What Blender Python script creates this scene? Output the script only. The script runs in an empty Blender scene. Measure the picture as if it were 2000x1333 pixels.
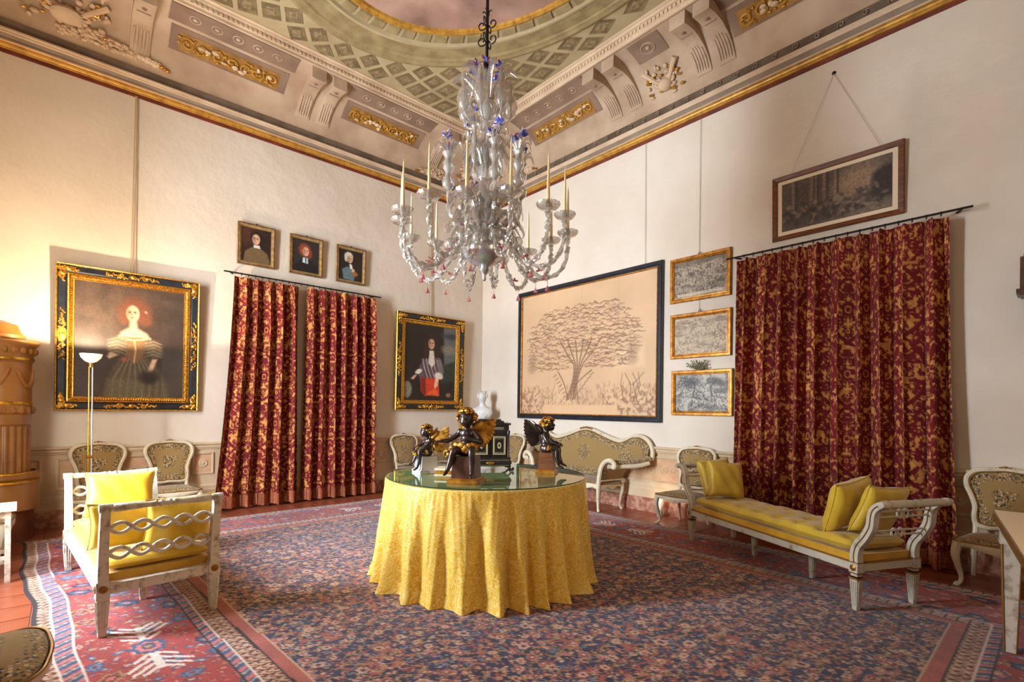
import bpy, bmesh, math, random
import numpy as np
from mathutils import Matrix, Vector, Euler

scene = bpy.context.scene
COL = scene.collection
PI = math.pi
RX, RY = 8.7, 7.25           # room size: x 0..RX, y 0..-RY, corner of the two visible walls at the origin

# ------------------------------------------------------------------ camera
cam_d = bpy.data.cameras.new('camera')
cam = bpy.data.objects.new('camera', cam_d)
COL.objects.link(cam)
a = math.radians(48.13)
fwd = Vector((-math.sin(a), math.cos(a), 0))
rgt = Vector((math.cos(a), math.sin(a), 0))
upv = Vector((0, 0, 1))
roll = 0.0125
r2 = rgt * math.cos(roll) + upv * math.sin(roll)
u2 = upv * math.cos(roll) - rgt * math.sin(roll)
rot = Matrix((r2, u2, -fwd)).transposed()
cam.matrix_world = Matrix.Translation((7.8576, -6.2159, 1.45)) @ rot.to_4x4()
cam_d.sensor_width = 36.0
cam_d.lens = 972.0 / 2000.0 * 36.0
cam_d.shift_y = (798.0 - 666.5) / 2000.0
cam_d.clip_start = 0.05
scene.camera = cam

# ------------------------------------------------------------------ world, daylight and added fill, exposure
w = bpy.data.worlds.new('sky')
scene.world = w
w.use_nodes = True
w.node_tree.nodes['Background'].inputs[0].default_value = (0.85, 0.92, 1.0, 1)
w.node_tree.nodes['Background'].inputs[1].default_value = 1.0
scene.view_settings.view_transform = 'Standard'
scene.view_settings.look = 'None'
scene.view_settings.gamma = 1.0
scene.view_settings.use_curve_mapping = False
scene.view_settings.exposure = -0.55


def area(name, loc, rot, sx, sy, power, col):
    d = bpy.data.lights.new(name, 'AREA')
    d.shape = 'RECTANGLE'
    d.size, d.size_y, d.energy, d.color = sx, sy, power, col
    o = bpy.data.objects.new(name, d)
    COL.objects.link(o)
    o.location = loc
    o.rotation_euler = rot
    return o


# daylight through the left window, plus two warm fill lights added behind the camera
WD = 1.0                     # depth of the window embrasures
area('window_daylight', (2.8, -RY - WD + 0.1, 2.3), (PI / 2, 0, 0), 1.2, 2.8, 1200, (0.75, 0.87, 1.0))
area('window_daylight', (6.6, -RY - WD + 0.1, 2.3), (PI / 2, 0, 0), 1.3, 2.9, 34, (1.0, 0.76, 0.48))  # added warm fill, no daylight source known here
area('window_daylight', (RX + WD - 0.1, -3.6, 2.3), (PI / 2, 0, PI / 2), 1.3, 2.9, 40, (1.0, 0.76, 0.48))  # added warm fill from the unseen rear wall


# ------------------------------------------------------------------ materials
def srgb(r, g, b):
    f = lambda c: (c / 255 / 12.92) if c / 255 <= 0.04045 else ((c / 255 + 0.055) / 1.055) ** 2.4
    return (f(r), f(g), f(b))


def N(nt, kind, **kw):
    n = nt.nodes.new(kind)
    for k, v in kw.items():
        if k in n.inputs:
            n.inputs[k].default_value = v
        else:
            setattr(n, k, v)
    return n


def mat(name, col, rough=0.5, metal=0.0, col2=None, vscale=6.0, detail=4.0, bump=0.0, bscale=60.0, coat=0.0,
        sheen=0.0, spec=0.5, ramp=(0.35, 0.65), stretch=None, emit=None):
    m = bpy.data.materials.new(name)
    m.use_nodes = True
    nt = m.node_tree
    b = nt.nodes['Principled BSDF']
    b.inputs['Base Color'].default_value = (*col, 1)
    b.inputs['Roughness'].default_value = rough
    b.inputs['Metallic'].default_value = metal
    b.inputs['Coat Weight'].default_value = coat
    b.inputs['Sheen Weight'].default_value = sheen
    b.inputs['Specular IOR Level'].default_value = spec
    if emit:
        b.inputs['Emission Color'].default_value = (*emit[0], 1)
        b.inputs['Emission Strength'].default_value = emit[1]
    tc = N(nt, 'ShaderNodeTexCoord')
    src = tc.outputs['Object']
    if stretch:
        mp = N(nt, 'ShaderNodeMapping')
        mp.inputs['Scale'].default_value = stretch
        nt.links.new(src, mp.inputs[0])
        src = mp.outputs[0]
    if col2 is not None:
        n = N(nt, 'ShaderNodeTexNoise', Scale=vscale, Detail=detail)
        nt.links.new(src, n.inputs['Vector'])
        r = N(nt, 'ShaderNodeValToRGB')
        r.color_ramp.elements[0].position, r.color_ramp.elements[1].position = ramp
        r.color_ramp.elements[0].color = (*col, 1)
        r.color_ramp.elements[1].color = (*col2, 1)
        nt.links.new(n.outputs[0], r.inputs[0])
        nt.links.new(r.outputs[0], b.inputs['Base Color'])
    if bump:
        n = N(nt, 'ShaderNodeTexNoise', Scale=bscale, Detail=5.0)
        nt.links.new(src, n.inputs['Vector'])
        bp = N(nt, 'ShaderNodeBump', Strength=bump, Distance=0.02)
        nt.links.new(n.outputs[0], bp.inputs['Height'])
        nt.links.new(bp.outputs[0], b.inputs['Normal'])
    return m


def attr_mat(name, rough=0.8, noise=0.25, nscale=300.0, sheen=0.0, bump=0.0, bscale=400, coat=0.0, spec=0.3):
    """colour painted on the mesh (colour attribute), with fine thread noise over it"""
    m = bpy.data.materials.new(name)
    m.use_nodes = True
    nt = m.node_tree
    b = nt.nodes['Principled BSDF']
    at = N(nt, 'ShaderNodeAttribute', attribute_name='Col')
    tc = N(nt, 'ShaderNodeTexCoord')
    n = N(nt, 'ShaderNodeTexNoise', Scale=nscale, Detail=2.0)
    nt.links.new(tc.outputs['Object'], n.inputs['Vector'])
    mr = N(nt, 'ShaderNodeMapRange')
    mr.inputs['From Min'].default_value, mr.inputs['From Max'].default_value = 0.3, 0.7
    mr.inputs['To Min'].default_value, mr.inputs['To Max'].default_value = 1 - noise, 1 + noise
    nt.links.new(n.outputs[0], mr.inputs[0])
    mx = N(nt, 'ShaderNodeVectorMath', operation='SCALE')
    nt.links.new(at.outputs['Color'], mx.inputs[0])
    nt.links.new(mr.outputs[0], mx.inputs['Scale'])
    nt.links.new(mx.outputs[0], b.inputs['Base Color'])
    b.inputs['Roughness'].default_value = rough
    b.inputs['Sheen Weight'].default_value = sheen
    b.inputs['Coat Weight'].default_value = coat
    b.inputs['Specular IOR Level'].default_value = spec
    if bump:
        n2 = N(nt, 'ShaderNodeTexNoise', Scale=bscale, Detail=2.0)
        nt.links.new(tc.outputs['Object'], n2.inputs['Vector'])
        bp = N(nt, 'ShaderNodeBump', Strength=bump, Distance=0.005)
        nt.links.new(n2.outputs[0], bp.inputs['Height'])
        nt.links.new(bp.outputs[0], b.inputs['Normal'])
    return m


def glass_mat(name, tint, body, body_amt, gloss=0.25, rough=0.06):
    """thin blown glass: clear, with reflections that grow at grazing angles and a faint milky body"""
    m = bpy.data.materials.new(name)
    m.use_nodes = True
    nt = m.node_tree
    nt.nodes.remove(nt.nodes['Principled BSDF'])
    out = nt.nodes['Material Output']
    tr = N(nt, 'ShaderNodeBsdfTransparent', Color=(*tint, 1))
    df = N(nt, 'ShaderNodeBsdfDiffuse', Color=(*body, 1))
    gl = N(nt, 'ShaderNodeBsdfGlossy', Color=(1, 1, 1, 1), Roughness=rough)
    lw = N(nt, 'ShaderNodeLayerWeight', Blend=gloss)
    m1 = N(nt, 'ShaderNodeMixShader', Fac=body_amt)
    m2 = N(nt, 'ShaderNodeMixShader')
    nt.links.new(tr.outputs[0], m1.inputs[1])
    nt.links.new(df.outputs[0], m1.inputs[2])
    nt.links.new(lw.outputs['Facing'], m2.inputs[0])
    nt.links.new(m1.outputs[0], m2.inputs[1])
    nt.links.new(gl.outputs[0], m2.inputs[2])
    nt.links.new(m2.outputs[0], out.inputs[0])
    return m


def tapestry_mat():
    """ochre needlework: flowers along the edge and a bouquet in the middle, led by the mesh's own 'edge' value"""
    m = bpy.data.materials.new('tapestry')
    m.use_nodes = True
    nt = m.node_tree
    L = nt.links.new
    b = nt.nodes['Principled BSDF']
    b.inputs['Roughness'].default_value = 0.9
    b.inputs['Sheen Weight'].default_value = 0.2
    at = N(nt, 'ShaderNodeAttribute', attribute_name='edge')
    tc = N(nt, 'ShaderNodeTexCoord')
    wn = N(nt, 'ShaderNodeTexNoise', Scale=14.0, Detail=2.0)
    L(tc.outputs['Object'], wn.inputs['Vector'])
    wr = N(nt, 'ShaderNodeMapRange')
    wr.inputs['To Min'].default_value, wr.inputs['To Max'].default_value = -0.16, 0.16
    L(wn.outputs[0], wr.inputs[0])
    ad = N(nt, 'ShaderNodeMath', operation='ADD')
    L(at.outputs['Fac'], ad.inputs[0])
    L(wr.outputs[0], ad.inputs[1])
    zone = N(nt, 'ShaderNodeValToRGB')
    cr = zone.color_ramp
    cr.elements[0].position, cr.elements[0].color = 0.0, (1, 1, 1, 1)
    cr.elements[1].position, cr.elements[1].color = 1.0, (0.8, 0.8, 0.8, 1)
    for p, c in ((0.3, 0.95), (0.4, 0.0), (0.62, 0.0), (0.7, 1.0), (0.9, 1.0)):
        e = cr.elements.new(p)
        e.color = (c, c, c, 1)
    L(ad.outputs[0], zone.inputs[0])
    vo = N(nt, 'ShaderNodeTexVoronoi', Scale=60.0)
    L(tc.outputs['Object'], vo.inputs['Vector'])
    leaf = N(nt, 'ShaderNodeMath', operation='LESS_THAN')
    leaf.inputs[1].default_value = 0.46
    L(vo.outputs['Distance'], leaf.inputs[0])
    mul = N(nt, 'ShaderNodeMath', operation='MULTIPLY')
    L(leaf.outputs[0], mul.inputs[0])
    L(zone.outputs[0], mul.inputs[1])
    pal = N(nt, 'ShaderNodeValToRGB')
    pal.color_ramp.interpolation = 'CONSTANT'
    pal.color_ramp.elements[0].color = (*srgb(52, 48, 44), 1)
    pal.color_ramp.elements[1].position = 0.38
    pal.color_ramp.elements[1].color = (*srgb(84, 80, 66), 1)
    for p, c in ((0.58, (178, 150, 132)), (0.74, (70, 62, 60)), (0.86, (196, 178, 150))):
        e = pal.color_ramp.elements.new(p)
        e.color = (*srgb(*c), 1)
    sep = N(nt, 'ShaderNodeSeparateColor')
    L(vo.outputs['Color'], sep.inputs[0])
    L(sep.outputs[0], pal.inputs[0])
    base = N(nt, 'ShaderNodeValToRGB')
    base.color_ramp.elements[0].color = (*srgb(132, 104, 58), 1)
    base.color_ramp.elements[1].color = (*srgb(160, 128, 76), 1)
    n2 = N(nt, 'ShaderNodeTexNoise', Scale=260.0)
    L(tc.outputs['Object'], n2.inputs['Vector'])
    L(n2.outputs[0], base.inputs[0])
    mx = N(nt, 'ShaderNodeMix', data_type='RGBA')
    L(mul.outputs[0], mx.inputs[0])
    L(base.outputs[0], mx.inputs[6])
    L(pal.outputs[0], mx.inputs[7])
    L(mx.outputs[2], b.inputs['Base Color'])
    return m


def brocade_mat():
    """yellow silk with a woven floral figure that is a little paler and shinier than the ground"""
    m = bpy.data.materials.new('yellow_brocade')
    m.use_nodes = True
    nt = m.node_tree
    L = nt.links.new
    b = nt.nodes['Principled BSDF']
    tc = N(nt, 'ShaderNodeTexCoord')
    wn = N(nt, 'ShaderNodeTexNoise', Scale=7.0, Detail=2.0)
    L(tc.outputs['UV'], wn.inputs['Vector'])
    mx = N(nt, 'ShaderNodeMix', data_type='RGBA', blend_type='LINEAR_LIGHT')
    mx.inputs[0].default_value = 0.12
    L(tc.outputs['UV'], mx.inputs[6])
    L(wn.outputs['Color'], mx.inputs[7])
    vo = N(nt, 'ShaderNodeTexVoronoi', Scale=17.0, feature='SMOOTH_F1')
    L(mx.outputs[2], vo.inputs['Vector'])
    wv = N(nt, 'ShaderNodeMath', operation='SINE')
    ml = N(nt, 'ShaderNodeMath', operation='MULTIPLY')
    ml.inputs[1].default_value = 34.0
    L(vo.outputs['Distance'], ml.inputs[0])
    L(ml.outputs[0], wv.inputs[0])
    st = N(nt, 'ShaderNodeMapRange')
    st.inputs['From Min'].default_value, st.inputs['From Max'].default_value = -0.1, 0.35
    L(wv.outputs[0], st.inputs[0])
    mc = N(nt, 'ShaderNodeMix', data_type='RGBA')
    mc.inputs[6].default_value = (*srgb(226, 176, 44), 1)
    mc.inputs[7].default_value = (*srgb(240, 208, 118), 1)
    L(st.outputs[0], mc.inputs[0])
    L(mc.outputs[2], b.inputs['Base Color'])
    mr = N(nt, 'ShaderNodeMapRange')
    mr.inputs['To Min'].default_value, mr.inputs['To Max'].default_value = 0.5, 0.3
    L(st.outputs[0], mr.inputs[0])
    L(mr.outputs[0], b.inputs['Roughness'])
    bp = N(nt, 'ShaderNodeBump', Strength=0.12, Distance=0.01)
    L(st.outputs[0], bp.inputs['Height'])
    L(bp.outputs[0], b.inputs['Normal'])
    b.inputs['Sheen Weight'].default_value = 0.15
    return m


def plaster_mat(name, c1, c2):
    m = mat(name, c1, 0.9, col2=c2, vscale=0.9, detail=6, spec=0.2)
    nt = m.node_tree
    b = nt.nodes['Principled BSDF']
    tc = N(nt, 'ShaderNodeTexCoord')
    n1 = N(nt, 'ShaderNodeTexNoise', Scale=5.0, Detail=6.0)
    nt.links.new(tc.outputs['Object'], n1.inputs['Vector'])
    bp = N(nt, 'ShaderNodeBump', Strength=0.35, Distance=0.04)
    nt.links.new(n1.outputs[0], bp.inputs['Height'])
    nt.links.new(bp.outputs[0], b.inputs['Normal'])
    return m


M = {}
M['plaster'] = plaster_mat('plaster', srgb(222, 209, 193), srgb(212, 197, 179))
M['cream_paint'] = mat('cream_paint', srgb(214, 200, 172), 0.45, col2=srgb(178, 160, 128), vscale=9, ramp=(0.5, 0.8), bump=0.08, bscale=90)
M['white_paint'] = mat('white_worn_paint', srgb(210, 202, 188), 0.45, col2=srgb(148, 126, 102), vscale=22, ramp=(0.5, 0.72), bump=0.1, bscale=80)
M['grey_paint'] = mat('greige_worn_paint', srgb(190, 182, 164), 0.45, col2=srgb(140, 118, 84), vscale=18, ramp=(0.55, 0.75), bump=0.1, bscale=80)
M['gilt_line'] = mat('gilt_line', srgb(150, 108, 48), 0.4, metal=0.6)
M['gold'] = mat('gilded_wood', srgb(226, 172, 70), 0.32, metal=0.85, col2=srgb(140, 84, 24), vscale=40, ramp=(0.45, 0.75), bump=0.15, bscale=60)
M['gold_paint'] = mat('gold_paint', srgb(196, 146, 56), 0.45, metal=0.3, col2=srgb(150, 100, 32), vscale=14, ramp=(0.4, 0.75))
M['gold_ground'] = mat('gold_ground_paint', srgb(168, 122, 56), 0.6, metal=0.1, col2=srgb(138, 94, 38), vscale=12)
M['gold_frame'] = mat('plain_gold_frame', srgb(196, 132, 38), 0.38, metal=0.55, col2=srgb(140, 84, 20), vscale=20)
M['red_band'] = mat('oxide_red_paint', srgb(122, 48, 20), 0.6, col2=srgb(92, 32, 14), vscale=5)
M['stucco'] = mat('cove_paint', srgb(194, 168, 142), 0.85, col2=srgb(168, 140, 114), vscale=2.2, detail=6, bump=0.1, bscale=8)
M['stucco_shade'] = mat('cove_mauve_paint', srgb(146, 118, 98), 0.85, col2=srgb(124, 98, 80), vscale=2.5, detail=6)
M['stucco_white'] = mat('cornice_cream_paint', srgb(214, 188, 158), 0.8, col2=srgb(194, 164, 134), vscale=3)
M['stucco_grey'] = mat('cornice_grey_paint', srgb(150, 130, 110), 0.85, col2=srgb(132, 112, 94), vscale=4)
M['frieze_dark'] = mat('frieze_umber_paint', srgb(104, 86, 68), 0.85, col2=srgb(82, 64, 46), vscale=5)
M['lattice'] = mat('ceiling_lattice_paint', srgb(176, 158, 120), 0.9, col2=srgb(158, 138, 102), vscale=2)
M['coffer'] = mat('coffer_paint', srgb(108, 90, 60), 0.9, col2=srgb(132, 112, 78), vscale=9, ramp=(0.4, 0.6))
M['coffer_rose'] = mat('coffer_rosette_paint', srgb(150, 130, 94), 0.9, col2=srgb(118, 98, 66), vscale=22, ramp=(0.4, 0.6))
M['oval_band'] = mat('oval_band_paint', srgb(158, 138, 96), 0.9, col2=srgb(132, 112, 74), vscale=6)
M['fresco'] = mat('fresco_cloud_paint', srgb(126, 92, 78), 0.9, col2=srgb(176, 140, 122), vscale=1.6, detail=6, ramp=(0.35, 0.68))
M['fresco_orange'] = mat('fresco_orange_paint', srgb(190, 92, 48), 0.9, col2=srgb(150, 66, 34), vscale=6)
M['marble_red'] = mat('red_marble', srgb(150, 92, 70), 0.35, col2=srgb(196, 150, 126), vscale=16, detail=8, ramp=(0.42, 0.66))
M['terracotta'] = mat('terracotta_tile', srgb(150, 80, 54), 0.32, col2=srgb(126, 62, 42), vscale=3.5, bump=0.05)
M['grout'] = mat('floor_joint', srgb(120, 70, 50), 0.8)
M['dado'] = mat('dado_paint', srgb(206, 182, 150), 0.75, col2=srgb(190, 164, 130), vscale=4)
M['dado_field'] = mat('dado_panel_paint', srgb(206, 166, 130), 0.75, col2=srgb(190, 148, 112), vscale=7)
M['black'] = mat('ebonised_black', srgb(28, 24, 24), 0.3, col2=srgb(44, 38, 36), vscale=10)
M['blue_black'] = mat('blue_black_lacquer', srgb(22, 26, 36), 0.3, col2=srgb(34, 40, 52), vscale=12)
M['ivory'] = mat('ivory_inlay', srgb(214, 196, 146), 0.4)
M['walnut'] = mat('walnut', srgb(122, 66, 28), 0.35, col2=srgb(80, 40, 16), vscale=9, stretch=(1, 1, 6))
M['dark_wood'] = mat('dark_red_wood', srgb(96, 50, 34), 0.35, col2=srgb(60, 28, 18), vscale=10)
M['bronze'] = mat('dark_bronze', srgb(66, 48, 44), 0.3, metal=0.3, col2=srgb(40, 28, 28), vscale=12, coat=0.4)
M['gilt_bronze'] = mat('gilt_bronze', srgb(196, 140, 52), 0.4, metal=0.7, col2=srgb(110, 68, 24), vscale=26, ramp=(0.4, 0.7))
M['marble_white'] = mat('white_marble', srgb(226, 222, 216), 0.45, col2=srgb(200, 196, 192), vscale=8)
M['marble_grey'] = mat('veined_marble', srgb(206, 204, 208), 0.3, col2=srgb(150, 150, 160), vscale=14, ramp=(0.6, 0.72))
M['iron'] = mat('dark_iron', srgb(44, 40, 38), 0.5, metal=0.6)
M['brass'] = mat('brass', srgb(206, 158, 62), 0.22, metal=0.95)
M['silk'] = mat('yellow_silk', srgb(226, 186, 36), 0.42, col2=srgb(208, 164, 24), vscale=5, sheen=0.3, bump=0.12, bscale=9)
M['silk_olive'] = mat('golden_silk', srgb(206, 172, 40), 0.42, col2=srgb(188, 150, 28), vscale=5, sheen=0.3, bump=0.12, bscale=9)
M['silk_edge'] = mat('yellow_silk_base', srgb(208, 160, 34), 0.45, col2=srgb(190, 140, 24), vscale=5, sheen=0.2)
M['candle'] = mat('ivory_candle_wax', srgb(236, 214, 160), 0.5)
M['glass'] = glass_mat('clear_blown_glass', (0.92, 0.91, 0.89), (0.56, 0.51, 0.45), 0.24, 0.38)
M['glass_dense'] = glass_mat('thick_blown_glass', (0.84, 0.83, 0.81), (0.6, 0.56, 0.51), 0.42, 0.45)
M['glass_pink'] = glass_mat('pink_glass', (0.9, 0.55, 0.58), (0.55, 0.16, 0.2), 0.65, 0.3)
M['glass_blue'] = glass_mat('blue_glass', (0.3, 0.35, 0.9), (0.06, 0.09, 0.5), 0.75, 0.3)
M['glass_white'] = glass_mat('white_glass', (0.95, 0.9, 0.95), (0.75, 0.62, 0.72), 0.75, 0.3)
M['mercury'] = mat('silvered_glass', srgb(206, 208, 210), 0.22, metal=0.75)
M['fringe'] = mat('salmon_fringe', srgb(186, 108, 66), 0.8, col2=srgb(140, 64, 46), vscale=60)
M['cord'] = mat('hanging_cord', srgb(176, 150, 110), 0.8)
M['wire'] = mat('picture_wire', srgb(150, 138, 120), 0.6)
M['green_cloth'] = mat('green_felt_top', srgb(150, 166, 112), 0.6, col2=srgb(128, 146, 90), vscale=12)
M['mount'] = mat('print_mount_card', srgb(226, 206, 176), 0.8)
M['stove'] = mat('ochre_glazed_stove', srgb(152, 100, 44), 0.35, col2=srgb(126, 76, 28), vscale=3, coat=0.3)
M['stove_base'] = mat('brown_stove_base', srgb(116, 62, 34), 0.4, col2=srgb(84, 40, 22), vscale=6)
M['sprig'] = mat('dry_olive_sprig', srgb(104, 98, 70), 0.8)
M['lamp_glass'] = mat('lamp_bowl', srgb(235, 228, 215), 0.3, emit=((1.0, 0.86, 0.66), 1.2))
M['bulb'] = mat('white_bulb', srgb(245, 236, 220), 0.4, emit=((1.0, 0.8, 0.55), 0.8))
M['curtain_lining'] = mat('curtain_lining', srgb(170, 130, 80), 0.85)
M['tapestry'] = tapestry_mat()
M['brocade'] = brocade_mat()
M['painted'] = attr_mat('oil_paint', 0.42, 0.10, 120.0, coat=0.25, bump=0.03, bscale=90, spec=0.4)
M['print'] = attr_mat('engraving_paper', 0.5, 0.06, 300.0, coat=0.3)
M['velvet'] = attr_mat('cut_velvet', 0.85, 0.22, 240.0, sheen=0.08, bump=0.2, bscale=300)
M['carpet'] = attr_mat('knotted_wool', 0.95, 0.28, 150.0, sheen=0.15, bump=0.35, bscale=260)


# table glass: thin sheet that shows the cloth below and mirrors the things on it
def sheet_glass():
    m = bpy.data.materials.new('table_glass')
    m.use_nodes = True
    nt = m.node_tree
    nt.nodes.remove(nt.nodes['Principled BSDF'])
    out = nt.nodes['Material Output']
    tr = N(nt, 'ShaderNodeBsdfTransparent', Color=(0.86, 0.95, 0.89, 1))
    gl = N(nt, 'ShaderNodeBsdfGlossy', Color=(1, 1, 1, 1), Roughness=0.02)
    lw = N(nt, 'ShaderNodeLayerWeight', Blend=0.5)
    pw = N(nt, 'ShaderNodeMath', operation='POWER')
    pw.inputs[1].default_value = 5.0
    nt.links.new(lw.outputs['Facing'], pw.inputs[0])
    fr = N(nt, 'ShaderNodeMapRange')
    fr.inputs['To Min'].default_value, fr.inputs['To Max'].default_value = 0.06, 1.0
    nt.links.new(pw.outputs[0], fr.inputs[0])
    mx = N(nt, 'ShaderNodeMixShader')
    nt.links.new(fr.outputs[0], mx.inputs[0])
    nt.links.new(tr.outputs[0], mx.inputs[1])
    nt.links.new(gl.outputs[0], mx.inputs[2])
    nt.links.new(mx.outputs[0], out.inputs[0])
    return m


M['sheet_glass'] = sheet_glass()
M['glass_edge'] = mat('green_glass_edge', srgb(38, 66, 50), 0.15)


# ------------------------------------------------------------------ geometry helpers
class MB:
    """collects shapes; build() links them as one mesh object"""

    def __init__(self):
        self.v, self.f, self.mi = [], [], []

    def add(self, v, f, mi=0):
        o = len(self.v)
        self.v += [tuple(p) for p in v]
        self.f += [tuple(i + o for i in q) for q in f]
        self.mi += [mi] * len(f)
        return self

    def box(self, c, s, top=(1, 1), rz=0.0, mi=0, R=None):
        x, y, z = s[0] / 2, s[1] / 2, s[2] / 2
        vs = [(-x, -y, -z), (x, -y, -z), (x, y, -z), (-x, y, -z),
              (-x * top[0], -y * top[1], z), (x * top[0], -y * top[1], z), (x * top[0], y * top[1], z), (-x * top[0], y * top[1], z)]
        if R is not None:
            vs = [tuple(R @ Vector(p)) for p in vs]
        if rz:
            cs, sn = math.cos(rz), math.sin(rz)
            vs = [(p[0] * cs - p[1] * sn, p[0] * sn + p[1] * cs, p[2]) for p in vs]
        vs = [(p[0] + c[0], p[1] + c[1], p[2] + c[2]) for p in vs]
        return self.add(vs, [(3, 2, 1, 0), (4, 5, 6, 7), (0, 1, 5, 4), (1, 2, 6, 5), (2, 3, 7, 6), (3, 0, 4, 7)], mi)

    def tube(self, pts, rad, n=8, flat=1.0, closed=False, mi=0, twist=0.0, rib=0.0, nrib=0):
        P = [Vector(p) for p in pts]
        m = len(P)
        if not hasattr(rad, '__len__'):
            rad = [rad] * m
        T = []
        for i in range(m):
            if closed:
                t = P[(i + 1) % m] - P[i - 1]
            else:
                t = P[min(i + 1, m - 1)] - P[max(i - 1, 0)]
            T.append(t.normalized() if t.length > 1e-9 else Vector((0, 0, 1)))
        ref = Vector((0, 0, 1)) if abs(T[0].z) < 0.9 else Vector((0, 1, 0))
        nrm = T[0].cross(ref).normalized()
        vs, fs = [], []
        for i in range(m):
            nrm = (nrm - T[i] * nrm.dot(T[i]))
            nrm = nrm.normalized() if nrm.length > 1e-6 else T[i].orthogonal().normalized()
            bn = T[i].cross(nrm)
            for k in range(n):
                a_ = 2 * PI * k / n + twist * i
                q = rad[i] * (1 + (rib * math.cos(nrib * (2 * PI * k / n)) if nrib else 0))
                vs.append(P[i] + nrm * (math.cos(a_) * q) + bn * (math.sin(a_) * q * flat))
        rng = range(m) if closed else range(m - 1)
        for i in rng:
            j = (i + 1) % m
            for k in range(n):
                k2 = (k + 1) % n
                fs.append((i * n + k, i * n + k2, j * n + k2, j * n + k))
        if not closed:
            fs.append(tuple(range(n - 1, -1, -1)))
            fs.append(tuple((m - 1) * n + k for k in range(n)))
        return self.add(vs, fs, mi)

    def lathe(self, prof, n=24, o=(0, 0, 0), sx=1.0, sy=1.0, flute=0.0, nfl=0, mi=0, cap=True, R=None):
        vs, fs = [], []
        m = len(prof)
        for (r, z) in prof:
            for k in range(n):
                t = 2 * PI * k / n
                q = r * (1 - flute * (0.5 + 0.5 * math.cos(nfl * t))) if nfl else r
                p = Vector((q * math.cos(t) * sx, q * math.sin(t) * sy, z))
                if R is not None:
                    p = R @ p
                vs.append((p[0] + o[0], p[1] + o[1], p[2] + o[2]))
        for i in range(m - 1):
            for k in range(n):
                k2 = (k + 1) % n
                fs.append((i * n + k, i * n + k2, (i + 1) * n + k2, (i + 1) * n + k))
        if cap:
            if prof[0][0] > 1e-4:
                fs.append(tuple(range(n - 1, -1, -1)))
            if prof[-1][0] > 1e-4:
                fs.append(tuple((m - 1) * n + k for k in range(n)))
        return self.add(vs, fs, mi)

    def ell(self, c, r, nu=10, nv=7, R=None, mi=0):
        vs, fs = [(0, 0, -r[2])], []
        for i in range(1, nv):
            ph = -PI / 2 + PI * i / nv
            for k in range(nu):
                t = 2 * PI * k / nu
                vs.append((r[0] * math.cos(ph) * math.cos(t), r[1] * math.cos(ph) * math.sin(t), r[2] * math.sin(ph)))
        vs.append((0, 0, r[2]))
        for k in range(nu):
            fs.append((0, 1 + (k + 1) % nu, 1 + k))
            fs.append((len(vs) - 1, len(vs) - 1 - nu + k, len(vs) - 1 - nu + (k + 1) % nu))
        for i in range(nv - 2):
            for k in range(nu):
                k2 = (k + 1) % nu
                fs.append((1 + i * nu + k, 1 + i * nu + k2, 1 + (i + 1) * nu + k2, 1 + (i + 1) * nu + k))
        if R is not None:
            vs = [tuple(R @ Vector(p)) for p in vs]
        return self.add([(p[0] + c[0], p[1] + c[1], p[2] + c[2]) for p in vs], fs, mi)

    def prism(self, pts, d0, d1, fn, mi=0):
        """outline pts (2D) pushed from depth d0 to d1; fn(a, b, d) gives the 3D point"""
        n = len(pts)
        vs = [fn(p[0], p[1], d0) for p in pts] + [fn(p[0], p[1], d1) for p in pts]
        fs = [tuple(range(n)), tuple(range(2 * n - 1, n - 1, -1))]
        fs += [(i, i + n, (i + 1) % n + n, (i + 1) % n) for i in range(n)]
        return self.add(vs, fs, mi)

    def frame(self, w_, h_, prof, z0=0.0, mi=0):
        """mitred rectangular moulding in the local XZ plane; prof = [(inset, proud)], centre x=0, bottom z=z0"""
        vs, fs = [], []
        for (i_, o_) in prof:
            vs += [(-w_ / 2 + i_, -o_, z0 + i_), (w_ / 2 - i_, -o_, z0 + i_), (w_ / 2 - i_, -o_, z0 + h_ - i_), (-w_ / 2 + i_, -o_, z0 + h_ - i_)]
        for k in range(len(prof) - 1):
            for j in range(4):
                j2 = (j + 1) % 4
                fs.append((k * 4 + j, k * 4 + j2, (k + 1) * 4 + j2, (k + 1) * 4 + j))
        return self.add(vs, fs, mi)

    def ring(self, prof, mi=0):
        """mitred moulding round the whole room; prof = [(distance from the wall, height)]"""
        vs, fs = [], []
        for (d, z) in prof:
            vs += [(d, -d, z), (RX - d, -d, z), (RX - d, -RY + d, z), (d, -RY + d, z)]
        for k in range(len(prof) - 1):
            for j in range(4):
                j2 = (j + 1) % 4
                fs.append((k * 4 + j, (k + 1) * 4 + j, (k + 1) * 4 + j2, k * 4 + j2))
        return self.add(vs, fs, mi)

    def build(self, name, material, parent=None, smooth=True, loc=None, rot=None, angle=40, recalc=True):
        me = bpy.data.meshes.new(name)
        me.from_pydata(self.v, [], self.f)
        for m_ in (material if isinstance(material, (list, tuple)) else [material]):
            me.materials.append(M[m_] if isinstance(m_, str) else m_)
        if max(self.mi, default=0) > 0:
            me.polygons.foreach_set('material_index', self.mi)
        if recalc:
            bm = bmesh.new()
            bm.from_mesh(me)
            bmesh.ops.recalc_face_normals(bm, faces=bm.faces)
            bm.to_mesh(me)
            bm.free()
        if smooth:
            me.shade_smooth()
            try:
                me.set_sharp_from_angle(angle=math.radians(angle))
            except Exception:
                pass
        o = bpy.data.objects.new(name, me)
        COL.objects.link(o)
        o.parent = parent
        if loc is not None:
            o.location = loc
        if rot is not None:
            o.rotation_euler = rot
        return o


def tag(o, label, cat, group=None):
    o['label'], o['category'] = label, cat
    if group:
        o['group'] = group
    return o


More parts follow.
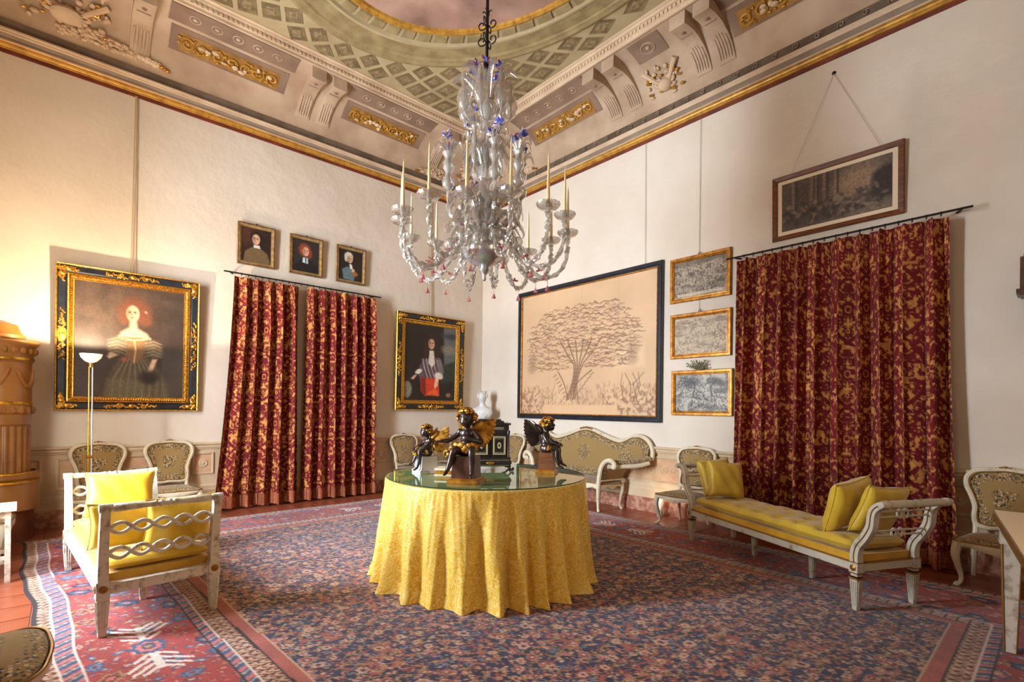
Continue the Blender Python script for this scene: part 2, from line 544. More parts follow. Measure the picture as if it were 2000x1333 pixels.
def thing(name, label, cat, loc=(0, 0, 0), rz=0.0, group=None, rx=0.0):
    o = bpy.data.objects.new(name, None)
    o.empty_display_size = 0.05
    COL.objects.link(o)
    o.location = loc
    o.rotation_euler = (rx, 0, rz)
    return tag(o, label, cat, group)


def struct(o):
    o['kind'] = 'structure'
    return o


def copy_tree(o, parent=None):
    c = o.copy()
    COL.objects.link(c)
    c.parent = parent
    for ch in list(o.children):
        copy_tree(ch, c)
    return c


def spline(pts, n=6, closed=False):
    """Catmull-Rom through the points"""
    P = [np.array(p, float) for p in pts]
    m = len(P)
    out = []
    for i in range(m if closed else m - 1):
        if closed:
            p0, p1, p2, p3 = P[i - 1], P[i], P[(i + 1) % m], P[(i + 2) % m]
        else:
            p0, p1, p2, p3 = P[max(i - 1, 0)], P[i], P[i + 1], P[min(i + 2, m - 1)]
        for k in range(n):
            t = k / n
            out.append(0.5 * ((2 * p1) + (-p0 + p2) * t + (2 * p0 - 5 * p1 + 4 * p2 - p3) * t * t + (-p0 + 3 * p1 - 3 * p2 + p3) * t ** 3))
    if not closed:
        out.append(P[-1])
    return [tuple(p) for p in out]


def spiral(cx, cz, r0, turns, a0, n=18, shrink=0.15, flip=1):
    return [(cx + flip * r0 * (1 - (1 - shrink) * k / n) * math.cos(a0 + 2 * PI * turns * k / n),
             cz + r0 * (1 - (1 - shrink) * k / n) * math.sin(a0 + 2 * PI * turns * k / n)) for k in range(n + 1)]


def grid_obj(name, X, Y, Z, col, material, parent=None, loc=None, rot=None, uv=None):
    """big sheet from arrays of shape (rows, cols); col (rows, cols, 3) is its painted colour"""
    r, c = X.shape
    me = bpy.data.meshes.new(name)
    co = np.stack([X, Y, Z], -1).reshape(-1, 3).astype(np.float32)
    idx = np.arange(r * c).reshape(r, c)
    q = np.stack([idx[:-1, :-1], idx[:-1, 1:], idx[1:, 1:], idx[1:, :-1]], -1).reshape(-1, 4).astype(np.int32)
    me.vertices.add(r * c)
    me.vertices.foreach_set('co', co.ravel())
    me.loops.add(q.size)
    me.loops.foreach_set('vertex_index', q.ravel())
    me.polygons.add(len(q))
    me.polygons.foreach_set('loop_start', np.arange(0, q.size, 4, dtype=np.int32))
    me.update(calc_edges=True)
    me.validate()
    if col is not None:
        at = me.color_attributes.new('Col', 'FLOAT_COLOR', 'POINT')
        full = np.ones((r * c, 4), np.float32)
        full[:, :3] = col.reshape(-1, 3)
        at.data.foreach_set('color', full.ravel())
    if uv is not None:
        ul = me.uv_layers.new(name='UVMap')
        u = uv.reshape(-1, 2)[q.ravel()].astype(np.float32)
        ul.data.foreach_set('uv', u.ravel())
    me.materials.append(M[material])
    me.shade_smooth()
    o = bpy.data.objects.new(name, me)
    COL.objects.link(o)
    o.parent = parent
    if loc is not None:
        o.location = loc
    if rot is not None:
        o.rotation_euler = rot
    return o


def lin(c):
    c = np.asarray(c, float) / 255.0
    return np.where(c <= 0.04045, c / 12.92, ((c + 0.055) / 1.055) ** 2.4)


def vnoise(shape, cells, seed=0, octaves=1):
    """smooth value noise in 0..1"""
    rs = np.random.RandomState(seed)
    out = np.zeros(shape)
    amp, tot = 1.0, 0.0
    cy, cx = cells
    for _ in range(octaves):
        g = rs.rand(int(cy) + 2, int(cx) + 2)
        yy = np.linspace(0, cy, shape[0], endpoint=False)
        xx = np.linspace(0, cx, shape[1], endpoint=False)
        yi, xi = yy.astype(int), xx.astype(int)
        fy, fx = yy - yi, xx - xi
        fy, fx = fy * fy * (3 - 2 * fy), fx * fx * (3 - 2 * fx)
        a_ = g[np.ix_(yi, xi)] * (1 - fx) + g[np.ix_(yi, xi + 1)] * fx
        b_ = g[np.ix_(yi + 1, xi)] * (1 - fx) + g[np.ix_(yi + 1, xi + 1)] * fx
        out += amp * (a_ * (1 - fy[:, None]) + b_ * fy[:, None])
        tot += amp
        amp *= 0.5
        cy, cx = cy * 2, cx * 2
    return out / tot
# ================================================================== the room shell
WT = 0.25
mb = MB().box((-WT / 2, -RY / 2, 3.2), (WT, RY + 2 * WT, 6.6))
struct(mb.build('wall_left', 'plaster', smooth=False))
mb = MB().box((RX / 2, WT / 2, 3.2), (RX, WT, 6.6))
struct(mb.build('wall_right', 'plaster', smooth=False))


def wall_with_windows(name, length, spans, fn, z0=0.75, z1=3.85):
    """fn(s, d, z): along the wall, outwards through it, up"""
    mb = MB()

    def blk(s0, s1, za, zb):
        vs = [fn(s, d, z) for z in (za, zb) for (s, d) in ((s0, 0), (s1, 0), (s1, WD), (s0, WD))]
        mb.add(vs, [(3, 2, 1, 0), (4, 5, 6, 7), (0, 1, 5, 4), (1, 2, 6, 5), (2, 3, 7, 6), (3, 0, 4, 7)])
    cur = 0.0
    for (a_, b_) in spans:
        blk(cur, a_, -0.1, 6.5)
        blk(a_, b_, -0.1, z0)
        blk(a_, b_, z1, 6.5)
        cur = b_
    blk(cur, length, -0.1, 6.5)
    return struct(mb.build(name, 'plaster', smooth=False))


def window(n, s0, s1, fn, z0=0.75, z1=3.85):
    wo = thing('window_%d' % n, 'tall white casement window with glass panes', 'window')
    struct(wo)

    def bar(nm, sa, sb, za, zb, d0=WD - 0.08, d1=WD - 0.02, m_='white_paint'):
        vs = [fn(s, d, z) for z in (za, zb) for (s, d) in ((sa, d0), (sb, d0), (sb, d1), (sa, d1))]
        MB().add(vs, [(3, 2, 1, 0), (4, 5, 6, 7), (0, 1, 5, 4), (1, 2, 6, 5), (2, 3, 7, 6), (3, 0, 4, 7)]).build(nm, m_, wo, smooth=False)
    bar('window_frame', s0, s0 + 0.07, z0, z1)
    bar('window_frame', s1 - 0.07, s1, z0, z1)
    bar('window_frame', s0, s1, z0, z0 + 0.08)
    bar('window_frame', s0, s1, z1 - 0.08, z1)
    m_ = (s0 + s1) / 2
    bar('mullion', m_ - 0.05, m_ + 0.05, z0, z1)
    for k in (1, 2, 3):
        z = z0 + (z1 - z0) * k / 4
        bar('glazing_bar', s0, s1, z - 0.02, z + 0.02)
    bar('pane', s0 + 0.07, s1 - 0.07, z0 + 0.08, z1 - 0.08, WD - 0.052, WD - 0.048, 'sheet_glass')


front = lambda s, d, z: (s, -RY - d, z)
rear = lambda s, d, z: (RX + d, -s, z)
wall_with_windows('wall_front', RX, [(2.15, 3.45), (5.9, 7.3)], front)
wall_with_windows('wall_rear', RY, [(2.9, 4.3)], rear)
window(1, 2.15, 3.45, front)
window(2, 5.9, 7.3, front)  # unseen window, added to carry the front fill light
window(3, 2.9, 4.3, rear)  # unseen window, made up for the rear fill light

# ------------------------------------------------------------------ floor of terracotta tiles (laid where the carpet leaves them bare)
floor = struct(MB().box((RX / 2, -RY / 2, -0.054), (RX, RY, 0.1)).build('floor', 'grout', smooth=False))
ts = 0.29
tile_me = None
nx, ny = int(RX / ts) + 1, int(RY / ts) + 1
for i in range(nx):
    for j in range(ny):
        x, y = (i + 0.5) * ts, -(j + 0.5) * ts
        if x > RX - 0.1 or y < -RY + 0.1:
            continue
        bare = x < 0.95 or y > -0.85 or (y < -6.15 and x < 5.6)
        if not bare:
            continue
        if tile_me is None:
            o = MB().box((0, 0, -0.004), (ts - 0.006, ts - 0.006, 0.008), top=(0.985, 0.985)).build('tile', 'terracotta', floor, smooth=False)
            tile_me = o.data
        else:
            o = bpy.data.objects.new('tile', tile_me)
            COL.objects.link(o)
            o.parent = floor
        o.location = (x, y, 0)


# ------------------------------------------------------------------ carpet
def carpet():
    x0, x1 = 0.68, 8.35
    res = 0.0108
    nu, nv = int((x1 - x0) / res), int(5.95 / res)
    s = np.linspace(0, x1 - x0, nu)
    ledge = -6.56 + 0.068 * s
    ledge = np.minimum(ledge, -6.23)
    redge = -0.63 - 0.004 * s
    t01 = np.linspace(0, 1, nv)[:, None]
    Wd = (redge - ledge)[None, :]
    S = np.broadcast_to(s[None, :], (nv, nu)).copy()
    T = t01 * Wd
    X = x0 + S
    Y = ledge[None, :] + T
    Y = Y + 0.02 * np.sin(3.1 * S + 0.4) * np.exp(-T / 0.7) + 0.008 * np.sin(9 * S) * np.exp(-T / 0.3)
    X = X + 0.012 * np.sin(4.3 * T) * np.exp(-S / 0.6)
    Z = 0.010 + 0.002 * np.sin(2.3 * S + 1) * np.sin(1.9 * T)
    Z = np.where((T < 0.012) | (S < 0.012) | (Wd - T < 0.012), 0.001, Z)
    TR = Wd - T
    SR = (x1 - x0) - S
    db = np.minimum(np.minimum(T, TR), np.minimum(S, SR))
    along = np.where(np.minimum(T, TR) < np.minimum(S, SR), S, T)
    C = {k: np.array(v, float) for k, v in dict(navy=(34, 38, 66), navy2=(60, 68, 104), rust=(164, 88, 78), rose=(190, 130, 120), cream=(208, 180, 156),
         tan=(166, 132, 92), sky=(112, 128, 156), dred=(122, 52, 48), red=(168, 62, 58), pink=(208, 116, 108), beige=(206, 168, 142), white=(232, 214, 206), black=(36, 30, 36), blue=(58, 88, 128)).items()}
    img = np.zeros((nv, nu, 3))
    rs = np.random.RandomState(5)
    Hh = rs.rand(97, 89, 4)

    def hsh(i, j, k):
        return Hh[np.mod(i * 31 + j * 17, 97), np.mod(i * 13 - j * 7, 89), k]

    def put(mask, colr):
        img[mask] = colr if colr.ndim == 1 else colr[mask]

    # field: navy ground crowded with small flowers, leaves and vines
    nz = vnoise((nv, nu), (nv / 6, nu / 6), 3)
    img[:] = C['navy'] + (C['navy2'] - C['navy']) * nz[..., None]
    wob = (vnoise((nv, nu), (nv / 14, nu / 14), 8) - 0.5) * 0.07
    wob2 = (vnoise((nv, nu), (nv / 14, nu / 14), 9) - 0.5) * 0.07
    U, V = S + wob, T + wob2
    vine = np.abs(np.sin(U * 31 + 2.1 * np.sin(V * 23)) + np.sin(V * 29 + 2.0 * np.sin(U * 19))) < 0.2
    put(vine, C['rust'])
    vine2 = np.abs(np.sin(U * 44 + 2.0 * np.sin(V * 37) + 1.0) - np.sin(V * 41)) < 0.17
    put(vine2, C['tan'])

    def blooms(cell, off, rad, pal, seed, ecc=0.0, jit=0.35, keep=1.0):
        ci = np.floor((S + off) / cell).astype(int)
        cj = np.floor((T + off * 0.7) / cell).astype(int)
        cx = (ci + 0.5 + jit * (hsh(ci + seed, cj, 0) - 0.5)) * cell - off
        cy = (cj + 0.5 + jit * (hsh(ci, cj + seed, 1) - 0.5)) * cell - off * 0.7
        dx, dy = S - cx, T - cy
        ang = hsh(ci + seed, cj + seed, 2) * PI
        ca_, sa_ = np.cos(ang), np.sin(ang)
        ex, ey = dx * ca_ + dy * sa_, (-dx * sa_ + dy * ca_) * (1 + ecc)
        r = np.hypot(ex, ey)
        th = np.arctan2(ey, ex)
        R = rad * (0.75 + 0.5 * hsh(ci, cj, 3)) * (1 + 0.16 * np.cos(6 * th))
        pick = hsh(ci * 3 + seed, cj * 5, 3)
        ok = hsh(ci + 7, cj + seed, 0) < keep
        for n_, (a_, b_, c_) in enumerate(pal):
            m_ = ok & (pick >= n_ / len(pal)) & (pick < (n_ + 1) / len(pal))
            put(m_ & (r < R), C[a_])
            put(m_ & (r < R * 0.68), C[b_])
            put(m_ & (r < R * 0.32), C[c_])
    blooms(0.05, 0.01, 0.0165, [('rust', 'rose', 'dred'), ('sky', 'navy2', 'cream'), ('tan', 'rust', 'cream'), ('rose', 'cream', 'rust')], 3, 1.2, 0.8)
    blooms(0.078, 0.03, 0.026, [('rose', 'rust', 'cream'), ('rust', 'cream', 'dred'), ('cream', 'rose', 'dred'), ('rust', 'dred', 'cream'), ('sky', 'navy', 'rose')], 11, 0.5, 0.7, 0.85)
    blooms(0.17, 0.06, 0.036, [('rust', 'cream', 'dred'), ('cream', 'rose', 'navy'), ('rose', 'dred', 'cream'), ('tan', 'cream', 'rust')], 21, 0.2, 0.6, 0.8)
    field = img.copy()

    # main border: red ground, big blossoms, pale branching figures
    nzb = vnoise((nv, nu), (nv / 10, nu / 10), 13)
    img[:] = C['red'] * (0.86 + 0.22 * nzb[..., None])
    blooms(0.055, 0.0, 0.017, [('blue', 'pink', 'dred'), ('pink', 'dred', 'cream'), ('tan', 'navy2', 'pink'), ('dred', 'rose', 'blue')], 51, 1.0, 0.8, 0.75)
    blooms(0.1, 0.02, 0.032, [('blue', 'sky', 'cream'), ('dred', 'pink', 'blue'), ('navy2', 'rose', 'cream'), ('pink', 'cream', 'dred'), ('tan', 'dred', 'cream')], 31, 0.9, 0.7, 0.9)
    blooms(0.24, 0.1, 0.072, [('blue', 'pink', 'cream'), ('navy', 'blue', 'rose'), ('tan', 'dred', 'pink'), ('blue', 'sky', 'dred')], 41, 0.5, 0.5, 0.8)
    per = 4.6
    la = np.mod(along - 3.55 + per / 2, per) - per / 2
    ac = db - 0.49
    for sg in (-1, 1):
        a_ = la * sg
        spine = (a_ > 0.03) & (a_ < 0.34) & (np.abs(ac) < 0.016 + 0.03 * np.maximum(0, a_ - 0.26))
        put(spine, C['white'])
        for k, (p, ln) in enumerate(((0.1, 0.1), (0.17, 0.15), (0.24, 0.13), (0.3, 0.09))):
            br = np.abs(np.abs(ac) - (a_ - p) * 1.1) < 0.017
            put(br & (np.abs(ac) < ln) & (np.abs(ac) > 0.01), C['white'])
    r = np.hypot(la, ac * 1.2)
    for q, cn in ((0.1, 'blue'), (0.07, 'pink'), (0.045, 'navy2'), (0.022, 'tan')):
        put(r < q * (1 + 0.12 * np.cos(8 * np.arctan2(ac, la))), C[cn])
    main = img.copy()

    # guard stripes
    g1 = np.empty_like(img)
    g1[:] = C['beige'] * (0.9 + 0.2 * nzb[..., None])
    zig = np.abs(np.mod(along * 15, 1) - 0.5) * 2
    g1[np.abs(zig - np.mod(db * 22, 1)) < 0.2] = C['dred']
    g1[np.mod(along * 15, 1) < 0.16] = C['black']
    g2 = np.empty_like(img)
    g2[:] = C['blue'] * (0.8 + 0.35 * nzb[..., None])
    g2[np.mod(along * 9 + db * 7, 1) < 0.34] = C['pink']
    g2[np.mod(along * 9 + db * 7 + 0.5, 1) < 0.12] = C['cream']
    g3 = np.empty_like(img)
    g3[:] = C['rust'] * (0.95 + 0.2 * nzb[..., None])
    img = field
    for lo, hi, src in ((0.94, 1.01, g3), (0.82, 0.93, g1), (0.76, 0.82, g2), (0.19, 0.75, main), (0.1, 0.18, g2), (0.025, 0.09, g1)):
        k = (db >= lo) & (db < hi)
        img[k] = src[k]
    for lo, hi, cn in ((0, 0.025, 'black'), (0.09, 0.1, 'white'), (0.18, 0.19, 'white'), (0.75, 0.762, 'black'), (0.815, 0.825, 'white'), (0.925, 0.94, 'black'), (1.01, 1.02, 'beige')):
        img[(db >= lo) & (db < hi)] = C[cn]
    # abrash: slow drift of the dye from band to band
    ab = vnoise((nv, nu), (7, 9), 17, 2)
    img *= (0.82 + 0.2 * ab)[..., None]
    o = grid_obj('carpet', X, Y, Z, lin(np.clip(img, 0, 255)), 'carpet')
    tag(o, 'vast antique carpet with navy floral field and red border covering the floor', 'carpet')


carpet()

# ------------------------------------------------------------------ dado: rail, painted panels, lower rail, red marble skirting
for side, L_, fn in (('left', RY, lambda s, d, z: (d, -s, z)), ('right', RX, lambda s, d, z: (s, -d, z))):
    def strip(prof, s0=0.0, s1=None):
        s1 = L_ if s1 is None else s1
        mb = MB()
        vs = [fn(s, d, z) for s in (s0, s1) for (d, z) in prof]
        n = len(prof)
        mb.add(vs, [(i, i + 1, n + i + 1, n + i) for i in range(n - 1)] + [tuple(range(n)), tuple(range(2 * n - 1, n - 1, -1))])
        return mb
    k = 0 if side == 'left' else 5
    struct(strip([(0, 0.0), (0.035, 0.0), (0.035, 0.185), (0.022, 0.2), (0, 0.2)]).build('baseboard_' + side, 'marble_red', smooth=False))
    tr = struct(strip([(0, 0.935), (0.052, 0.935), (0.056, 0.92), (0.05, 0.905), (0.034, 0.895), (0.034, 0.87), (0.022, 0.855), (0.022, 0.845), (0, 0.84)]).build('trim_%d' % (k + 1), 'dado', smooth=False))
    struct(strip([(0, 0.2), (0.026, 0.2), (0.026, 0.29), (0.018, 0.3), (0.018, 0.345), (0.01, 0.36), (0, 0.36)]).build('trim_%d' % (k + 2), 'dado', smooth=False))
    tf = struct(strip([(0, 0.36), (0.006, 0.36), (0.006, 0.84), (0, 0.84)]).build('trim_%d' % (k + 3), 'dado', smooth=False))
    if side == 'left':
        wides, squares = [(0.28, 1.95), (5.05, 6.3)], [2.2, 4.82, 6.55]
    else:
        wides, squares = [(0.3, 1.4), (1.7, 3.0), (3.3, 4.75), (7.4, 8.4)], [1.55, 3.15, 4.95, 7.2]

    def panel(s0, s1, z0, z1, rosette, scroll):
        m_ = MB()
        w_, h_ = s1 - s0, z1 - z0
        m_.frame(w_, h_, [(0, 0), (0, 0.014), (0.012, 0.02), (0.026, 0.012), (0.034, 0.004)])
        m_.v = [fn(s0 + w_ / 2 + p[0], 0.006 - p[1], z0 + p[2]) for p in m_.v]
        pn = m_.build('panel', 'dado', tf, smooth=False)
        f_ = MB()
        f_.add([fn(s, 0.011, z) for (s, z) in ((s0 + 0.036, z0 + 0.036), (s1 - 0.036, z0 + 0.036), (s1 - 0.036, z1 - 0.036), (s0 + 0.036, z1 - 0.036))], [(0, 1, 2, 3)])
        f_.build('panel_field', 'dado_field', pn, smooth=False)
        c = ((s0 + s1) / 2, (z0 + z1) / 2)
        if rosette:
            r_ = MB().lathe([(0.055, 0), (0.055, 0.008), (0.045, 0.014), (0.034, 0.006), (0.024, 0.006), (0.018, 0.018), (0.0, 0.022)], 16)
            r_.v = [fn(c[0] + p[0], 0.011 + p[2], c[1] + p[1]) for p in r_.v]
            r_.build('rosette', 'dado', pn)
        if scroll:
            r_ = MB()
            for fl in (-1, 1):
                for q, rr in ((0.1, 0.06), (0.24, 0.05), (0.36, 0.036)):
                    if q < w_ / 2 - 0.08:
                        sp = spiral(c[0] + fl * q, c[1], rr, 1.4, PI if q != 0.24 else 0, 22, 0.15, fl)
                        r_.tube([fn(p[0], 0.013, p[1]) for p in sp], 0.008, 5)
            r_.build('scroll_relief', 'dado', pn)
    for (s0, s1) in wides:
        panel(s0, s1, 0.42, 0.8, False, True)
    for s in squares:
        panel(s - 0.13, s + 0.13, 0.5, 0.8, True, False)

# ------------------------------------------------------------------ cornice at the top of the walls
struct(MB().ring([(0, 5.305), (0.018, 5.305), (0.022, 5.345), (0, 5.345)]).build('trim_11', 'red_band', smooth=False))
struct(MB().ring([(0.02, 5.345), (0.034, 5.35), (0.036, 5.362), (0.052, 5.372), (0.06, 5.388), (0.058, 5.402), (0.066, 5.408), (0, 5.408)]).build('trim_12', 'gold_paint', smooth=False))
struct(MB().ring([(0.062, 5.408), (0.078, 5.408), (0.078, 5.422), (0, 5.422)]).build('trim_13', 'stucco_white', smooth=False))
struct(MB().ring([(0.07, 5.422), (0.074, 5.45), (0.096, 5.475), (0, 5.475)]).build('trim_14', 'stucco_grey', smooth=False))
struct(MB().ring([(0.1, 5.475), (0.112, 5.485), (0.112, 5.5), (0.126, 5.51), (0.126, 5.528), (0, 5.528)]).build('trim_15', 'stucco_white', smooth=False))
struct(MB().ring([(0.1, 5.528), (0.112, 5.575), (0.13, 5.62), (0, 5.62)]).build('trim_16', 'frieze_dark', smooth=False))

# ------------------------------------------------------------------ painted cove
C0, CW, CZ, CH = 0.12, 0.78, 5.62, 0.55


def cv(t, off=0.0):
    t = math.radians(t)
    d, z = C0 + CW * (1 - math.cos(t)), CZ + CH * math.sin(t)
    n = Vector((CH * math.cos(t), -CW * math.sin(t))).normalized()
    return d + n[0] * off, z + n[1] * off


def cv3(side, s, t, off=0.0):
    d, z = cv(t, off)
    return (d, s, z) if side == 'left' else (s, -d, z)


cove = struct(MB().ring([cv(t) for t in range(0, 91, 6)] + [(0.95, 6.4), (0, 6.4)]).build('trim_17', 'stucco', angle=25))


def patch(mb, side, s0, s1, t0, t1, off, base=-0.004, ns=2, nt=8):
    vs, fs = [], []
    n = ns + 1
    for i in range(nt + 1):
        for j in range(n):
            vs.append(cv3(side, s0 + (s1 - s0) * j / ns, t0 + (t1 - t0) * i / nt, off))
    for i in range(nt):
        for j in range(ns):
            fs.append((i * n + j, i * n + j + 1, (i + 1) * n + j + 1, (i + 1) * n + j))
    o = len(vs)
    edge = [j for j in range(n)] + [i * n + ns for i in range(1, nt + 1)] + [nt * n + j for j in range(ns - 1, -1, -1)] + [i * n for i in range(nt - 1, 0, -1)]
    for e in edge:
        i, j = divmod(e, n)
        vs.append(cv3(side, s0 + (s1 - s0) * j / ns, t0 + (t1 - t0) * i / nt, base))
    for k in range(len(edge)):
        k2 = (k + 1) % len(edge)
        fs.append((edge[k], edge[k2], o + k2, o + k))
    mb.add(vs, fs)
    return mb


def console(side, s, w_=0.2):
    m_ = MB()
    ts_ = [16, 24, 34, 46, 58, 68, 76, 82, 86]
    of = [0.012, 0.02, 0.03, 0.045, 0.07, 0.1, 0.13, 0.15, 0.16]
    vs, fs = [], []
    for t, f in zip(ts_, of):
        for (q, e) in ((-w_ / 2, -0.005), (-w_ / 2, f), (-w_ / 2 + 0.03, f + 0.008), (w_ / 2 - 0.03, f + 0.008), (w_ / 2, f), (w_ / 2, -0.005)):
            vs.append(cv3(side, s + q, t, e))
    for i in range(len(ts_) - 1):
        for j in range(5):
            fs.append((i * 6 + j, i * 6 + j + 1, (i + 1) * 6 + j + 1, (i + 1) * 6 + j))
    fs += [tuple(range(6)), tuple(range(len(vs) - 1, len(vs) - 7, -1))]
    m_.add(vs, fs)
    c = m_.build('console', 'stucco', cove, angle=30)
    l_ = MB()
    for k in range(-2, 3):
        l_.tube([cv3(side, s + k * 0.034, t, o_) for t, o_ in ((20, 0.028), (32, 0.042), (44, 0.052), (54 - abs(k) * 4, 0.066))], [0.006, 0.013, 0.014, 0.004], 6)
    l_.build('leaf_relief', 'stucco', c)
    r_ = MB()
    p = Vector(cv3(side, s, 73, 0.118))
    r_.ell(p, (0.03, 0.03, 0.03), 10, 6)
    r_.tube([cv3(side, s - 0.07, 66, 0.1), cv3(side, s + 0.07, 66, 0.1)], 0.01, 6)
    r_.build('boss', 'stucco_shade', c)


def gold_panel(side, s0, s1, seed):
    m_ = MB()
    patch(m_, side, s0 - 0.1, s1 + 0.1, 36, 62, 0.008)
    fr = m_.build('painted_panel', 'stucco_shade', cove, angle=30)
    patch_b = patch(MB(), side, s0, s1, 38, 57, 0.012)
    patch_b.build('gold_ground', 'gold_ground', fr, angle=30)
    g = MB()
    rs = random.Random(seed)
    L_ = s1 - s0
    for k in range(7):
        sc = s0 + L_ * (k + 0.5) / 7
        tt = 47.5
        fl = 1 if k % 2 else -1
        sp = spiral(0, 0, 0.085, 1.5, rs.random() * 6, 20, 0.12, fl)
        g.tube([cv3(side, sc + p[0], tt + p[1] * 75, 0.022) for p in sp], [0.014] * 14 + [0.011] * 7, 5)
        for _ in range(5):
            g.ell(cv3(side, sc + rs.uniform(-0.09, 0.09), tt + rs.uniform(-7.5, 7.5), 0.02), (0.03 * rs.uniform(.5, 1), 0.03 * rs.uniform(.5, 1), 0.016), 7, 5)
    g.build('gold_scroll', 'gold_paint', fr)
    w_ = MB()
    for _ in range(11):
        sc = s0 + L_ * rs.uniform(0.08, 0.92)
        w_.ell(cv3(side, sc, 47 + rs.uniform(-6, 5), 0.026), (rs.uniform(.02, .05), rs.uniform(.02, .05), rs.uniform(.014, .026)), 8, 6)
    w_.build('stucco_figure', 'stucco_white', fr)
    u_ = patch(MB(), side, s0 - 0.14, s1 + 0.14, 66, 86, 0.012)
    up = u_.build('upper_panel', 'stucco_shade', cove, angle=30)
    b_ = MB()
    for k in range(5):
        sc = s0 + L_ * (k + 0.5) / 5
        b_.ell(cv3(side, sc, 76, 0.016), (0.028, 0.028, 0.012), 8, 5)
        b_.tube([cv3(side, sc + 0.06 * math.cos(q), 76 + 4.2 * math.sin(q), 0.015) for q in np.linspace(0, 2 * PI, 13)], 0.006, 5)
    b_.build('rosette_relief', 'stucco', up)


def trophy(side, s, seed, big=1.0):
    rs = random.Random(seed)
    u_ = patch(MB(), side, s - 0.22 * big, s + 0.22 * big, 60, 84, 0.01)
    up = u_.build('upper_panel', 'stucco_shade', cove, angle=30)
    b_ = MB()
    b_.ell(cv3(side, s, 72, 0.014), (0.03, 0.03, 0.02), 8, 5)
    b_.tube([cv3(side, s + 0.09 * math.cos(q), 72 + 6 * math.sin(q), 0.014) for q in np.linspace(0, 2 * PI, 17)], 0.008, 5)
    b_.build('rosette_relief', 'stucco', up)
    m_ = MB()
    for fl in (-1, 1):
        m_.tube([cv3(side, s + fl * p[0] * big, 30 + p[1] * 70, 0.03) for p in spiral(0.1, 0.02, 0.075, 1.3, 0.5, 16, 0.2)], 0.02, 6)
        m_.tube([cv3(side, s + fl * 0.02, 24, 0.03), cv3(side, s + fl * 0.13 * big, 38, 0.05), cv3(side, s + fl * 0.24 * big, 50, 0.03)], [0.012, 0.028, 0.036], 7)
    m_.ell(cv3(side, s, 27, 0.03), (0.1 * big, 0.1 * big, 0.075), 12, 8)
    for _ in range(int(26 * big * big)):
        m_.ell(cv3(side, s + rs.uniform(-0.24, 0.24) * big, rs.uniform(14, 50 + 14 * (big > 1.2)), 0.02), (rs.uniform(.02, .045), rs.uniform(.02, .045), rs.uniform(.015, .03)), 7, 5)
    t_ = m_.build('trophy_relief', 'stucco_white', cove)
    g = MB()
    for _ in range(12):
        g.ell(cv3(side, s + rs.uniform(-0.26, 0.26) * big, rs.uniform(16, 50), 0.045), (rs.uniform(.014, .034), rs.uniform(.014, .034), rs.uniform(.01, .02)), 7, 5)
    for fl in (-1, 1):
        g.tube([cv3(side, s + fl * p[0] * big, 40 + p[1] * 60, 0.05) for p in spiral(0.16, 0, 0.05, 1.2, 1.0, 12, 0.3)], 0.01, 5)
    g.build('gold_scroll', 'gold', t_)


for s in (-5.58, -3.62, -3.32, -1.33):
    console('left', s)
gold_panel('left', -5.2, -4.02, 1)
gold_panel('left', -2.97, -1.8, 2)
trophy('left', -6.25, 3, 1.5)
for s in (1.2, 3.36, 3.7, 4.72, 5.02, 7.3):
    console('right', s)
gold_panel('right', 1.85, 3.08, 4)
gold_panel('right', 5.25, 6.5, 5)
trophy('right', 4.2, 6)
trophy('left', -0.62, 8, 0.8)
trophy('right', 0.62, 9, 0.8)


# garlands of stucco leaves low on the cove
def garland(side, s0, s1, t0, seed):
    rs = random.Random(seed)
    m_ = MB()
    n = int(abs(s1 - s0) / 0.026)
    for k in range(n):
        f = k / max(1, n - 1)
        s = s0 + (s1 - s0) * f
        for _ in range(5):
            m_.ell(cv3(side, s + rs.uniform(-.03, .03), t0 + rs.uniform(-9, 9) * (1.15 - f) - 6 * f, 0.012), (rs.uniform(.012, .044), rs.uniform(.012, .044), rs.uniform(.01, .03)), 6, 5)
    m_.build('leaf_garland', 'stucco_white', cove)
    g = MB()
    for k in range(4):
        g.ell(cv3(side, s1 + (s1 - s0) / abs(s1 - s0) * 0.03 * k, t0 - 6 - k * 1.2, 0.02), (0.026, 0.026, 0.018), 7, 5)
    g.build('gold_tip', 'gold', cove)


garland('left', -6.3, -5.38, 18, 11)
garland('left', -1.05, -1.55, 12, 12)
garland('right', 1.05, 1.55, 12, 13)

# vine relief on the dark frieze of the right wall
m_ = MB()
for k in range(34):
    s = 0.5 + k * 0.22
    fl = 1 if k % 2 else -1
    m_.tube([(s + p[0], -0.128, 5.575 + p[1]) for p in spiral(0, 0, 0.034, 1.3, 0.6 * fl, 12, 0.2, fl)], 0.006, 5)
m_.build('vine_relief', 'stucco_grey', bpy.data.objects['trim_16'])

# inner cornice between cove and ceiling, with its row of dentils
inner = struct(MB().ring([(0.86, 6.165), (0.885, 6.15), (0.905, 6.15), (0.905, 6.185), (0.925, 6.19), (0.925, 6.235), (0.96, 6.24), (0.965, 6.262), (1.0, 6.268), (1.0, 6.29), (0.86, 6.3)]).build('trim_18', 'stucco_white', smooth=False))
dm = MB()
for k in range(int((RX - 2) / 0.055)):
    dm.box((1.0 + k * 0.055, -0.93, 6.212), (0.03, 0.024, 0.036))
for k in range(int((RY - 2) / 0.055)):
    dm.box((0.93, -1.0 - k * 0.055, 6.212), (0.024, 0.03, 0.036))
dn = dm.build('dentil_band', 'stucco_white', inner, smooth=False)
dn['kind'] = 'stuff'

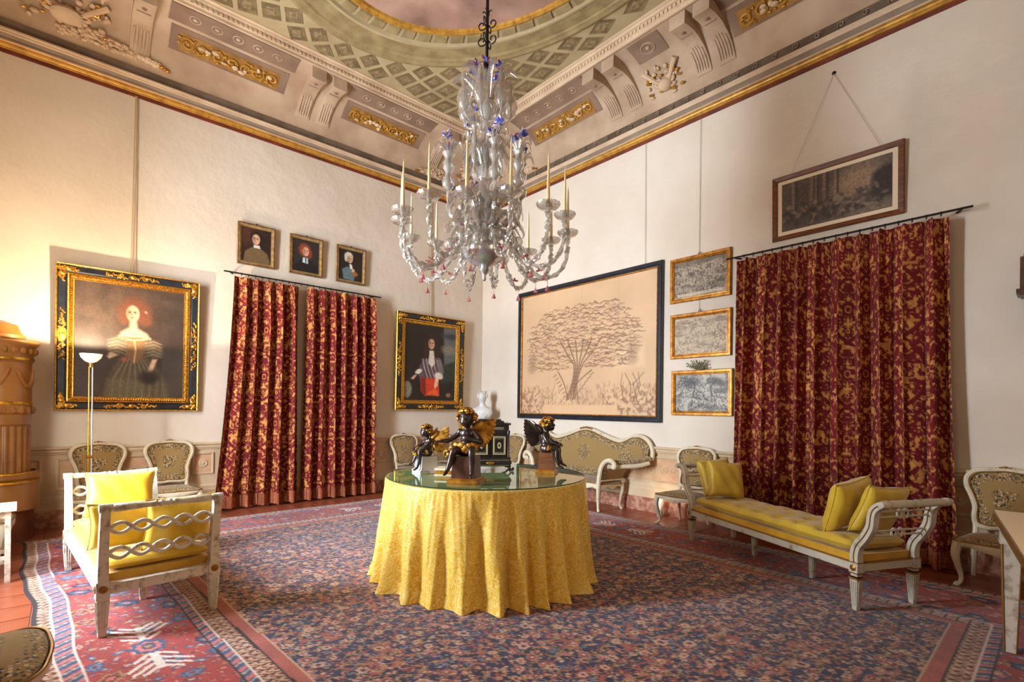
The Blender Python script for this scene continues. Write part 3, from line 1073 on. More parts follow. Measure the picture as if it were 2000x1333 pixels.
# ------------------------------------------------------------------ ceiling: lozenge lattice round an oval fresco
CCX, CCY, CZL = 4.39, -3.46, 6.28
ceil = struct(MB().box((RX / 2, -RY / 2, CZL + 0.15), (RX, RY, 0.3)).build('ceiling', 'lattice', smooth=False))
EA, EB = 2.86, 2.08
NA, dr = 40, 0.078
for k in range(0, 12):
    rho = 1.05 + (k + 0.5) * dr
    for j in range(NA):
        th = (j + 0.5 * (k % 2)) * 2 * PI / NA
        P_ = lambda r_, t_: (CCX + EA * r_ * math.cos(t_), CCY + EB * r_ * math.sin(t_))
        c = P_(rho, th)
        if not (1.06 < c[0] < 7.2 and -RY + 1.5 < c[1] < -1.06):
            continue
        hs, ht = dr * 0.80, PI / NA * 0.80
        vs, fs = [], []
        for q, z in ((1.0, 0.0), (0.96, -0.006), (0.8, -0.002), (0.5, -0.002), (0.44, -0.007)):
            for (a_, b_) in ((1, 0), (0, 1), (-1, 0), (0, -1)):
                p = P_(rho + a_ * hs * q, th + b_ * ht * q)
                vs.append((min(max(p[0], 1.0), 8), min(p[1], -1.0), CZL + z))
        for i in range(4):
            for e in range(4):
                fs.append((i * 4 + e, i * 4 + (e + 1) % 4, (i + 1) * 4 + (e + 1) % 4, (i + 1) * 4 + e))
        fs.append((16, 17, 18, 19))
        m_ = MB()
        m_.add(vs, fs[:12], 0)
        m_.f += [tuple(q) for q in fs[12:]]
        m_.mi += [1] * (len(fs) - 12)
        m_.build('coffer', ['coffer', 'coffer_rose'], ceil, smooth=False)


def oval(prof, name, mt, n=96, a0=0.0, a1=2 * PI, parent=ceil):
    vs, fs = [], []
    m = len(prof)
    full = a1 - a0 > 6.2
    cnt = n if full else n + 1
    for k in range(cnt):
        t = a0 + (a1 - a0) * k / n
        for (f, z) in prof:
            vs.append((CCX + EA * f * math.cos(t), CCY + EB * f * math.sin(t), z))
    for k in range(n):
        k2 = (k + 1) % cnt
        for i in range(m - 1):
            fs.append((k * m + i, k * m + i + 1, k2 * m + i + 1, k2 * m + i))
    mb = MB().add(vs, fs)
    return mb.build(name, mt, parent, angle=35)


oval([(1.035, CZL), (1.03, CZL - 0.02), (1.01, CZL - 0.035), (0.995, CZL - 0.02), (0.98, CZL - 0.022), (0.97, CZL)], 'oval_moulding', 'oval_band')
oval([(0.97, CZL), (0.965, CZL - 0.01), (0.885, CZL - 0.014), (0.88, CZL)], 'painted_band', 'oval_band')
oval([(0.885, CZL), (0.88, CZL - 0.03), (0.865, CZL - 0.034), (0.858, CZL)], 'oval_moulding', 'lattice')
for k in range(56):
    t = 2 * PI * k / 56
    oval([(0.855, CZL), (0.85, CZL - 0.016), (0.805, CZL - 0.02), (0.80, CZL)], 'block', 'oval_band', 3, t, t + 0.085)
oval([(0.795, CZL), (0.79, CZL - 0.03), (0.775, CZL - 0.045), (0.76, CZL - 0.03), (0.755, CZL)], 'gilded_moulding', 'gold_paint')
n = 72
mb = MB().add([(CCX, CCY, CZL - 0.004)] + [(CCX + EA * 0.757 * math.cos(2 * PI * k / n), CCY + EB * 0.757 * math.sin(2 * PI * k / n), CZL - 0.004) for k in range(n)],
              [(0, 1 + k, 1 + (k + 1) % n) for k in range(n)])
fres = mb.build('fresco', 'fresco', ceil, smooth=False)
mb = MB()
for (x, y, rx, ry, rr) in ((0.05, 0.0, 0.34, 0.2, 0.6), (-0.25, 0.3, 0.3, 0.16, 1.0)):
    mb.add([(CCX + x + rx * math.cos(q) * math.cos(rr) - ry * math.sin(q) * math.sin(rr), CCY + y + rx * math.cos(q) * math.sin(rr) + ry * math.sin(q) * math.cos(rr), CZL - 0.008) for q in np.linspace(0, 2 * PI, 24, endpoint=False)], [tuple(range(24))])
mb.build('fresco_drapery', 'fresco_orange', fres, smooth=False)
# ================================================================== painted pictures (colour laid on a fine sheet)
class Canvas:
    def __init__(self, w_, h_, bg):
        self.w, self.h = w_, h_
        self.im = np.empty((h_, w_, 3))
        self.im[:] = bg
        self.yy, self.xx = np.mgrid[0:h_, 0:w_].astype(float)
        self.xx = (self.xx + 0.5) / w_
        self.yy = (self.yy + 0.5) / h_

    def blend(self, a_, c):
        self.im += (np.array(c, float) - self.im) * np.clip(a_, 0, 1)[..., None]

    def ell(self, cx, cy, rx, ry, c, soft=0.15, rot=0.0, a=1.0):
        asp = self.h / self.w
        dx, dy = self.xx - cx, (self.yy - cy) * asp
        cs, sn = math.cos(rot), math.sin(rot)
        d = np.hypot((dx * cs + dy * sn) / rx, (-dx * sn + dy * cs) / (ry * asp))
        self.blend(a * np.clip((1 - d) / soft + 0.5, 0, 1), c)

    def poly(self, pts, c, soft=0.012, a=1.0):
        # signed distance to the polygon, in canvas widths
        asp = self.h / self.w
        d2 = np.full(self.xx.shape, 1e9)
        ins = np.zeros(self.xx.shape, bool)
        n = len(pts)
        X, Y = self.xx, self.yy * asp
        for i in range(n):
            x1, y1 = pts[i][0], pts[i][1] * asp
            x2, y2 = pts[(i + 1) % n][0], pts[(i + 1) % n][1] * asp
            ex, ey = x2 - x1, y2 - y1
            t = np.clip(((X - x1) * ex + (Y - y1) * ey) / (ex * ex + ey * ey + 1e-12), 0, 1)
            d2 = np.minimum(d2, (X - x1 - t * ex) ** 2 + (Y - y1 - t * ey) ** 2)
            if abs(y2 - y1) > 1e-9:
                c_ = ((y1 > Y) != (y2 > Y)) & (X < (x2 - x1) * (Y - y1) / (y2 - y1) + x1)
                ins ^= c_
        sd = np.sqrt(d2) * np.where(ins, 1, -1)
        self.blend(a * np.clip(sd / soft + 0.5, 0, 1), c)

    def stroke(self, pts, wd, c, a=1.0, taper=True):
        asp = self.h / self.w
        for i in range(len(pts) - 1):
            (x1, y1), (x2, y2) = pts[i], pts[i + 1]
            pad = wd * 2.5
            x_lo, x_hi = max(0, int((min(x1, x2) - pad) * self.w)), min(self.w, int((max(x1, x2) + pad) * self.w) + 2)
            y_lo, y_hi = max(0, int((min(y1, y2) - pad / asp) * self.h)), min(self.h, int((max(y1, y2) + pad / asp) * self.h) + 2)
            if x_lo >= x_hi or y_lo >= y_hi:
                continue
            X, Y = self.xx[y_lo:y_hi, x_lo:x_hi], self.yy[y_lo:y_hi, x_lo:x_hi] * asp
            ex, ey = x2 - x1, (y2 - y1) * asp
            t = np.clip(((X - x1) * ex + (Y - y1 * asp) * ey) / (ex * ex + ey * ey + 1e-12), 0, 1)
            d = np.hypot(X - x1 - t * ex, Y - y1 * asp - t * ey)
            al = a * np.clip(1.5 - d / wd, 0, 1)
            sub = self.im[y_lo:y_hi, x_lo:x_hi]
            sub += (np.array(c, float) - sub) * al[..., None]

    def grain(self, amt, cells, seed, octv=3):
        n = vnoise((self.h, self.w), cells, seed, octv)
        self.im *= (1 + amt * (n - 0.5) * 2)[..., None]

    def sheet(self, name, w_, h_, y, z0, material, parent):
        X = np.broadcast_to(np.linspace(-w_ / 2, w_ / 2, self.w)[None, :], (self.h, self.w))
        Z = np.broadcast_to(np.linspace(z0 + h_, z0, self.h)[:, None], (self.h, self.w))
        Y = np.full((self.h, self.w), -y)
        return grid_obj(name, X, Y, Z, lin(np.clip(self.im, 0, 255)), material, parent)


def face(cv_, x, y, s, skin=(206, 164, 136), hair=(70, 44, 32), turn=0.0, lip=(176, 84, 74)):
    """a small painted head: s is its half height in canvas heights"""
    asp = cv_.h / cv_.w
    sx = s * asp
    sh = tuple(c * 0.66 for c in skin)
    cv_.ell(x, y, sx * 0.68, s, skin, 0.22)
    cv_.ell(x - sx * (0.42 + turn * 0.2), y + s * 0.1, sx * 0.3, s * 0.8, sh, 0.9, 0, 0.55)
    for e in (-1, 1):
        ex = x + sx * (0.27 * e + turn)
        cv_.ell(ex, y - s * 0.12, sx * 0.15, s * 0.075, (60, 40, 34), 0.7, 0, 0.9)
        cv_.ell(ex, y - s * 0.26, sx * 0.2, s * 0.045, hair, 0.9, 0, 0.6)
    cv_.ell(x + sx * turn * 1.2, y + s * 0.16, sx * 0.07, s * 0.22, sh, 0.9, 0, 0.7)
    cv_.ell(x + sx * turn, y + s * 0.5, sx * 0.2, s * 0.075, lip, 0.7, 0, 0.9)
    cv_.ell(x + sx * (turn + 0.2), y + s * 0.2, sx * 0.2, s * 0.2, (214, 140, 118), 1.0, 0, 0.35)


def lady():
    c = Canvas(220, 272, (62, 48, 42))
    c.ell(0.2, 0.1, 0.6, 0.4, (92, 74, 62), 1.0, 0, 0.6)
    c.ell(0.85, 0.75, 0.5, 0.5, (40, 28, 24), 1.0, 0, 0.7)
    c.grain(0.2, (9, 8), 1)
    # skirt
    c.poly([(0.43, 0.6), (0.62, 0.6), (0.74, 0.72), (0.82, 0.86), (0.86, 1.02), (0.26, 1.02), (0.31, 0.8), (0.37, 0.68)], (84, 70, 52), 0.06)
    for k in range(15):
        x = 0.3 + 0.034 * k
        c.stroke([(0.44 + 0.012 * k, 0.64), (x, 0.84), (x - 0.01, 1.0)], 0.006, (128, 114, 86) if k % 2 else (60, 48, 36), 0.5)
    c.poly([(0.28, 0.83), (0.6, 0.84), (0.62, 1.02), (0.25, 1.02)], (104, 94, 72), 0.05, 0.5)
    # hair
    for (x, y, r) in ((0.44, 0.24, 0.075), (0.585, 0.23, 0.09), (0.625, 0.3, 0.06), (0.43, 0.3, 0.05), (0.52, 0.185, 0.11)):
        c.ell(x, y, r, r * 0.86, (104, 60, 42), 0.8, 0, 0.85)
    c.ell(0.625, 0.22, 0.014, 0.012, (150, 120, 98), 0.6)
    # neck and shoulders
    c.poly([(0.482, 0.29), (0.538, 0.29), (0.548, 0.37), (0.64, 0.415), (0.675, 0.47), (0.375, 0.47), (0.4, 0.415), (0.472, 0.37)], (188, 152, 124), 0.03)
    face(c, 0.505, 0.243, 0.072, (190, 150, 122), (92, 54, 38), -0.06)
    # bodice and lace collar
    c.poly([(0.385, 0.455), (0.66, 0.455), (0.62, 0.58), (0.575, 0.66), (0.52, 0.69), (0.46, 0.64), (0.43, 0.56)], (112, 82, 54), 0.02)
    c.stroke([(0.38, 0.455), (0.45, 0.475), (0.52, 0.48), (0.6, 0.47), (0.67, 0.455)], 0.01, (190, 172, 144), 0.7)
    c.stroke([(0.52, 0.48), (0.535, 0.57), (0.52, 0.68)], 0.008, (190, 150, 96), 0.8)
    # striped puffed sleeves
    for (x, y, r_) in ((0.37, 0.54, 0.5), (0.7, 0.55, -0.5)):
        c.ell(x, y, 0.085, 0.085, (96, 80, 62), 0.5, r_)
        for k in range(5):
            q = -0.06 + 0.03 * k
            c.stroke([(x - 0.08, y + q + 0.012), (x, y + q - 0.012), (x + 0.08, y + q + 0.012)], 0.005, (168, 154, 130), 0.45)
    c.poly([(0.31, 0.6), (0.38, 0.62), (0.3, 0.66), (0.28, 0.64)], (216, 186, 156), 0.02, 0.8)
    c.poly([(0.69, 0.64), (0.74, 0.64), (0.7, 0.74), (0.66, 0.8), (0.635, 0.78), (0.66, 0.72)], (192, 156, 124), 0.02)
    c.ell(0.66, 0.81, 0.09, 0.06, (36, 28, 24), 0.8)
    c.ell(0.43, 0.66, 0.03, 0.02, (170, 70, 60), 0.8, 0, 0.7)
    c.grain(0.12, (70, 60), 2)
    return c


def gentleman():
    c = Canvas(180, 228, (32, 25, 25))
    c.poly([(0.74, 0.0), (1.0, 0.0), (1.0, 0.62), (0.76, 0.55)], (96, 100, 96), 0.04)
    c.ell(0.9, 0.12, 0.2, 0.04, (58, 62, 68), 0.9)
    c.ell(0.85, 0.3, 0.15, 0.06, (128, 122, 108), 0.9)
    c.poly([(0.7, 0.52), (1.0, 0.45), (1.0, 0.75), (0.7, 0.75)], (46, 54, 44), 0.06)
    c.ell(0.28, 0.4, 0.3, 0.5, (26, 18, 18), 1.0, 0, 0.6)
    # long dark wig
    c.ell(0.5, 0.25, 0.13, 0.14, (44, 28, 22), 0.35)
    c.ell(0.42, 0.36, 0.07, 0.14, (48, 30, 24), 0.5)
    c.ell(0.61, 0.38, 0.075, 0.16, (44, 28, 22), 0.5)
    # body in a grey striped mantle
    c.poly([(0.36, 0.45), (0.64, 0.42), (0.74, 0.52), (0.74, 0.68), (0.62, 0.72), (0.3, 0.72), (0.24, 0.64), (0.3, 0.52)], (92, 76, 84), 0.03)
    for k in range(11):
        x = 0.28 + 0.034 * k
        c.stroke([(x + 0.03, 0.45), (x + 0.06, 0.56), (x + 0.13, 0.7)], 0.008, (198, 180, 178) if k % 2 else (72, 50, 58), 0.75)
    c.poly([(0.47, 0.33), (0.55, 0.33), (0.58, 0.5), (0.52, 0.56), (0.45, 0.5)], (214, 204, 184), 0.02)
    face(c, 0.505, 0.245, 0.07, (198, 152, 120), (50, 34, 28), 0.05)
    c.poly([(0.64, 0.42), (0.7, 0.44), (0.76, 0.6), (0.72, 0.68), (0.64, 0.62)], (120, 110, 104), 0.03)
    c.ell(0.66, 0.665, 0.085, 0.045, (226, 216, 200), 0.4, 0.3)
    c.ell(0.27, 0.62, 0.07, 0.03, (214, 206, 190), 0.4, -0.4)
    # red table, hand, paper, globe
    c.poly([(0.3, 0.7), (0.66, 0.7), (0.68, 0.92), (0.4, 0.94), (0.32, 0.88)], (206, 58, 30), 0.02)
    c.poly([(0.3, 0.7), (0.4, 0.7), (0.42, 0.93), (0.34, 0.9)], (120, 28, 20), 0.03)
    c.poly([(0.42, 0.92), (0.58, 0.83), (0.68, 0.92), (0.66, 0.94)], (232, 92, 36), 0.02)
    c.poly([(0.6, 0.68), (0.66, 0.7), (0.64, 0.8), (0.58, 0.84), (0.57, 0.8)], (226, 190, 158), 0.02)
    c.poly([(0.12, 0.72), (0.2, 0.66), (0.24, 0.67), (0.18, 0.73)], (200, 156, 126), 0.02)
    c.ell(0.06, 0.86, 0.09, 0.11, (128, 120, 100), 0.3)
    c.ell(0.86, 0.92, 0.05, 0.03, (150, 104, 70), 0.6)
    c.grain(0.16, (60, 50), 5)
    return c


def small_portrait(kind):
    c = Canvas(90, 114, (42, 31, 27))
    if kind == 0:
        c.ell(0.2, 0.2, 0.4, 0.3, (96, 48, 34), 1.0, 0, 0.6)
        c.ell(0.5, 0.26, 0.2, 0.2, (38, 28, 24), 0.3)
        c.ell(0.66, 0.34, 0.09, 0.16, (34, 26, 24), 0.4)
        c.poly([(0.14, 0.7), (0.36, 0.56), (0.64, 0.56), (0.86, 0.68), (0.95, 0.9), (0.95, 1.02), (0.08, 1.02)], (104, 84, 58), 0.04)
        c.poly([(0.41, 0.48), (0.61, 0.48), (0.63, 0.57), (0.41, 0.57)], (206, 196, 182), 0.03)
        face(c, 0.49, 0.32, 0.15, (200, 156, 126), (40, 28, 24), -0.06)
    elif kind == 1:
        c.im[:] = (46, 42, 38)
        c.ell(0.44, 0.32, 0.22, 0.2, (140, 66, 38), 0.5)
        c.ell(0.6, 0.42, 0.12, 0.14, (128, 58, 34), 0.6)
        c.poly([(0.1, 0.78), (0.34, 0.6), (0.64, 0.6), (0.9, 0.74), (0.96, 1.02), (0.04, 1.02)], (30, 28, 30), 0.04)
        face(c, 0.48, 0.36, 0.14, (202, 154, 126), (110, 60, 40), -0.04)
        c.poly([(0.38, 0.56), (0.46, 0.54), (0.47, 0.72), (0.36, 0.7)], (186, 206, 214), 0.02)
        c.poly([(0.5, 0.54), (0.57, 0.56), (0.58, 0.72), (0.5, 0.73)], (170, 192, 202), 0.02)
    else:
        c.im[:] = (38, 28, 26)
        c.poly([(0.14, 0.66), (0.34, 0.55), (0.58, 0.58), (0.7, 0.78), (0.62, 1.0), (0.2, 0.96)], (92, 112, 118), 0.05)
        c.ell(0.4, 0.22, 0.18, 0.15, (206, 194, 176), 0.35)
        c.ell(0.3, 0.32, 0.07, 0.08, (196, 184, 166), 0.5)
        face(c, 0.46, 0.3, 0.13, (200, 160, 130), (120, 100, 84), 0.06)
        c.poly([(0.42, 0.46), (0.54, 0.46), (0.58, 0.6), (0.48, 0.62)], (226, 218, 206), 0.03)
        c.ell(0.6, 0.66, 0.07, 0.06, (214, 170, 136), 0.4)
        c.ell(0.68, 0.76, 0.12, 0.08, (140, 92, 52), 0.5)
    c.grain(0.14, (30, 24), 9 + kind)
    return c


def engraving(kind, w_=160, h_=108):
    rs = random.Random(40 + kind)
    tone = [(176, 160, 138), (196, 176, 148), (188, 180, 166)][kind]
    ink = [(78, 68, 60), (122, 104, 88), (74, 72, 74)][kind]
    c = Canvas(w_, h_, tone)
    n1 = vnoise((h_, w_), (h_ / 3.2, w_ / 3.2), 50 + kind)
    n2 = vnoise((h_, w_), (6, 9), 60 + kind, 2)
    c.blend(np.clip((n1 - 0.38) * 2.6, 0, 1) * np.clip((n2 - 0.28) * 2.6, 0.2, 1) * 0.85, ink)
    c.blend(np.clip((vnoise((h_, w_), (7, 3), 90 + kind, 2) - 0.5) * 2.4, 0, 0.55), ink)
    c.blend(np.clip((vnoise((h_, w_), (9, 5), 95 + kind, 2) - 0.55) * 3, 0, 0.6), tone)
    for _ in range(210):
        x, y = rs.random(), rs.uniform(0.08, 0.95)
        if rs.random() < 0.5:
            c.stroke([(x, y), (x + rs.uniform(-.01, .01), y + rs.uniform(.05, .12))], 0.006, ink, 0.6)
            c.ell(x, y - 0.012, 0.007, 0.012, tone, 0.5)
        else:
            c.stroke([(x, y), (x + rs.uniform(-.05, .05), y + rs.uniform(-.05, .05)), (x + rs.uniform(-.08, .08), y + rs.uniform(-.04, .06))], 0.005, ink, 0.6)
    if kind == 0:
        c.poly([(0, 0), (1, 0), (1, 0.1), (0, 0.16)], ink, 0.03, 0.5)
        c.stroke([(0.1, 0.93), (0.9, 0.92)], 0.03, (214, 200, 176), 0.7)
    if kind == 2:
        c.stroke([(0.35, 0.6), (0.38, 0.3), (0.3, 0.15)], 0.014, ink, 0.8)
        c.stroke([(0.7, 0.6), (0.68, 0.35), (0.78, 0.15)], 0.014, ink, 0.8)
        for (x, y) in ((0.25, 0.2), (0.36, 0.16), (0.72, 0.18), (0.82, 0.22)):
            c.ell(x, y, 0.09, 0.1, ink, 0.9, 0, 0.6)
    return c


def dark_print():
    c = Canvas(150, 84, (96, 82, 70))
    c.poly([(0, 0), (0.62, 0), (0.5, 0.5), (0.55, 1), (0, 1)], (78, 66, 58), 0.15)
    c.ell(0.72, 0.35, 0.2, 0.3, (142, 116, 94), 1.0)
    c.poly([(0.84, 0.3), (0.92, 0.2), (1.02, 0.18), (1.02, 0.8), (0.82, 0.7)], (52, 44, 42), 0.05)
    for x, wd in ((0.12, 0.02), (0.3, 0.022), (0.34, 0.012), (0.42, 0.018), (0.52, 0.014)):
        c.stroke([(x, 0.0), (x + 0.003, 0.6)], wd, (146, 120, 98), 0.5)
        c.stroke([(x + wd * 1.4, 0.0), (x + wd * 1.4, 0.6)], wd * 0.7, (52, 44, 40), 0.7)
    rs = random.Random(71)
    for _ in range(120):
        x, y = rs.random() * 0.95, rs.uniform(0.5, 0.92)
        col = (140, 118, 98) if rs.random() < 0.45 else (54, 46, 42)
        c.ell(x, y, rs.uniform(.01, .035), rs.uniform(.02, .08), col, 0.8, rs.random() * 3, 0.6)
    c.poly([(0.4, 0.98), (1.0, 0.86), (1.0, 1.02), (0.3, 1.02)], (130, 108, 86), 0.05, 0.6)
    c.grain(0.25, (40, 70), 72)
    return c


def family_tree():
    c = Canvas(330, 250, (208, 172, 134))
    c.grain(0.05, (6, 8), 81)
    ink = (126, 92, 70)
    rs = random.Random(82)
    # the paper's joins, and a pale reflection on the glass painted into the drawing
    for x in (0.24, 0.5, 0.76):
        c.stroke([(x, 0), (x, 1)], 0.0018, (186, 148, 110), 0.5)
    c.poly([(0.72, 0.5), (0.92, 0.5), (0.93, 0.66), (0.74, 0.66)], (220, 186, 148), 0.03, 0.7)
    # trunk and main limbs
    base = (0.43, 0.88)
    for dx in (-0.06, -0.035, -0.01, 0.015, 0.04, 0.07):
        pts = [(base[0] + dx * 0.7, base[1]), (0.45 + dx * 0.3, 0.76), (0.475 + dx * 0.5, 0.62), (0.48 + dx * 1.5, 0.52), (0.48 + dx * 2.4, 0.42)]
        c.stroke([tuple(p) for p in spline(pts, 5)], 0.0042, ink, 0.75)
    for sx_ in (-1, 1):
        c.stroke([tuple(p) for p in spline([(0.42 + 0.02 * sx_, 0.88), (0.42 + 0.05 * sx_, 0.76), (0.45 + 0.13 * sx_, 0.66)], 6)], 0.004, ink, 0.7)
        for k in range(8):
            f = k / 8
            x, y = 0.42 + (0.02 + 0.14 * f) * sx_ + 0.02 * f, 0.88 - 0.22 * f
            c.stroke([(x - 0.012, y + 0.012), (x + 0.012, y - 0.006)], 0.003, ink, 0.7)
    # rows of leafy twigs filling a broad crown
    for r in range(19):
        y = 0.16 + r * 0.026
        half = 0.43 * math.sqrt(max(0.05, 1 - ((y - 0.42) / 0.33) ** 2)) if y < 0.64 else 0.16
        n = int(half * 46) + 3
        for k in range(n):
            x = 0.48 - half + 2 * half * (k + rs.random()) / n
            if 0.43 < x < 0.53 and y > 0.5:
                continue
            slope = rs.uniform(-.004, .01)
            ln = rs.uniform(0.015, 0.045)
            yy = y + rs.uniform(-.012, .012) + (x - 0.48) ** 2 * 0.12
            c.stroke([(x - ln, yy + 0.006), (x - ln * 0.3, yy - 0.006), (x + ln * 0.4, yy + 0.003), (x + ln, yy + slope)], rs.uniform(.0015, .0034), ink, rs.uniform(.3, .8))
            if rs.random() < 0.6:
                c.ell(x, yy - 0.006, rs.uniform(.004, .009), rs.uniform(.005, .009), (130, 98, 76), 0.7, 0, 0.6)
    # landscape and scrub along the bottom
    n2 = vnoise((250, 330), (60, 80), 83)
    band = np.clip((c.yy - 0.76) / 0.1, 0, 1) * np.clip((n2 - 0.42) * 3, 0, 1)
    side = np.clip((np.abs(c.xx - 0.46) - 0.12) / 0.2, 0.15, 1)
    c.blend(band * side * 0.75, (138, 100, 74))
    for _ in range(260):
        x, y = rs.random(), rs.uniform(0.78, 0.97)
        c.stroke([(x, y), (x + rs.uniform(-.012, .012), y - rs.uniform(.01, .035))], 0.0022, ink, 0.5)
    for _ in range(5):
        x = rs.uniform(0.78, 0.9)
        c.stroke([(x, 0.9), (x + rs.uniform(-.03, .03), 0.78), (x + rs.uniform(-.05, .05), 0.7)], 0.003, ink, 0.6)
    for (x, y) in ((0.1, 0.55), (0.09, 0.62), (0.86, 0.53), (0.85, 0.6)):
        c.ell(x, y, 0.035, 0.04, (150, 118, 92), 0.9, 0, 0.5)
    c.poly([(0.2, 0.925), (0.76, 0.925), (0.76, 1.0), (0.2, 1.0)], (214, 176, 136), 0.008, 0.95)
    return c


# ================================================================== frames and pictures on the walls
def ornament(mb, cx, cz, w_, h_, y, seed, n=16):
    """a carved cluster of leaves and two curling volutes"""
    rs = random.Random(seed)
    big = max(w_, h_)
    for k in range(n):
        f = (k + 0.5) / n * 2 - 1
        px_ = cx + f * w_ / 2 * 0.92
        pz_ = cz + rs.uniform(-0.3, 0.3) * h_ * (1 - 0.5 * abs(f)) if w_ >= h_ else cz + rs.uniform(-0.3, 0.3) * h_
        if h_ > w_:
            px_, pz_ = cx + rs.uniform(-0.3, 0.3) * w_, cz + f * h_ / 2 * 0.92
        R = Matrix.Rotation(rs.uniform(0, PI), 3, 'Y')
        mb.ell((px_, -y, pz_), (rs.uniform(.012, .026), rs.uniform(.008, .016), rs.uniform(.008, .014)), 6, 5, R)
    for fl in (-1, 1):
        q = big * 0.22
        if w_ >= h_:
            sp = spiral(cx + fl * q, cz, min(w_, h_) * 0.36, 1.3, PI * 0.6, 14, 0.2, fl)
        else:
            sp = [(cx + (p[1]), cz + fl * q + p[0]) for p in spiral(0, 0, min(w_, h_) * 0.36, 1.3, PI * 0.6, 14, 0.2, fl)]
        mb.tube([(p[0], -y, p[1]) for p in sp], 0.009, 5)
    mb.ell((cx, -y - 0.006, cz), (0.034, 0.018, 0.028), 8, 6)


def rope(mb, w_, h_, z0, y, r, step):
    for (a_, b_) in (((-w_ / 2, z0), (w_ / 2, z0)), ((w_ / 2, z0), (w_ / 2, z0 + h_)), ((w_ / 2, z0 + h_), (-w_ / 2, z0 + h_)), ((-w_ / 2, z0 + h_), (-w_ / 2, z0))):
        L_ = math.hypot(b_[0] - a_[0], b_[1] - a_[1])
        n = int(L_ / step)
        ang = math.atan2(b_[1] - a_[1], b_[0] - a_[0])
        R = Matrix.Rotation(-(ang + 0.9), 3, 'Y')
        for k in range(n):
            f = (k + 0.5) / n
            mb.ell((a_[0] + (b_[0] - a_[0]) * f, -y, a_[1] + (b_[1] - a_[1]) * f), (step * 0.78, r * 0.7, r * 0.42), 6, 4, R)


def hang(side, s, z, name, label, cat, group=None, tilt=0.0, off=0.004):
    if side == 'left':
        return thing(name, label, cat, (off + (0.02 if tilt else 0), s, z), PI / 2, group, tilt)
    return thing(name, label, cat, (s, -off, z), 0.0, group, tilt)


def baroque(side, s, z, w_, h_, band, art, label, seed, tilt, corner):
    t = hang(side, s, z, 'framed_portrait', label, 'painting', None, tilt)
    MB().frame(w_, h_, [(0, 0), (0, 0.05), (0.008, 0.06), (0.016, 0.056), (0.018, 0.04)]).build('outer_moulding', 'gold', t, smooth=False)
    MB().frame(w_, h_, [(0.016, 0.04), (0.03, 0.05), (band * 0.5, 0.052), (band * 0.62, 0.036), (band * 0.66, 0.034)]).build('lacquer_band', 'blue_black' if corner else 'black', t, smooth=False)
    MB().frame(w_, h_, [(band * 0.64, 0.03), (band * 0.64, 0.046), (band * 0.72, 0.05), (band * 0.76, 0.034), (band * 0.92, 0.026), (band, 0.03), (band + 0.006, 0.012)]).build('inner_moulding', 'gold', t, smooth=False)
    m_ = MB()
    rope(m_, w_ - 1.68 * band, h_ - 1.68 * band, band * 0.84, 0.04, 0.024, 0.024)
    m_.build('rope_carving', 'gold', t)
    bc = band * 0.36
    k = 0
    for sx_ in (-1, 1):
        for sz_ in (0, 1):
            m_ = MB()
            x, zz = sx_ * (w_ / 2 - bc), bc if sz_ == 0 else h_ - bc
            ornament(m_, x - sx_ * 0.05, zz, 0.2, band * 0.5, 0.056, seed + k, 14)
            ornament(m_, x, zz + (0.06 if sz_ == 0 else -0.06), band * 0.5, 0.2, 0.056, seed + k + 30, 14)
            m_.build('corner_carving', 'gold', t)
            k += 1
    for (x, zz, ww, hh) in ((0, bc, 0.4 * w_, band * 0.55), (0, h_ - bc, 0.4 * w_, band * 0.55), (-w_ / 2 + bc, h_ * 0.52, band * 0.55, 0.38 * h_), (w_ / 2 - bc, h_ * 0.5, band * 0.55, 0.4 * h_)):
        m_ = MB()
        ornament(m_, x, zz, ww, hh, 0.056, seed + 50 + k, 34)
        m_.build('centre_carving', 'gold', t)
        k += 1
    if corner:
        m_ = MB().ell((-w_ / 2 + bc, -0.055, h_ * 0.52), (0.045, 0.02, 0.09), 12, 8)
        m_.build('medallion', 'gold_paint', t)
    art.sheet('canvas', w_ - 2 * band, h_ - 2 * band, 0.014, band, 'painted', t)
    MB().box((0, 0.0, h_ / 2), (w_ - 0.04, 0.012, h_ - 0.04)).build('backing', 'dark_wood', t, smooth=False)
    return t


baroque('left', -5.61, 1.36, 1.42, 1.71, 0.165, lady(), 'large portrait of a red-haired lady in black and gold carved frame', 100, 0.035, True)
baroque('left', -1.235, 1.395, 1.46, 1.73, 0.18, gentleman(), 'portrait of a bewigged man beside a red table in black and gold carved frame', 200, 0.02, False)


def cords(name, label, side, pts_list, r, m_, group=None):
    mb = MB()
    for pts in pts_list:
        mb.tube([((p[0], p[1], p[2])) for p in pts], r, 6)
    return tag(mb.build(name, m_), label, 'cord', group)


cords('hanging_cord', 'pair of pale cords running up the wall from the portrait of the lady', 'left',
      [[(0.05, -5.63, 3.07), (0.03, -5.6, 5.31)], [(0.05, -5.6, 3.07), (0.03, -5.585, 5.31)]], 0.006, 'cord')
cords('hanging_cord', 'pair of pale cords running up the wall from the portrait of the bewigged man', 'left',
      [[(0.04, -1.275, 3.12), (0.025, -1.275, 5.31)], [(0.04, -1.24, 3.12), (0.025, -1.25, 5.31)]], 0.006, 'cord')

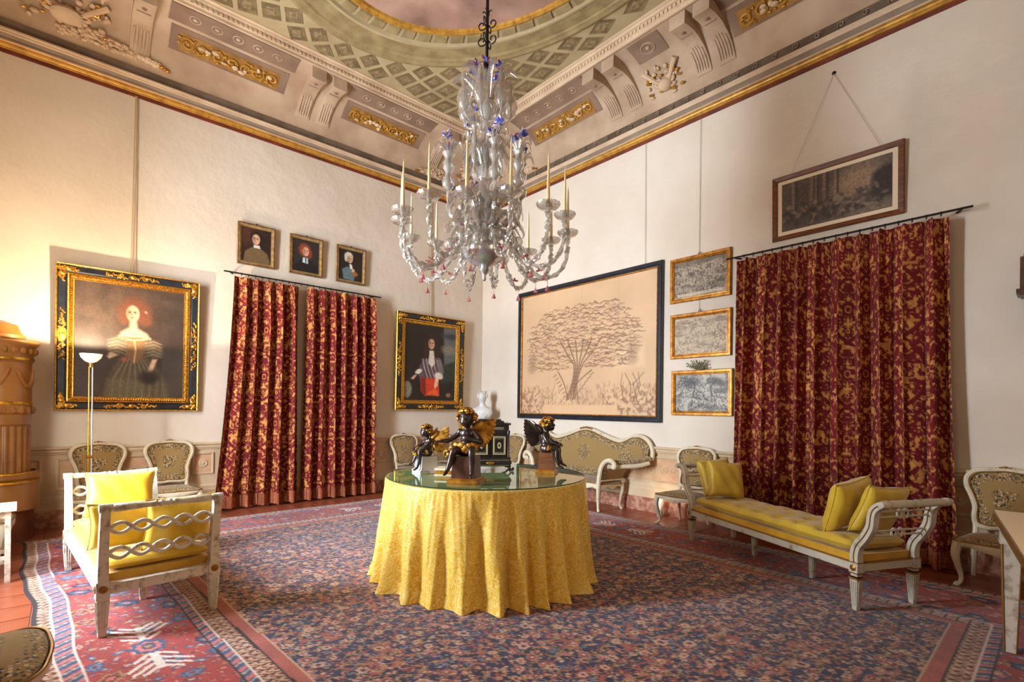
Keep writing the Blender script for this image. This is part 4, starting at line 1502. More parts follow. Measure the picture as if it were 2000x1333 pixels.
for k, (s, lab) in enumerate(((-4.195, 'small portrait of a dark-haired man with white collar, first of three above the curtain'),
                              (-3.492, 'small portrait of a red-haired cleric with pale bands at the neck above the curtain'),
                              (-2.778, 'small portrait of a man in white wig and blue coat above the curtain'))):
    t = hang('left', s, 3.45, 'small_portrait', lab, 'painting', 'three small portraits above the curtain', 0.03)
    w_, h_ = 0.5, 0.59
    MB().frame(w_, h_, [(0, 0), (0, 0.03), (0.01, 0.036), (0.03, 0.036), (0.04, 0.022), (0.05, 0.022), (0.056, 0.006)]).build('frame', mat('pale_gilt_frame', srgb(176, 146, 96), 0.5, metal=0.3, col2=srgb(140, 106, 60), vscale=20), t, smooth=False)
    MB().frame(w_, h_, [(0.006, 0.034), (0.009, 0.039), (0.014, 0.039), (0.017, 0.034)]).build('frame_bead', 'dark_wood', t, smooth=False)
    small_portrait(k).sheet('canvas', w_ - 0.1, h_ - 0.1, 0.012, 0.05, 'painted', t)
    MB().lathe([(0.016, 0), (0.016, 0.01), (0.008, 0.02), (0, 0.022)], 10, (0, -0.012, h_ - 0.002)).build('hanging_ring', 'iron', t)

# big drawing of a tree, black frame
t = hang('right', 2.6, 1.275, 'framed_tree_drawing', 'huge sepia drawing of a spreading genealogical tree in a plain black frame', 'picture')
w_, h_ = 2.96, 2.275
MB().frame(w_, h_, [(0, 0), (0, 0.045), (0.012, 0.055), (0.05, 0.055), (0.062, 0.038), (0.078, 0.036)]).build('frame', 'blue_black', t, smooth=False)
MB().frame(w_, h_, [(0.076, 0.036), (0.08, 0.042), (0.09, 0.038), (0.094, 0.012)]).build('gilt_slip', 'gold_frame', t, smooth=False)
family_tree().sheet('drawing', w_ - 0.18, h_ - 0.18, 0.012, 0.09, 'print', t)

for k, (s, z, lab) in enumerate(((4.612, 2.91, 'gold-framed engraving with a dark top border, uppermost of three beside the red curtain'),
                                 (4.625, 2.15, 'gold-framed pale engraving of crowded figures, middle of three beside the red curtain'),
                                 (4.652, 1.385, 'gold-framed engraving of figures under trees, lowest of three, with a dry sprig on top'))):
    t = hang('right', s, z, 'framed_engraving', lab, 'engraving', 'three engravings between tree drawing and curtain', 0.015)
    w_, h_ = 0.84, 0.6
    MB().frame(w_, h_, [(0, 0), (0, 0.028), (0.008, 0.034), (0.034, 0.034), (0.044, 0.024), (0.056, 0.026), (0.062, 0.008)]).build('frame', 'gold_frame', t, smooth=False)
    engraving(k).sheet('print', w_ - 0.116, h_ - 0.116, 0.012, 0.058, 'print', t)
    if k < 2:
        MB().tube([(0.0 + 0.016 * math.cos(q), -0.012, h_ + 0.012 + 0.016 * math.sin(q)) for q in np.linspace(0, 2 * PI, 10)], 0.004, 5).build('hanging_ring', 'iron', t)
cords('picture_wire', 'thin wire hanging from the cornice to the uppermost small engraving', 'right', [[(4.6, -0.016, 3.52), (4.6, -0.02, 5.31)]], 0.0028, 'wire')
cords('picture_wire', 'short thin wire between uppermost and middle engraving', 'right', [[(4.61, -0.016, 2.77), (4.61, -0.012, 2.91)]], 0.0028, 'wire')
cords('picture_wire', 'thin wire hanging from the cornice to the tree drawing', 'right', [[(3.78, -0.02, 3.55), (3.765, -0.02, 5.31)]], 0.003, 'wire')

# dry sprig stuck behind the lowest engraving
mb = MB()
rs = random.Random(5)
for k in range(16):
    a0 = rs.uniform(0.2, 2.9)
    ln = rs.uniform(0.06, 0.17)
    p0 = Vector((4.64 + rs.uniform(-.05, .05), -0.04, 1.985))
    p1 = p0 + Vector((math.cos(a0) * ln, -rs.uniform(0, .05), math.sin(a0) * ln * 0.8))
    mb.tube([p0, (p0 + p1) / 2 + Vector((0, 0, 0.015)), p1], 0.003, 5)
    for q in range(4):
        p = p0.lerp(p1, 0.4 + 0.2 * q)
        mb.ell(p, (0.018, 0.006, 0.008), 6, 4, Matrix.Rotation(rs.uniform(0, 3), 3, 'Y'))
tag(mb.build('dry_sprig', 'sprig'), 'dry olive sprig tucked behind the top of the lowest engraving', 'sprig')

# dark print above the right curtain
t = hang('right', 6.14, 3.445, 'framed_print', 'dark engraved print with pale mount in walnut frame above the red curtain', 'print', None, 0.03)
w_, h_ = 1.24, 0.735
MB().frame(w_, h_, [(0, 0), (0, 0.03), (0.006, 0.036), (0.05, 0.03), (0.055, 0.01)]).build('frame', 'walnut', t, smooth=False)
MB().box((0, -0.008, h_ / 2), (w_ - 0.1, 0.004, h_ - 0.1)).build('mount', 'mount', t, smooth=False)
dark_print().sheet('print', w_ - 0.2, h_ - 0.19, 0.013, 0.095, 'print', t)
cords('picture_wire', 'inverted V of thin wire from a nail down to the walnut-framed print', 'right', [[(5.72, -0.035, 4.187), (6.126, -0.012, 5.15)], [(6.56, -0.035, 4.187), (6.126, -0.012, 5.15)]], 0.0017, 'wire')
tag(MB().lathe([(0.02, 0), (0.02, 0.006), (0.008, 0.012), (0.008, 0.02)], 10, (0, 0, 0)).build('wall_nail', 'iron', loc=(6.126, -0.0005, 5.158), rot=(PI / 2, 0, 0)), 'nail high in the wall that carries the wire of the walnut-framed print', 'nail')

# wall clock cut by the frame
t = hang('right', 7.71, 2.15, 'wall_clock', 'dark carved wooden wall clock hanging high beside the red curtain', 'clock')
MB().box((0, -0.1, 0.16), (0.2, 0.2, 0.32), top=(1.05, 1.0)).build('lower_case', 'dark_wood', t, smooth=False)
MB().box((0, -0.11, 0.345), (0.3, 0.24, 0.04)).box((0, -0.11, 0.32), (0.26, 0.22, 0.02)).build('moulding', 'dark_wood', t, smooth=False)
MB().box((0, -0.1, 0.5), (0.26, 0.2, 0.28)).box((0, -0.1, 0.65), (0.22, 0.18, 0.03)).build('upper_case', 'dark_wood', t, smooth=False)
MB().lathe([(0.085, 0), (0.085, 0.01), (0.0, 0.012)], 24).build('dial', 'ivory', t, loc=(0, -0.2, 0.5), rot=(PI / 2, 0, 0))
MB().ell((0, -0.08, -0.01), (0.06, 0.06, 0.02), 10, 6).build('finial', 'dark_wood', t)


# ================================================================== curtains of cut velvet
def damask():
    """one half repeat of the velvet figure as a mask (1 = red pile), mirrored on use; 0.26 m x 0.78 m at 3 mm"""
    Wd, Hd, r = 0.26, 0.78, 0.003
    K = 1.36
    nx, ny = int(Wd / r), int(Hd / r)
    yy, xx = np.mgrid[0:ny, 0:nx] * r
    m = np.zeros((ny, nx))

    def disc(cx, cy, rad):
        for oy in (-Hd, 0, Hd):
            m[np.hypot(xx - cx, yy - cy - oy) < rad * K] = 1

    def curve(pts, w0, w1):
        P = np.array(spline(pts, 14))
        for k, (x, y) in enumerate(P):
            disc(x, y, w0 + (w1 - w0) * k / len(P))

    def vol(cx, cy, r0, a0, fl, w0, turns=1.35):
        for k in range(70):
            f = k / 69
            q = r0 * (1 - 0.86 * f)
            a_ = a0 + fl * 2 * PI * turns * f
            disc(cx + q * math.cos(a_), cy + q * math.sin(a_), w0 * (1.0 - 0.55 * f))
        for k in range(7):
            a_ = a0 + fl * 2 * PI * k / 7
            disc(cx + r0 * 1.28 * math.cos(a_), cy + r0 * 1.28 * math.sin(a_), w0 * 0.8)
    # bold ogee stems
    curve([(0.0, 0.0), (0.1, 0.07), (0.2, 0.19), (0.26, 0.39)], 0.016, 0.022)
    curve([(0.26, 0.39), (0.2, 0.56), (0.1, 0.69), (0.0, 0.78)], 0.022, 0.016)
    # volutes and leaves
    vol(0.1, 0.24, 0.062, 0.4, 1, 0.015)
    vol(0.1, 0.55, 0.062, -0.6, -1, 0.015)
    vol(0.2, 0.045, 0.05, 2.4, 1, 0.013)
    vol(0.205, 0.72, 0.05, 3.4, -1, 0.013)
    vol(0.19, 0.39, 0.03, 3.1, 1, 0.01)
    for (x, y, q, rr) in ((0.0, 0.36, 0.04, 3), (0.0, 0.42, 0.05, 3), (0.26, 0.0, 0.05, 2), (0.0, 0.13, 0.032, 2), (0.0, 0.64, 0.032, 2), (0.26, 0.18, 0.036, 2), (0.26, 0.6, 0.036, 2)):
        disc(x, y, q)
        for k in range(10):
            a_ = 2 * PI * k / 10
            disc(x + (q + 0.014) * math.cos(a_), y + (q + 0.014) * math.sin(a_) * 1.3, 0.011)
    rs = np.random.RandomState(4)
    for _ in range(125):
        x, y, a_ = rs.rand() * Wd, rs.rand() * Hd, rs.rand() * 6.28
        for k in range(9):
            disc(x, y, 0.0085 - 0.0006 * k)
            x += 0.008 * math.cos(a_)
            y += 0.008 * math.sin(a_)
            a_ += 0.38
    # gold veins cut back into the pile
    v = np.zeros_like(m)
    for (x, y, q) in ((0.0, 0.39, 0.03), (0.26, 0.0, 0.03), (0.0, 0.13, 0.016), (0.26, 0.6, 0.018), (0.26, 0.18, 0.018)):
        d = np.hypot(xx - x, (yy - y) / 1.3)
        v[np.abs(d - q) < 0.004] = 1
    for (x, y) in ((0.0, 0.5), (0.26, 0.3), (0.0, 0.24), (0.13, 0.39)):
        v[(np.abs(xx - x) < 0.018 * (1 - (yy - y) / 0.06)) & (yy > y) & (yy < y + 0.06)] = 1
    m[v > 0] = 0
    # soften a little
    for ax in (0, 1):
        m = (np.roll(m, 1, ax) + 2 * m + np.roll(m, -1, ax)) / 4 if ax == 0 else np.concatenate([m[:, :1], (m[:, :-2] + 2 * m[:, 1:-1] + m[:, 2:]) / 4, m[:, -1:]], 1)
    return m, Wd, Hd, r


DAM = damask()


def velvet_colour(U, V, seed):
    m, Wd, Hd, r = DAM
    U, V = U * 1.16, V * 1.16
    u = np.mod(U, 2 * Wd)
    u = np.where(u > Wd, 2 * Wd - u, u)
    v = np.mod(V, Hd)
    i = np.clip((v / r).astype(int), 0, m.shape[0] - 1)
    j = np.clip((u / r).astype(int), 0, m.shape[1] - 1)
    k = m[i, j]
    n = vnoise(U.shape, (U.shape[0] / 5, U.shape[1] / 5), seed)
    n2 = vnoise(U.shape, (12, 9), seed + 1, 2)
    k = np.where((n > 0.8) & (k > 0.5), 0.35, k)
    red = lin((106, 12, 22)) * (0.75 + 0.5 * n2)[..., None]
    gold = lin((206, 144, 72)) * (0.85 + 0.3 * n)[..., None]
    return gold + (red - gold) * k[..., None]


def drape(side, s0, s1, z0, z1, pleats, seed, label, group, flare0=0.0, flare1=0.0, y0=0.16, amp=0.09):
    rs = np.random.RandomState(seed)
    Wd = s1 - s0
    R6 = [rs.rand() * 6 for _ in range(4)]

    def plan(u, v):
        warp = u + 0.012 * np.sin(2 * PI * u * 3 + R6[0]) + 0.008 * np.sin(2 * PI * u * 7 + R6[1])
        ph = 2 * PI * pleats * warp + R6[2]
        am = amp * (0.7 + 0.45 * np.sin(2 * PI * u * 2.3 + R6[3]) ** 2 + 0.12 * np.sin(2 * PI * u * 9))
        env = 0.55 + 0.45 * np.clip(v * 5, 0, 1) + 0.2 * v
        sway = 0.25 * np.sin(2.2 * v + u * 5) * v
        d = y0 + am * np.sin(ph + sway) * env + 0.01 * np.sin(2.7 * ph + 3 * v) * env
        s_ = s0 + Wd * u + 0.3 * am * np.sin(2 * (ph + sway)) * env
        s_ = s_ + v ** 1.5 * (-flare0 * (1 - u) + flare1 * u)
        return d, s_, ph
    # even spacing along the folded cloth, so that the woven figure is not stretched on the flanks of a fold
    ud = np.linspace(0, 1, 6000)
    d_, s_, _p = plan(ud, 0.6)
    arc = np.concatenate([[0], np.cumsum(np.hypot(np.diff(d_), np.diff(s_)))])
    cloth = arc[-1]
    nu, nv = int(cloth / 0.0095), int((z1 - z0) / 0.0085)
    u = np.interp(np.linspace(0, cloth, nu), arc, ud)
    v = np.linspace(0, 1, nv)[:, None]               # 0 top .. 1 bottom
    D, Sx, ph = plan(u, v)
    Zz = z1 + (z0 - z1) * v + 0.012 * np.sin(ph + 1.0) * v
    Zz = Zz - (1 - np.clip(v * 14, 0, 1)) * 0.016 * (0.5 + 0.5 * np.cos(2 * PI * pleats * 2 * u))
    U, V = np.broadcast_to(np.linspace(0, cloth, nu), Zz.shape), np.broadcast_to((1 - v) * (z1 - z0), Zz.shape)
    colr = velvet_colour(U, V, seed)
    t = thing('curtain', label, 'curtain', (0, 0, 0), 0, group)
    if side == 'left':
        grid_obj('drape', D, Sx, Zz, colr, 'velvet', t)
    else:
        grid_obj('drape', Sx, -D, Zz, colr, 'velvet', t)
    # fringe of twisted strands along the hem
    mb = MB()
    n = int(cloth / 0.011)
    for k in range(n):
        i = min(nu - 2, int((k + 0.5) / n * nu))
        d, s, z = D[-1, i] + 0.004, Sx[-1, i], Zz[-1, i]
        d2, s2 = D[-1, i + 1] - D[-1, i], Sx[-1, i + 1] - Sx[-1, i]
        l_ = math.hypot(d2, s2) or 1
        d2, s2 = d2 / l_ * 0.0045, s2 / l_ * 0.0045
        z2 = 0.024 + 0.008 * rs.rand()
        q = []
        for zz, f in ((z + 0.012, 1.0), (z2, 1.15)):
            for (a_, b_) in ((-1, -1), (1, -1), (1, 1), (-1, 1)):
                q.append((d + a_ * d2 * f - b_ * s2 * f * 0.8, s + a_ * s2 * f + b_ * d2 * f * 0.8, zz))
        if side == 'right':
            q = [(p[1], -p[0], p[2]) for p in q]
        mb.add(q, [(0, 1, 5, 4), (1, 2, 6, 5), (2, 3, 7, 6), (3, 0, 4, 7), (4, 5, 6, 7)])
    f = mb.build('fringe', 'fringe', t, smooth=False)
    f['kind'] = 'stuff'
    return t


drape('left', -4.49, -3.62, 0.17, 3.245, 5.5, 7, 'red velvet damask curtain hanging nearer the portrait of the lady', 'pair of curtains on the portrait wall', 0.2, 0.02)
drape('left', -3.5, -2.42, 0.17, 3.25, 6.5, 8, 'red velvet damask curtain hanging nearer the portrait of the bewigged man', 'pair of curtains on the portrait wall', 0.03, 0.0)
drape('right', 5.17, 7.12, 0.17, 3.285, 10.5, 9, 'very wide red velvet damask curtain behind the tufted daybed', None, 0.05, 0.08, 0.17, 0.095)


def rod(name, label, side, s0, s1, z, d, n):
    f = (lambda s, dd, zz: (dd, s, zz)) if side == 'left' else (lambda s, dd, zz: (s, -dd, zz))
    t = thing(name, label, 'curtain rod')
    e = 0.05
    pts = [f(s0 + 0.02, 0.012, z + 0.01), f(s0 - 0.02, d * 0.5, z + 0.012), f(s0, d * 0.9, z + 0.004), f(s0 + e, d, z), f(s1 - e, d, z), f(s1, d * 0.9, z + 0.004), f(s1 + 0.02, d * 0.5, z + 0.012), f(s1 - 0.02, 0.012, z + 0.01)]
    MB().tube(spline(pts, 6), 0.0105, 8).build('bar', 'iron', t)
    me = None
    for k in range(n):
        s = s0 + 0.06 + (s1 - s0 - 0.12) * (k + 0.5) / n
        if me is None:
            c = [(0.0, 0.018 * math.cos(q), 0.022 * math.sin(q) - 0.009) for q in np.linspace(0, 2 * PI, 12, endpoint=False)]
            o = MB().tube(c, 0.0032, 5, closed=True).build('ring', 'iron', t)
            me = o.data
        else:
            o = bpy.data.objects.new('ring', me)
            COL.objects.link(o)
            o.parent = t
        o.location = f(s, d, z)
        o.rotation_euler = (0, 0, PI / 2 if side == 'left' else 0)
    return t


rod('curtain_rod', 'thin iron rod carrying the pair of curtains on the portrait wall', 'left', -4.51, -2.4, 3.285, 0.14, 22)
rod('curtain_rod', 'thin iron rod carrying the very wide curtain under the walnut-framed print', 'right', 5.13, 7.17, 3.325, 0.15, 18)
# ================================================================== upholstery helpers
def pad(name, outline, material, parent, fn, crown=0.02, rings=9, thick=0.0, uvs=False):
    """cushioned panel filling a 2D outline; carries 'edge' (0 middle .. 1 rim); fn(a, b, h) gives the 3D point"""
    P = np.array(outline, float)
    c = P.mean(0)
    n = len(P)
    vs, fs, ed = [fn(c[0], c[1], crown)], [], [0.0]
    for r in range(1, rings + 1):
        f = r / rings
        h = crown * (1 - f ** 2.6)
        for p in P:
            q = c + (p - c) * f
            vs.append(fn(q[0], q[1], h))
            ed.append(f)
    for k in range(n):
        fs.append((0, 1 + k, 1 + (k + 1) % n))
    for r in range(rings - 1):
        for k in range(n):
            k2 = (k + 1) % n
            a_, b_ = 1 + r * n, 1 + (r + 1) * n
            fs.append((a_ + k, b_ + k, b_ + k2, a_ + k2))
    if thick:
        o = len(vs)
        for p in P:
            vs.append(fn(p[0], p[1], -thick))
            ed.append(1.0)
        a_ = 1 + (rings - 1) * n
        for k in range(n):
            k2 = (k + 1) % n
            fs.append((a_ + k, o + k, o + k2, a_ + k2))
        fs.append(tuple(o + k for k in range(n)))
    mb = MB().add(vs, fs)
    ob = mb.build(name, material, parent, angle=60)
    at = ob.data.attributes.new('edge', 'FLOAT', 'POINT')
    at.data.foreach_set('value', ed)
    return ob


def mirror(pts):
    """half outline from bottom centre to top centre on the +x side -> closed outline"""
    return list(pts) + [(-p[0], p[1]) for p in reversed(pts[1:-1])]


def cabriole(mb, x, y, dx, dy, h, r=0.026):
    """curved leg: knee swells outwards (dx, dy), ankle slips in, toe turns out"""
    k = [(0.0, h), (0.014, h * 0.82), (0.016, h * 0.66), (-0.006, h * 0.4), (-0.022, h * 0.2), (-0.016, h * 0.08), (0.006, 0.012), (0.01, 0.0)]
    rr = [r * 1.25, r * 1.2, r * 1.05, r * 0.75, r * 0.58, r * 0.56, r * 0.8, r * 0.78]
    pts = spline([(x + dx * p[0], y + dy * p[0], p[1]) for p in k], 3)
    rads = np.interp(np.linspace(0, 7, len(pts)), range(8), rr)
    mb.tube(pts, list(rads), 8)


# ================================================================== salon chair (front faces local -y)
def make_chair():
    t = thing('salon_chair', 'x', 'chair')
    wf, wb, dp_ = 0.28, 0.215, 0.24
    seat = mirror([(0.0, -dp_ - 0.02), (0.12, -dp_ - 0.012), (0.22, -dp_ + 0.005), (wf, -dp_ + 0.05), (wf - 0.01, -dp_ + 0.13), (wb + 0.015, 0.14), (wb - 0.02, dp_ - 0.02), (0.0, dp_ - 0.01)])
    so = spline(seat, 4, True)
    pad('seat', [(p[0] * 0.97, p[1] * 0.97) for p in so], 'tapestry', t, lambda a_, b_, h: (a_, b_, 0.385 + h), 0.05)
    mb = MB()
    n = len(so)
    vs, fs = [], []
    for (sc, z) in ((1.0, 0.385), (1.025, 0.375), (1.02, 0.345), (0.99, 0.325), (0.95, 0.325), (0.93, 0.38)):
        for k, p in enumerate(so):
            dip = 0.018 * math.cos(2 * math.atan2(p[1], p[0]) * 2) if z < 0.35 else 0
            vs.append((p[0] * sc, p[1] * sc, z - dip))
    for r in range(5):
        for k in range(n):
            fs.append((r * n + k, r * n + (k + 1) % n, (r + 1) * n + (k + 1) % n, (r + 1) * n + k))
    mb.add(vs, fs).build('seat_rail', 'cream_paint', t)
    MB().tube([(p[0] * 1.02, p[1] * 1.02, 0.383) for p in so], 0.006, 5, closed=True).build('gilt_edge', 'gilt_line', t)
    for (x, y, dx, dy) in ((wf - 0.03, -dp_ + 0.05, 0.9, -0.9), (-wf + 0.03, -dp_ + 0.05, -0.9, -0.9)):
        mb = MB()
        cabriole(mb, x, y, dx, dy, 0.37, 0.028)
        mb.build('leg', 'cream_paint', t)
    for sx_ in (-1, 1):
        mb = MB()
        pts = spline([(sx_ * (wb - 0.03), dp_ - 0.03, 0.38), (sx_ * (wb - 0.03), dp_ - 0.025, 0.2), (sx_ * (wb - 0.02), dp_ + 0.03, 0.0)], 4)
        mb.tube(pts, [0.024] * 5 + [0.018] * (len(pts) - 5), 8)
        mb.build('leg', 'cream_paint', t)
    # the back leans away from the seat
    lean = lambda z: dp_ - 0.02 + (z - 0.38) * 0.19
    half = [(0.0, 0.462), (0.1, 0.452), (0.175, 0.47), (0.19, 0.54), (0.187, 0.62), (0.215, 0.72), (0.25, 0.81), (0.245, 0.885), (0.19, 0.94), (0.09, 0.955), (0.0, 0.965)]
    bo = spline(mirror(half), 4, True)
    MB().tube([(p[0], lean(p[1]), p[1]) for p in bo], 0.023, 8, flat=1.0, closed=True).build('back_frame', 'cream_paint', t)
    MB().tube([(p[0] * 0.9, lean(p[1]) - 0.02, 0.71 + (p[1] - 0.71) * 0.92) for p in bo], 0.005, 5, closed=True).build('gilt_edge', 'gilt_line', t)
    pad('back_panel', [(p[0] * 0.93, 0.71 + (p[1] - 0.71) * 0.94) for p in bo], 'tapestry', t, lambda a_, b_, h: (a_, lean(b_) - 0.006 - h, b_), 0.024, thick=0.025)
    for sx_ in (-1, 1):
        MB().tube([(sx_ * (wb - 0.035), dp_ - 0.03, 0.36), (sx_ * (wb - 0.035), lean(0.43), 0.43), (sx_ * 0.183, lean(0.5), 0.5)], [0.022, 0.02, 0.02], 8).build('back_post', 'cream_paint', t)
    mb = MB()
    for (x, z, r) in ((0, 0.978, 0.02), (-0.03, 0.974, 0.016), (0.03, 0.974, 0.016), (-0.058, 0.968, 0.012), (0.058, 0.968, 0.012)):
        mb.ell((x, lean(z) - 0.012, z), (r * 1.15, r * 0.7, r * 0.8), 8, 6)
    mb.build('carved_crest', 'gilt_line', t)
    return t


chair0 = make_chair()
used = [False]


def place_chair(x, y, rz, label, z=0.0, sc=1.0):
    o = chair0
    if used[0]:
        o = copy_tree(chair0)
    used[0] = True
    o.location = (x, y, z)
    o.rotation_euler = (0, 0, rz)
    o.scale = (sc, sc, sc)
    o['label'] = label
    o['group'] = 'cream salon chairs along the walls'
    return o


LW = PI / 2          # back to the left wall, facing into the room (+x)
place_chair(0.39, -5.92, LW, 'cream salon chair standing behind the floor lamp under the portrait of the lady')
place_chair(0.39, -5.21, LW, 'cream salon chair between the floor lamp and the pair of red curtains')
place_chair(0.39, -1.79, LW, 'cream salon chair just past the pair of curtains, below the bewigged man')
place_chair(0.39, -1.05, LW, 'cream salon chair nearest the corner, half hidden behind the cherub with dark pedestal')
place_chair(1.1, -0.39, 0.0, 'cream salon chair against the wall beside the left end of the settee')
place_chair(4.63, -0.39, 0.0, 'cream salon chair under the three engravings, behind the tufted daybed', sc=1.0)
place_chair(7.5, -0.39, 0.0, 'cream salon chair to the right of the wide curtain, beside the cream table')
place_chair(4.97, -6.53, PI, 'salon chair with tapestry seat cut off at the bottom left corner', sc=1.06)
place_chair(1.29, -6.82, PI, 'cream salon chair beside the stove, behind the little white table', sc=0.98)


# ================================================================== settee
def settee():
    t = thing('settee', 'long cream and gilt settee with tapestry camel back below the tree drawing', 'sofa', (2.77, -0.37, 0), 0.0)
    hw = 1.2
    yb = lambda z: 0.27 + (z - 0.4) * 0.08
    top = [(0.0, 1.145), (0.12, 1.13), (0.36, 1.05), (0.6, 0.985), (0.74, 1.0), (0.88, 1.065), (1.02, 1.065), (1.14, 0.99), (1.2, 0.86), (1.19, 0.74)]
    tp = spline(top, 5)
    full = [(-p[0], p[1]) for p in reversed(tp)] + tp[1:]
    MB().tube([(p[0], yb(p[1]), p[1]) for p in full], 0.032, 8).build('back_frame', 'cream_paint', t)
    MB().tube([(p[0] * 0.975, yb(p[1]) - 0.03, p[1] - 0.028) for p in full], 0.007, 5).build('gilt_edge', 'gilt_line', t)
    # upholstered back: rows between seat and top line
    xs = np.linspace(-1.16, 1.16, 60)
    tx, tz = np.array([p[0] for p in full]), np.array([p[1] for p in full])
    o_ = np.argsort(tx)
    topz = np.interp(xs, tx[o_], tz[o_]) - 0.02
    vs, fs, ed = [], [], []
    nr = 14
    for r in range(nr + 1):
        f = r / nr
        for i, x in enumerate(xs):
            zl = 0.44 + 0.27 * min(1.0, max(0.0, (abs(x) - 0.72) / 0.12))
            z = zl + (topz[i] - zl) * f
            e = max(abs(x) / 1.16, 0)
            # three bouquets across, flower border along the top and the ends
            dtop = (topz[i] - z)
            b_ = 1 - min(dtop, (1.16 - abs(x)), (z - 0.43)) / 0.3
            m_ = min(math.hypot(x - c_, z - 0.78) for c_ in (-0.78, 0.0, 0.78)) / 0.34
            ed.append(max(b_, 0.0) if b_ > 0.55 else min(m_, 0.55))
            vs.append((x, yb(z) - 0.02 - 0.03 * math.sin(PI * f), z))
    n = len(xs)
    for r in range(nr):
        for i in range(n - 1):
            fs.append((r * n + i, r * n + i + 1, (r + 1) * n + i + 1, (r + 1) * n + i))
    ob = MB().add(vs, fs).build('back_panel', 'tapestry', t)
    at = ob.data.attributes.new('edge', 'FLOAT', 'POINT')
    at.data.foreach_set('value', ed)
    # seat
    so = [(-0.66, -0.2), (-0.35, -0.225), (0.0, -0.235), (0.35, -0.225), (0.66, -0.2), (0.69, -0.1), (0.73, 0.24), (0.0, 0.26), (-0.73, 0.24), (-0.69, -0.1)]
    pad('seat', spline(so, 4, True), 'tapestry', t, lambda a_, b_, h: (a_, b_, 0.4 + h), 0.06, thick=0.03)
    mb = MB()
    for (x0, x1) in ((-0.66, -0.22), (-0.22, 0.22), (0.22, 0.66)):
        pts = spline([(x0, 0.30), (x0 + 0.1, 0.335), ((x0 + x1) / 2, 0.31), (x1 - 0.1, 0.335), (x1, 0.30)], 5)
        out = pts + [(x1, 0.385), (x0, 0.385)]
        mb.prism(out, -0.225, -0.195, lambda a_, b_, d: (a_, d, b_))
    mb.build('front_rail', 'cream_paint', t)
    for x in (-0.22, 0.22):
        mb = MB()
        cabriole(mb, x, -0.2, 0, -1.0, 0.36, 0.03)
        mb.build('leg', 'cream_paint', t)
    # flaring arms with a scrolled front post that runs down into the leg
    for sx_ in (-1, 1):
        post = spline([(0.675, -0.225, 0.0), (0.665, -0.222, 0.05), (0.655, -0.215, 0.2), (0.66, -0.215, 0.36), (0.67, -0.21, 0.5), (0.7, -0.205, 0.63), (0.765, -0.2, 0.715), (0.85, -0.19, 0.735), (0.91, -0.18, 0.69), (0.905, -0.18, 0.645), (0.87, -0.18, 0.65)], 4)
        pts = [(sx_ * p[0], p[1], p[2]) for p in post]
        rad = list(np.interp(np.linspace(0, 1, len(pts)), [0, 0.12, 0.3, 0.7, 1], [0.02, 0.018, 0.03, 0.034, 0.03]))
        MB().tube(pts, rad, 8).build('arm_post', 'cream_paint', t)
        # padded top that runs from the scroll back to the end of the backrest
        mb = MB()
        pth = spline([(sx_ * 0.8, -0.17, 0.7), (sx_ * 0.94, 0.0, 0.705), (sx_ * 1.08, 0.15, 0.72), (sx_ * 1.18, 0.27, 0.76)], 5)
        mb.tube(pth, 0.055, 10, flat=0.75)
        a_ = mb.build('arm_pad', 'tapestry', t)
        at = a_.data.attributes.new('edge', 'FLOAT', 'POINT')
        at.data.foreach_set('value', [0.8] * len(a_.data.vertices))
        MB().tube([(p[0] + sx_ * 0.02, p[1] - 0.045, p[2] - 0.05) for p in pth], 0.03, 8).build('arm_rail', 'cream_paint', t)
        def side_pt(y_, z_, d):
            fl = max(0.0, (z_ - 0.45) / 0.27)
            return (sx_ * (0.68 + 0.07 * (y_ + 0.2) / 0.45 + fl * fl * (0.12 + 0.3 * (y_ + 0.2) / 0.45) + d), y_, z_)
        vs, fs = [], []
        ys, zs = np.linspace(-0.19, 0.25, 7), np.linspace(0.44, 0.71, 8)
        for d in (0.0, -0.05):
            for y_ in ys:
                for z_ in zs:
                    vs.append(side_pt(y_, z_, d))
        for b_ in (0, 56):
            for i_ in range(6):
                for j_ in range(7):
                    q = b_ + i_ * 8 + j_
                    fs.append((q, q + 1, q + 9, q + 8))
        a_ = MB().add(vs, fs).build('arm_side', 'tapestry', t)
        at = a_.data.attributes.new('edge', 'FLOAT', 'POINT')
        at.data.foreach_set('value', [0.78 if (k // 8) % 7 in (0, 1, 6) or k % 8 in (0, 7) else 0.5 for k in range(112)])
        out = spline([(-0.2, 0.3), (-0.08, 0.34), (0.03, 0.3), (0.14, 0.34), (0.25, 0.3)], 4) + [(0.25, 0.375), (-0.2, 0.375)]
        MB().prism(out, 0.0, -0.03, lambda p_, q_, d: side_pt(p_, q_, d + 0.01)).build('side_rail', 'cream_paint', t)
        MB().tube([side_pt(y_, 0.435, 0.012) for y_ in np.linspace(-0.2, 0.25, 5)], 0.014, 6).build('side_moulding', 'cream_paint', t)
        mb = MB()
        cabriole(mb, sx_ * 0.735, 0.22, sx_ * 0.6, 0.6, 0.42, 0.026)
        mb.build('leg', 'cream_paint', t)
    mb = MB()
    for k in range(7):
        f = (k - 3) / 3
        mb.ell((f * 0.11, yb(1.15) - 0.03, 1.165 - abs(f) * 0.02), (0.024, 0.014, 0.016), 8, 6)
    mb.build('carved_crest', 'gilt_line', t)


settee()


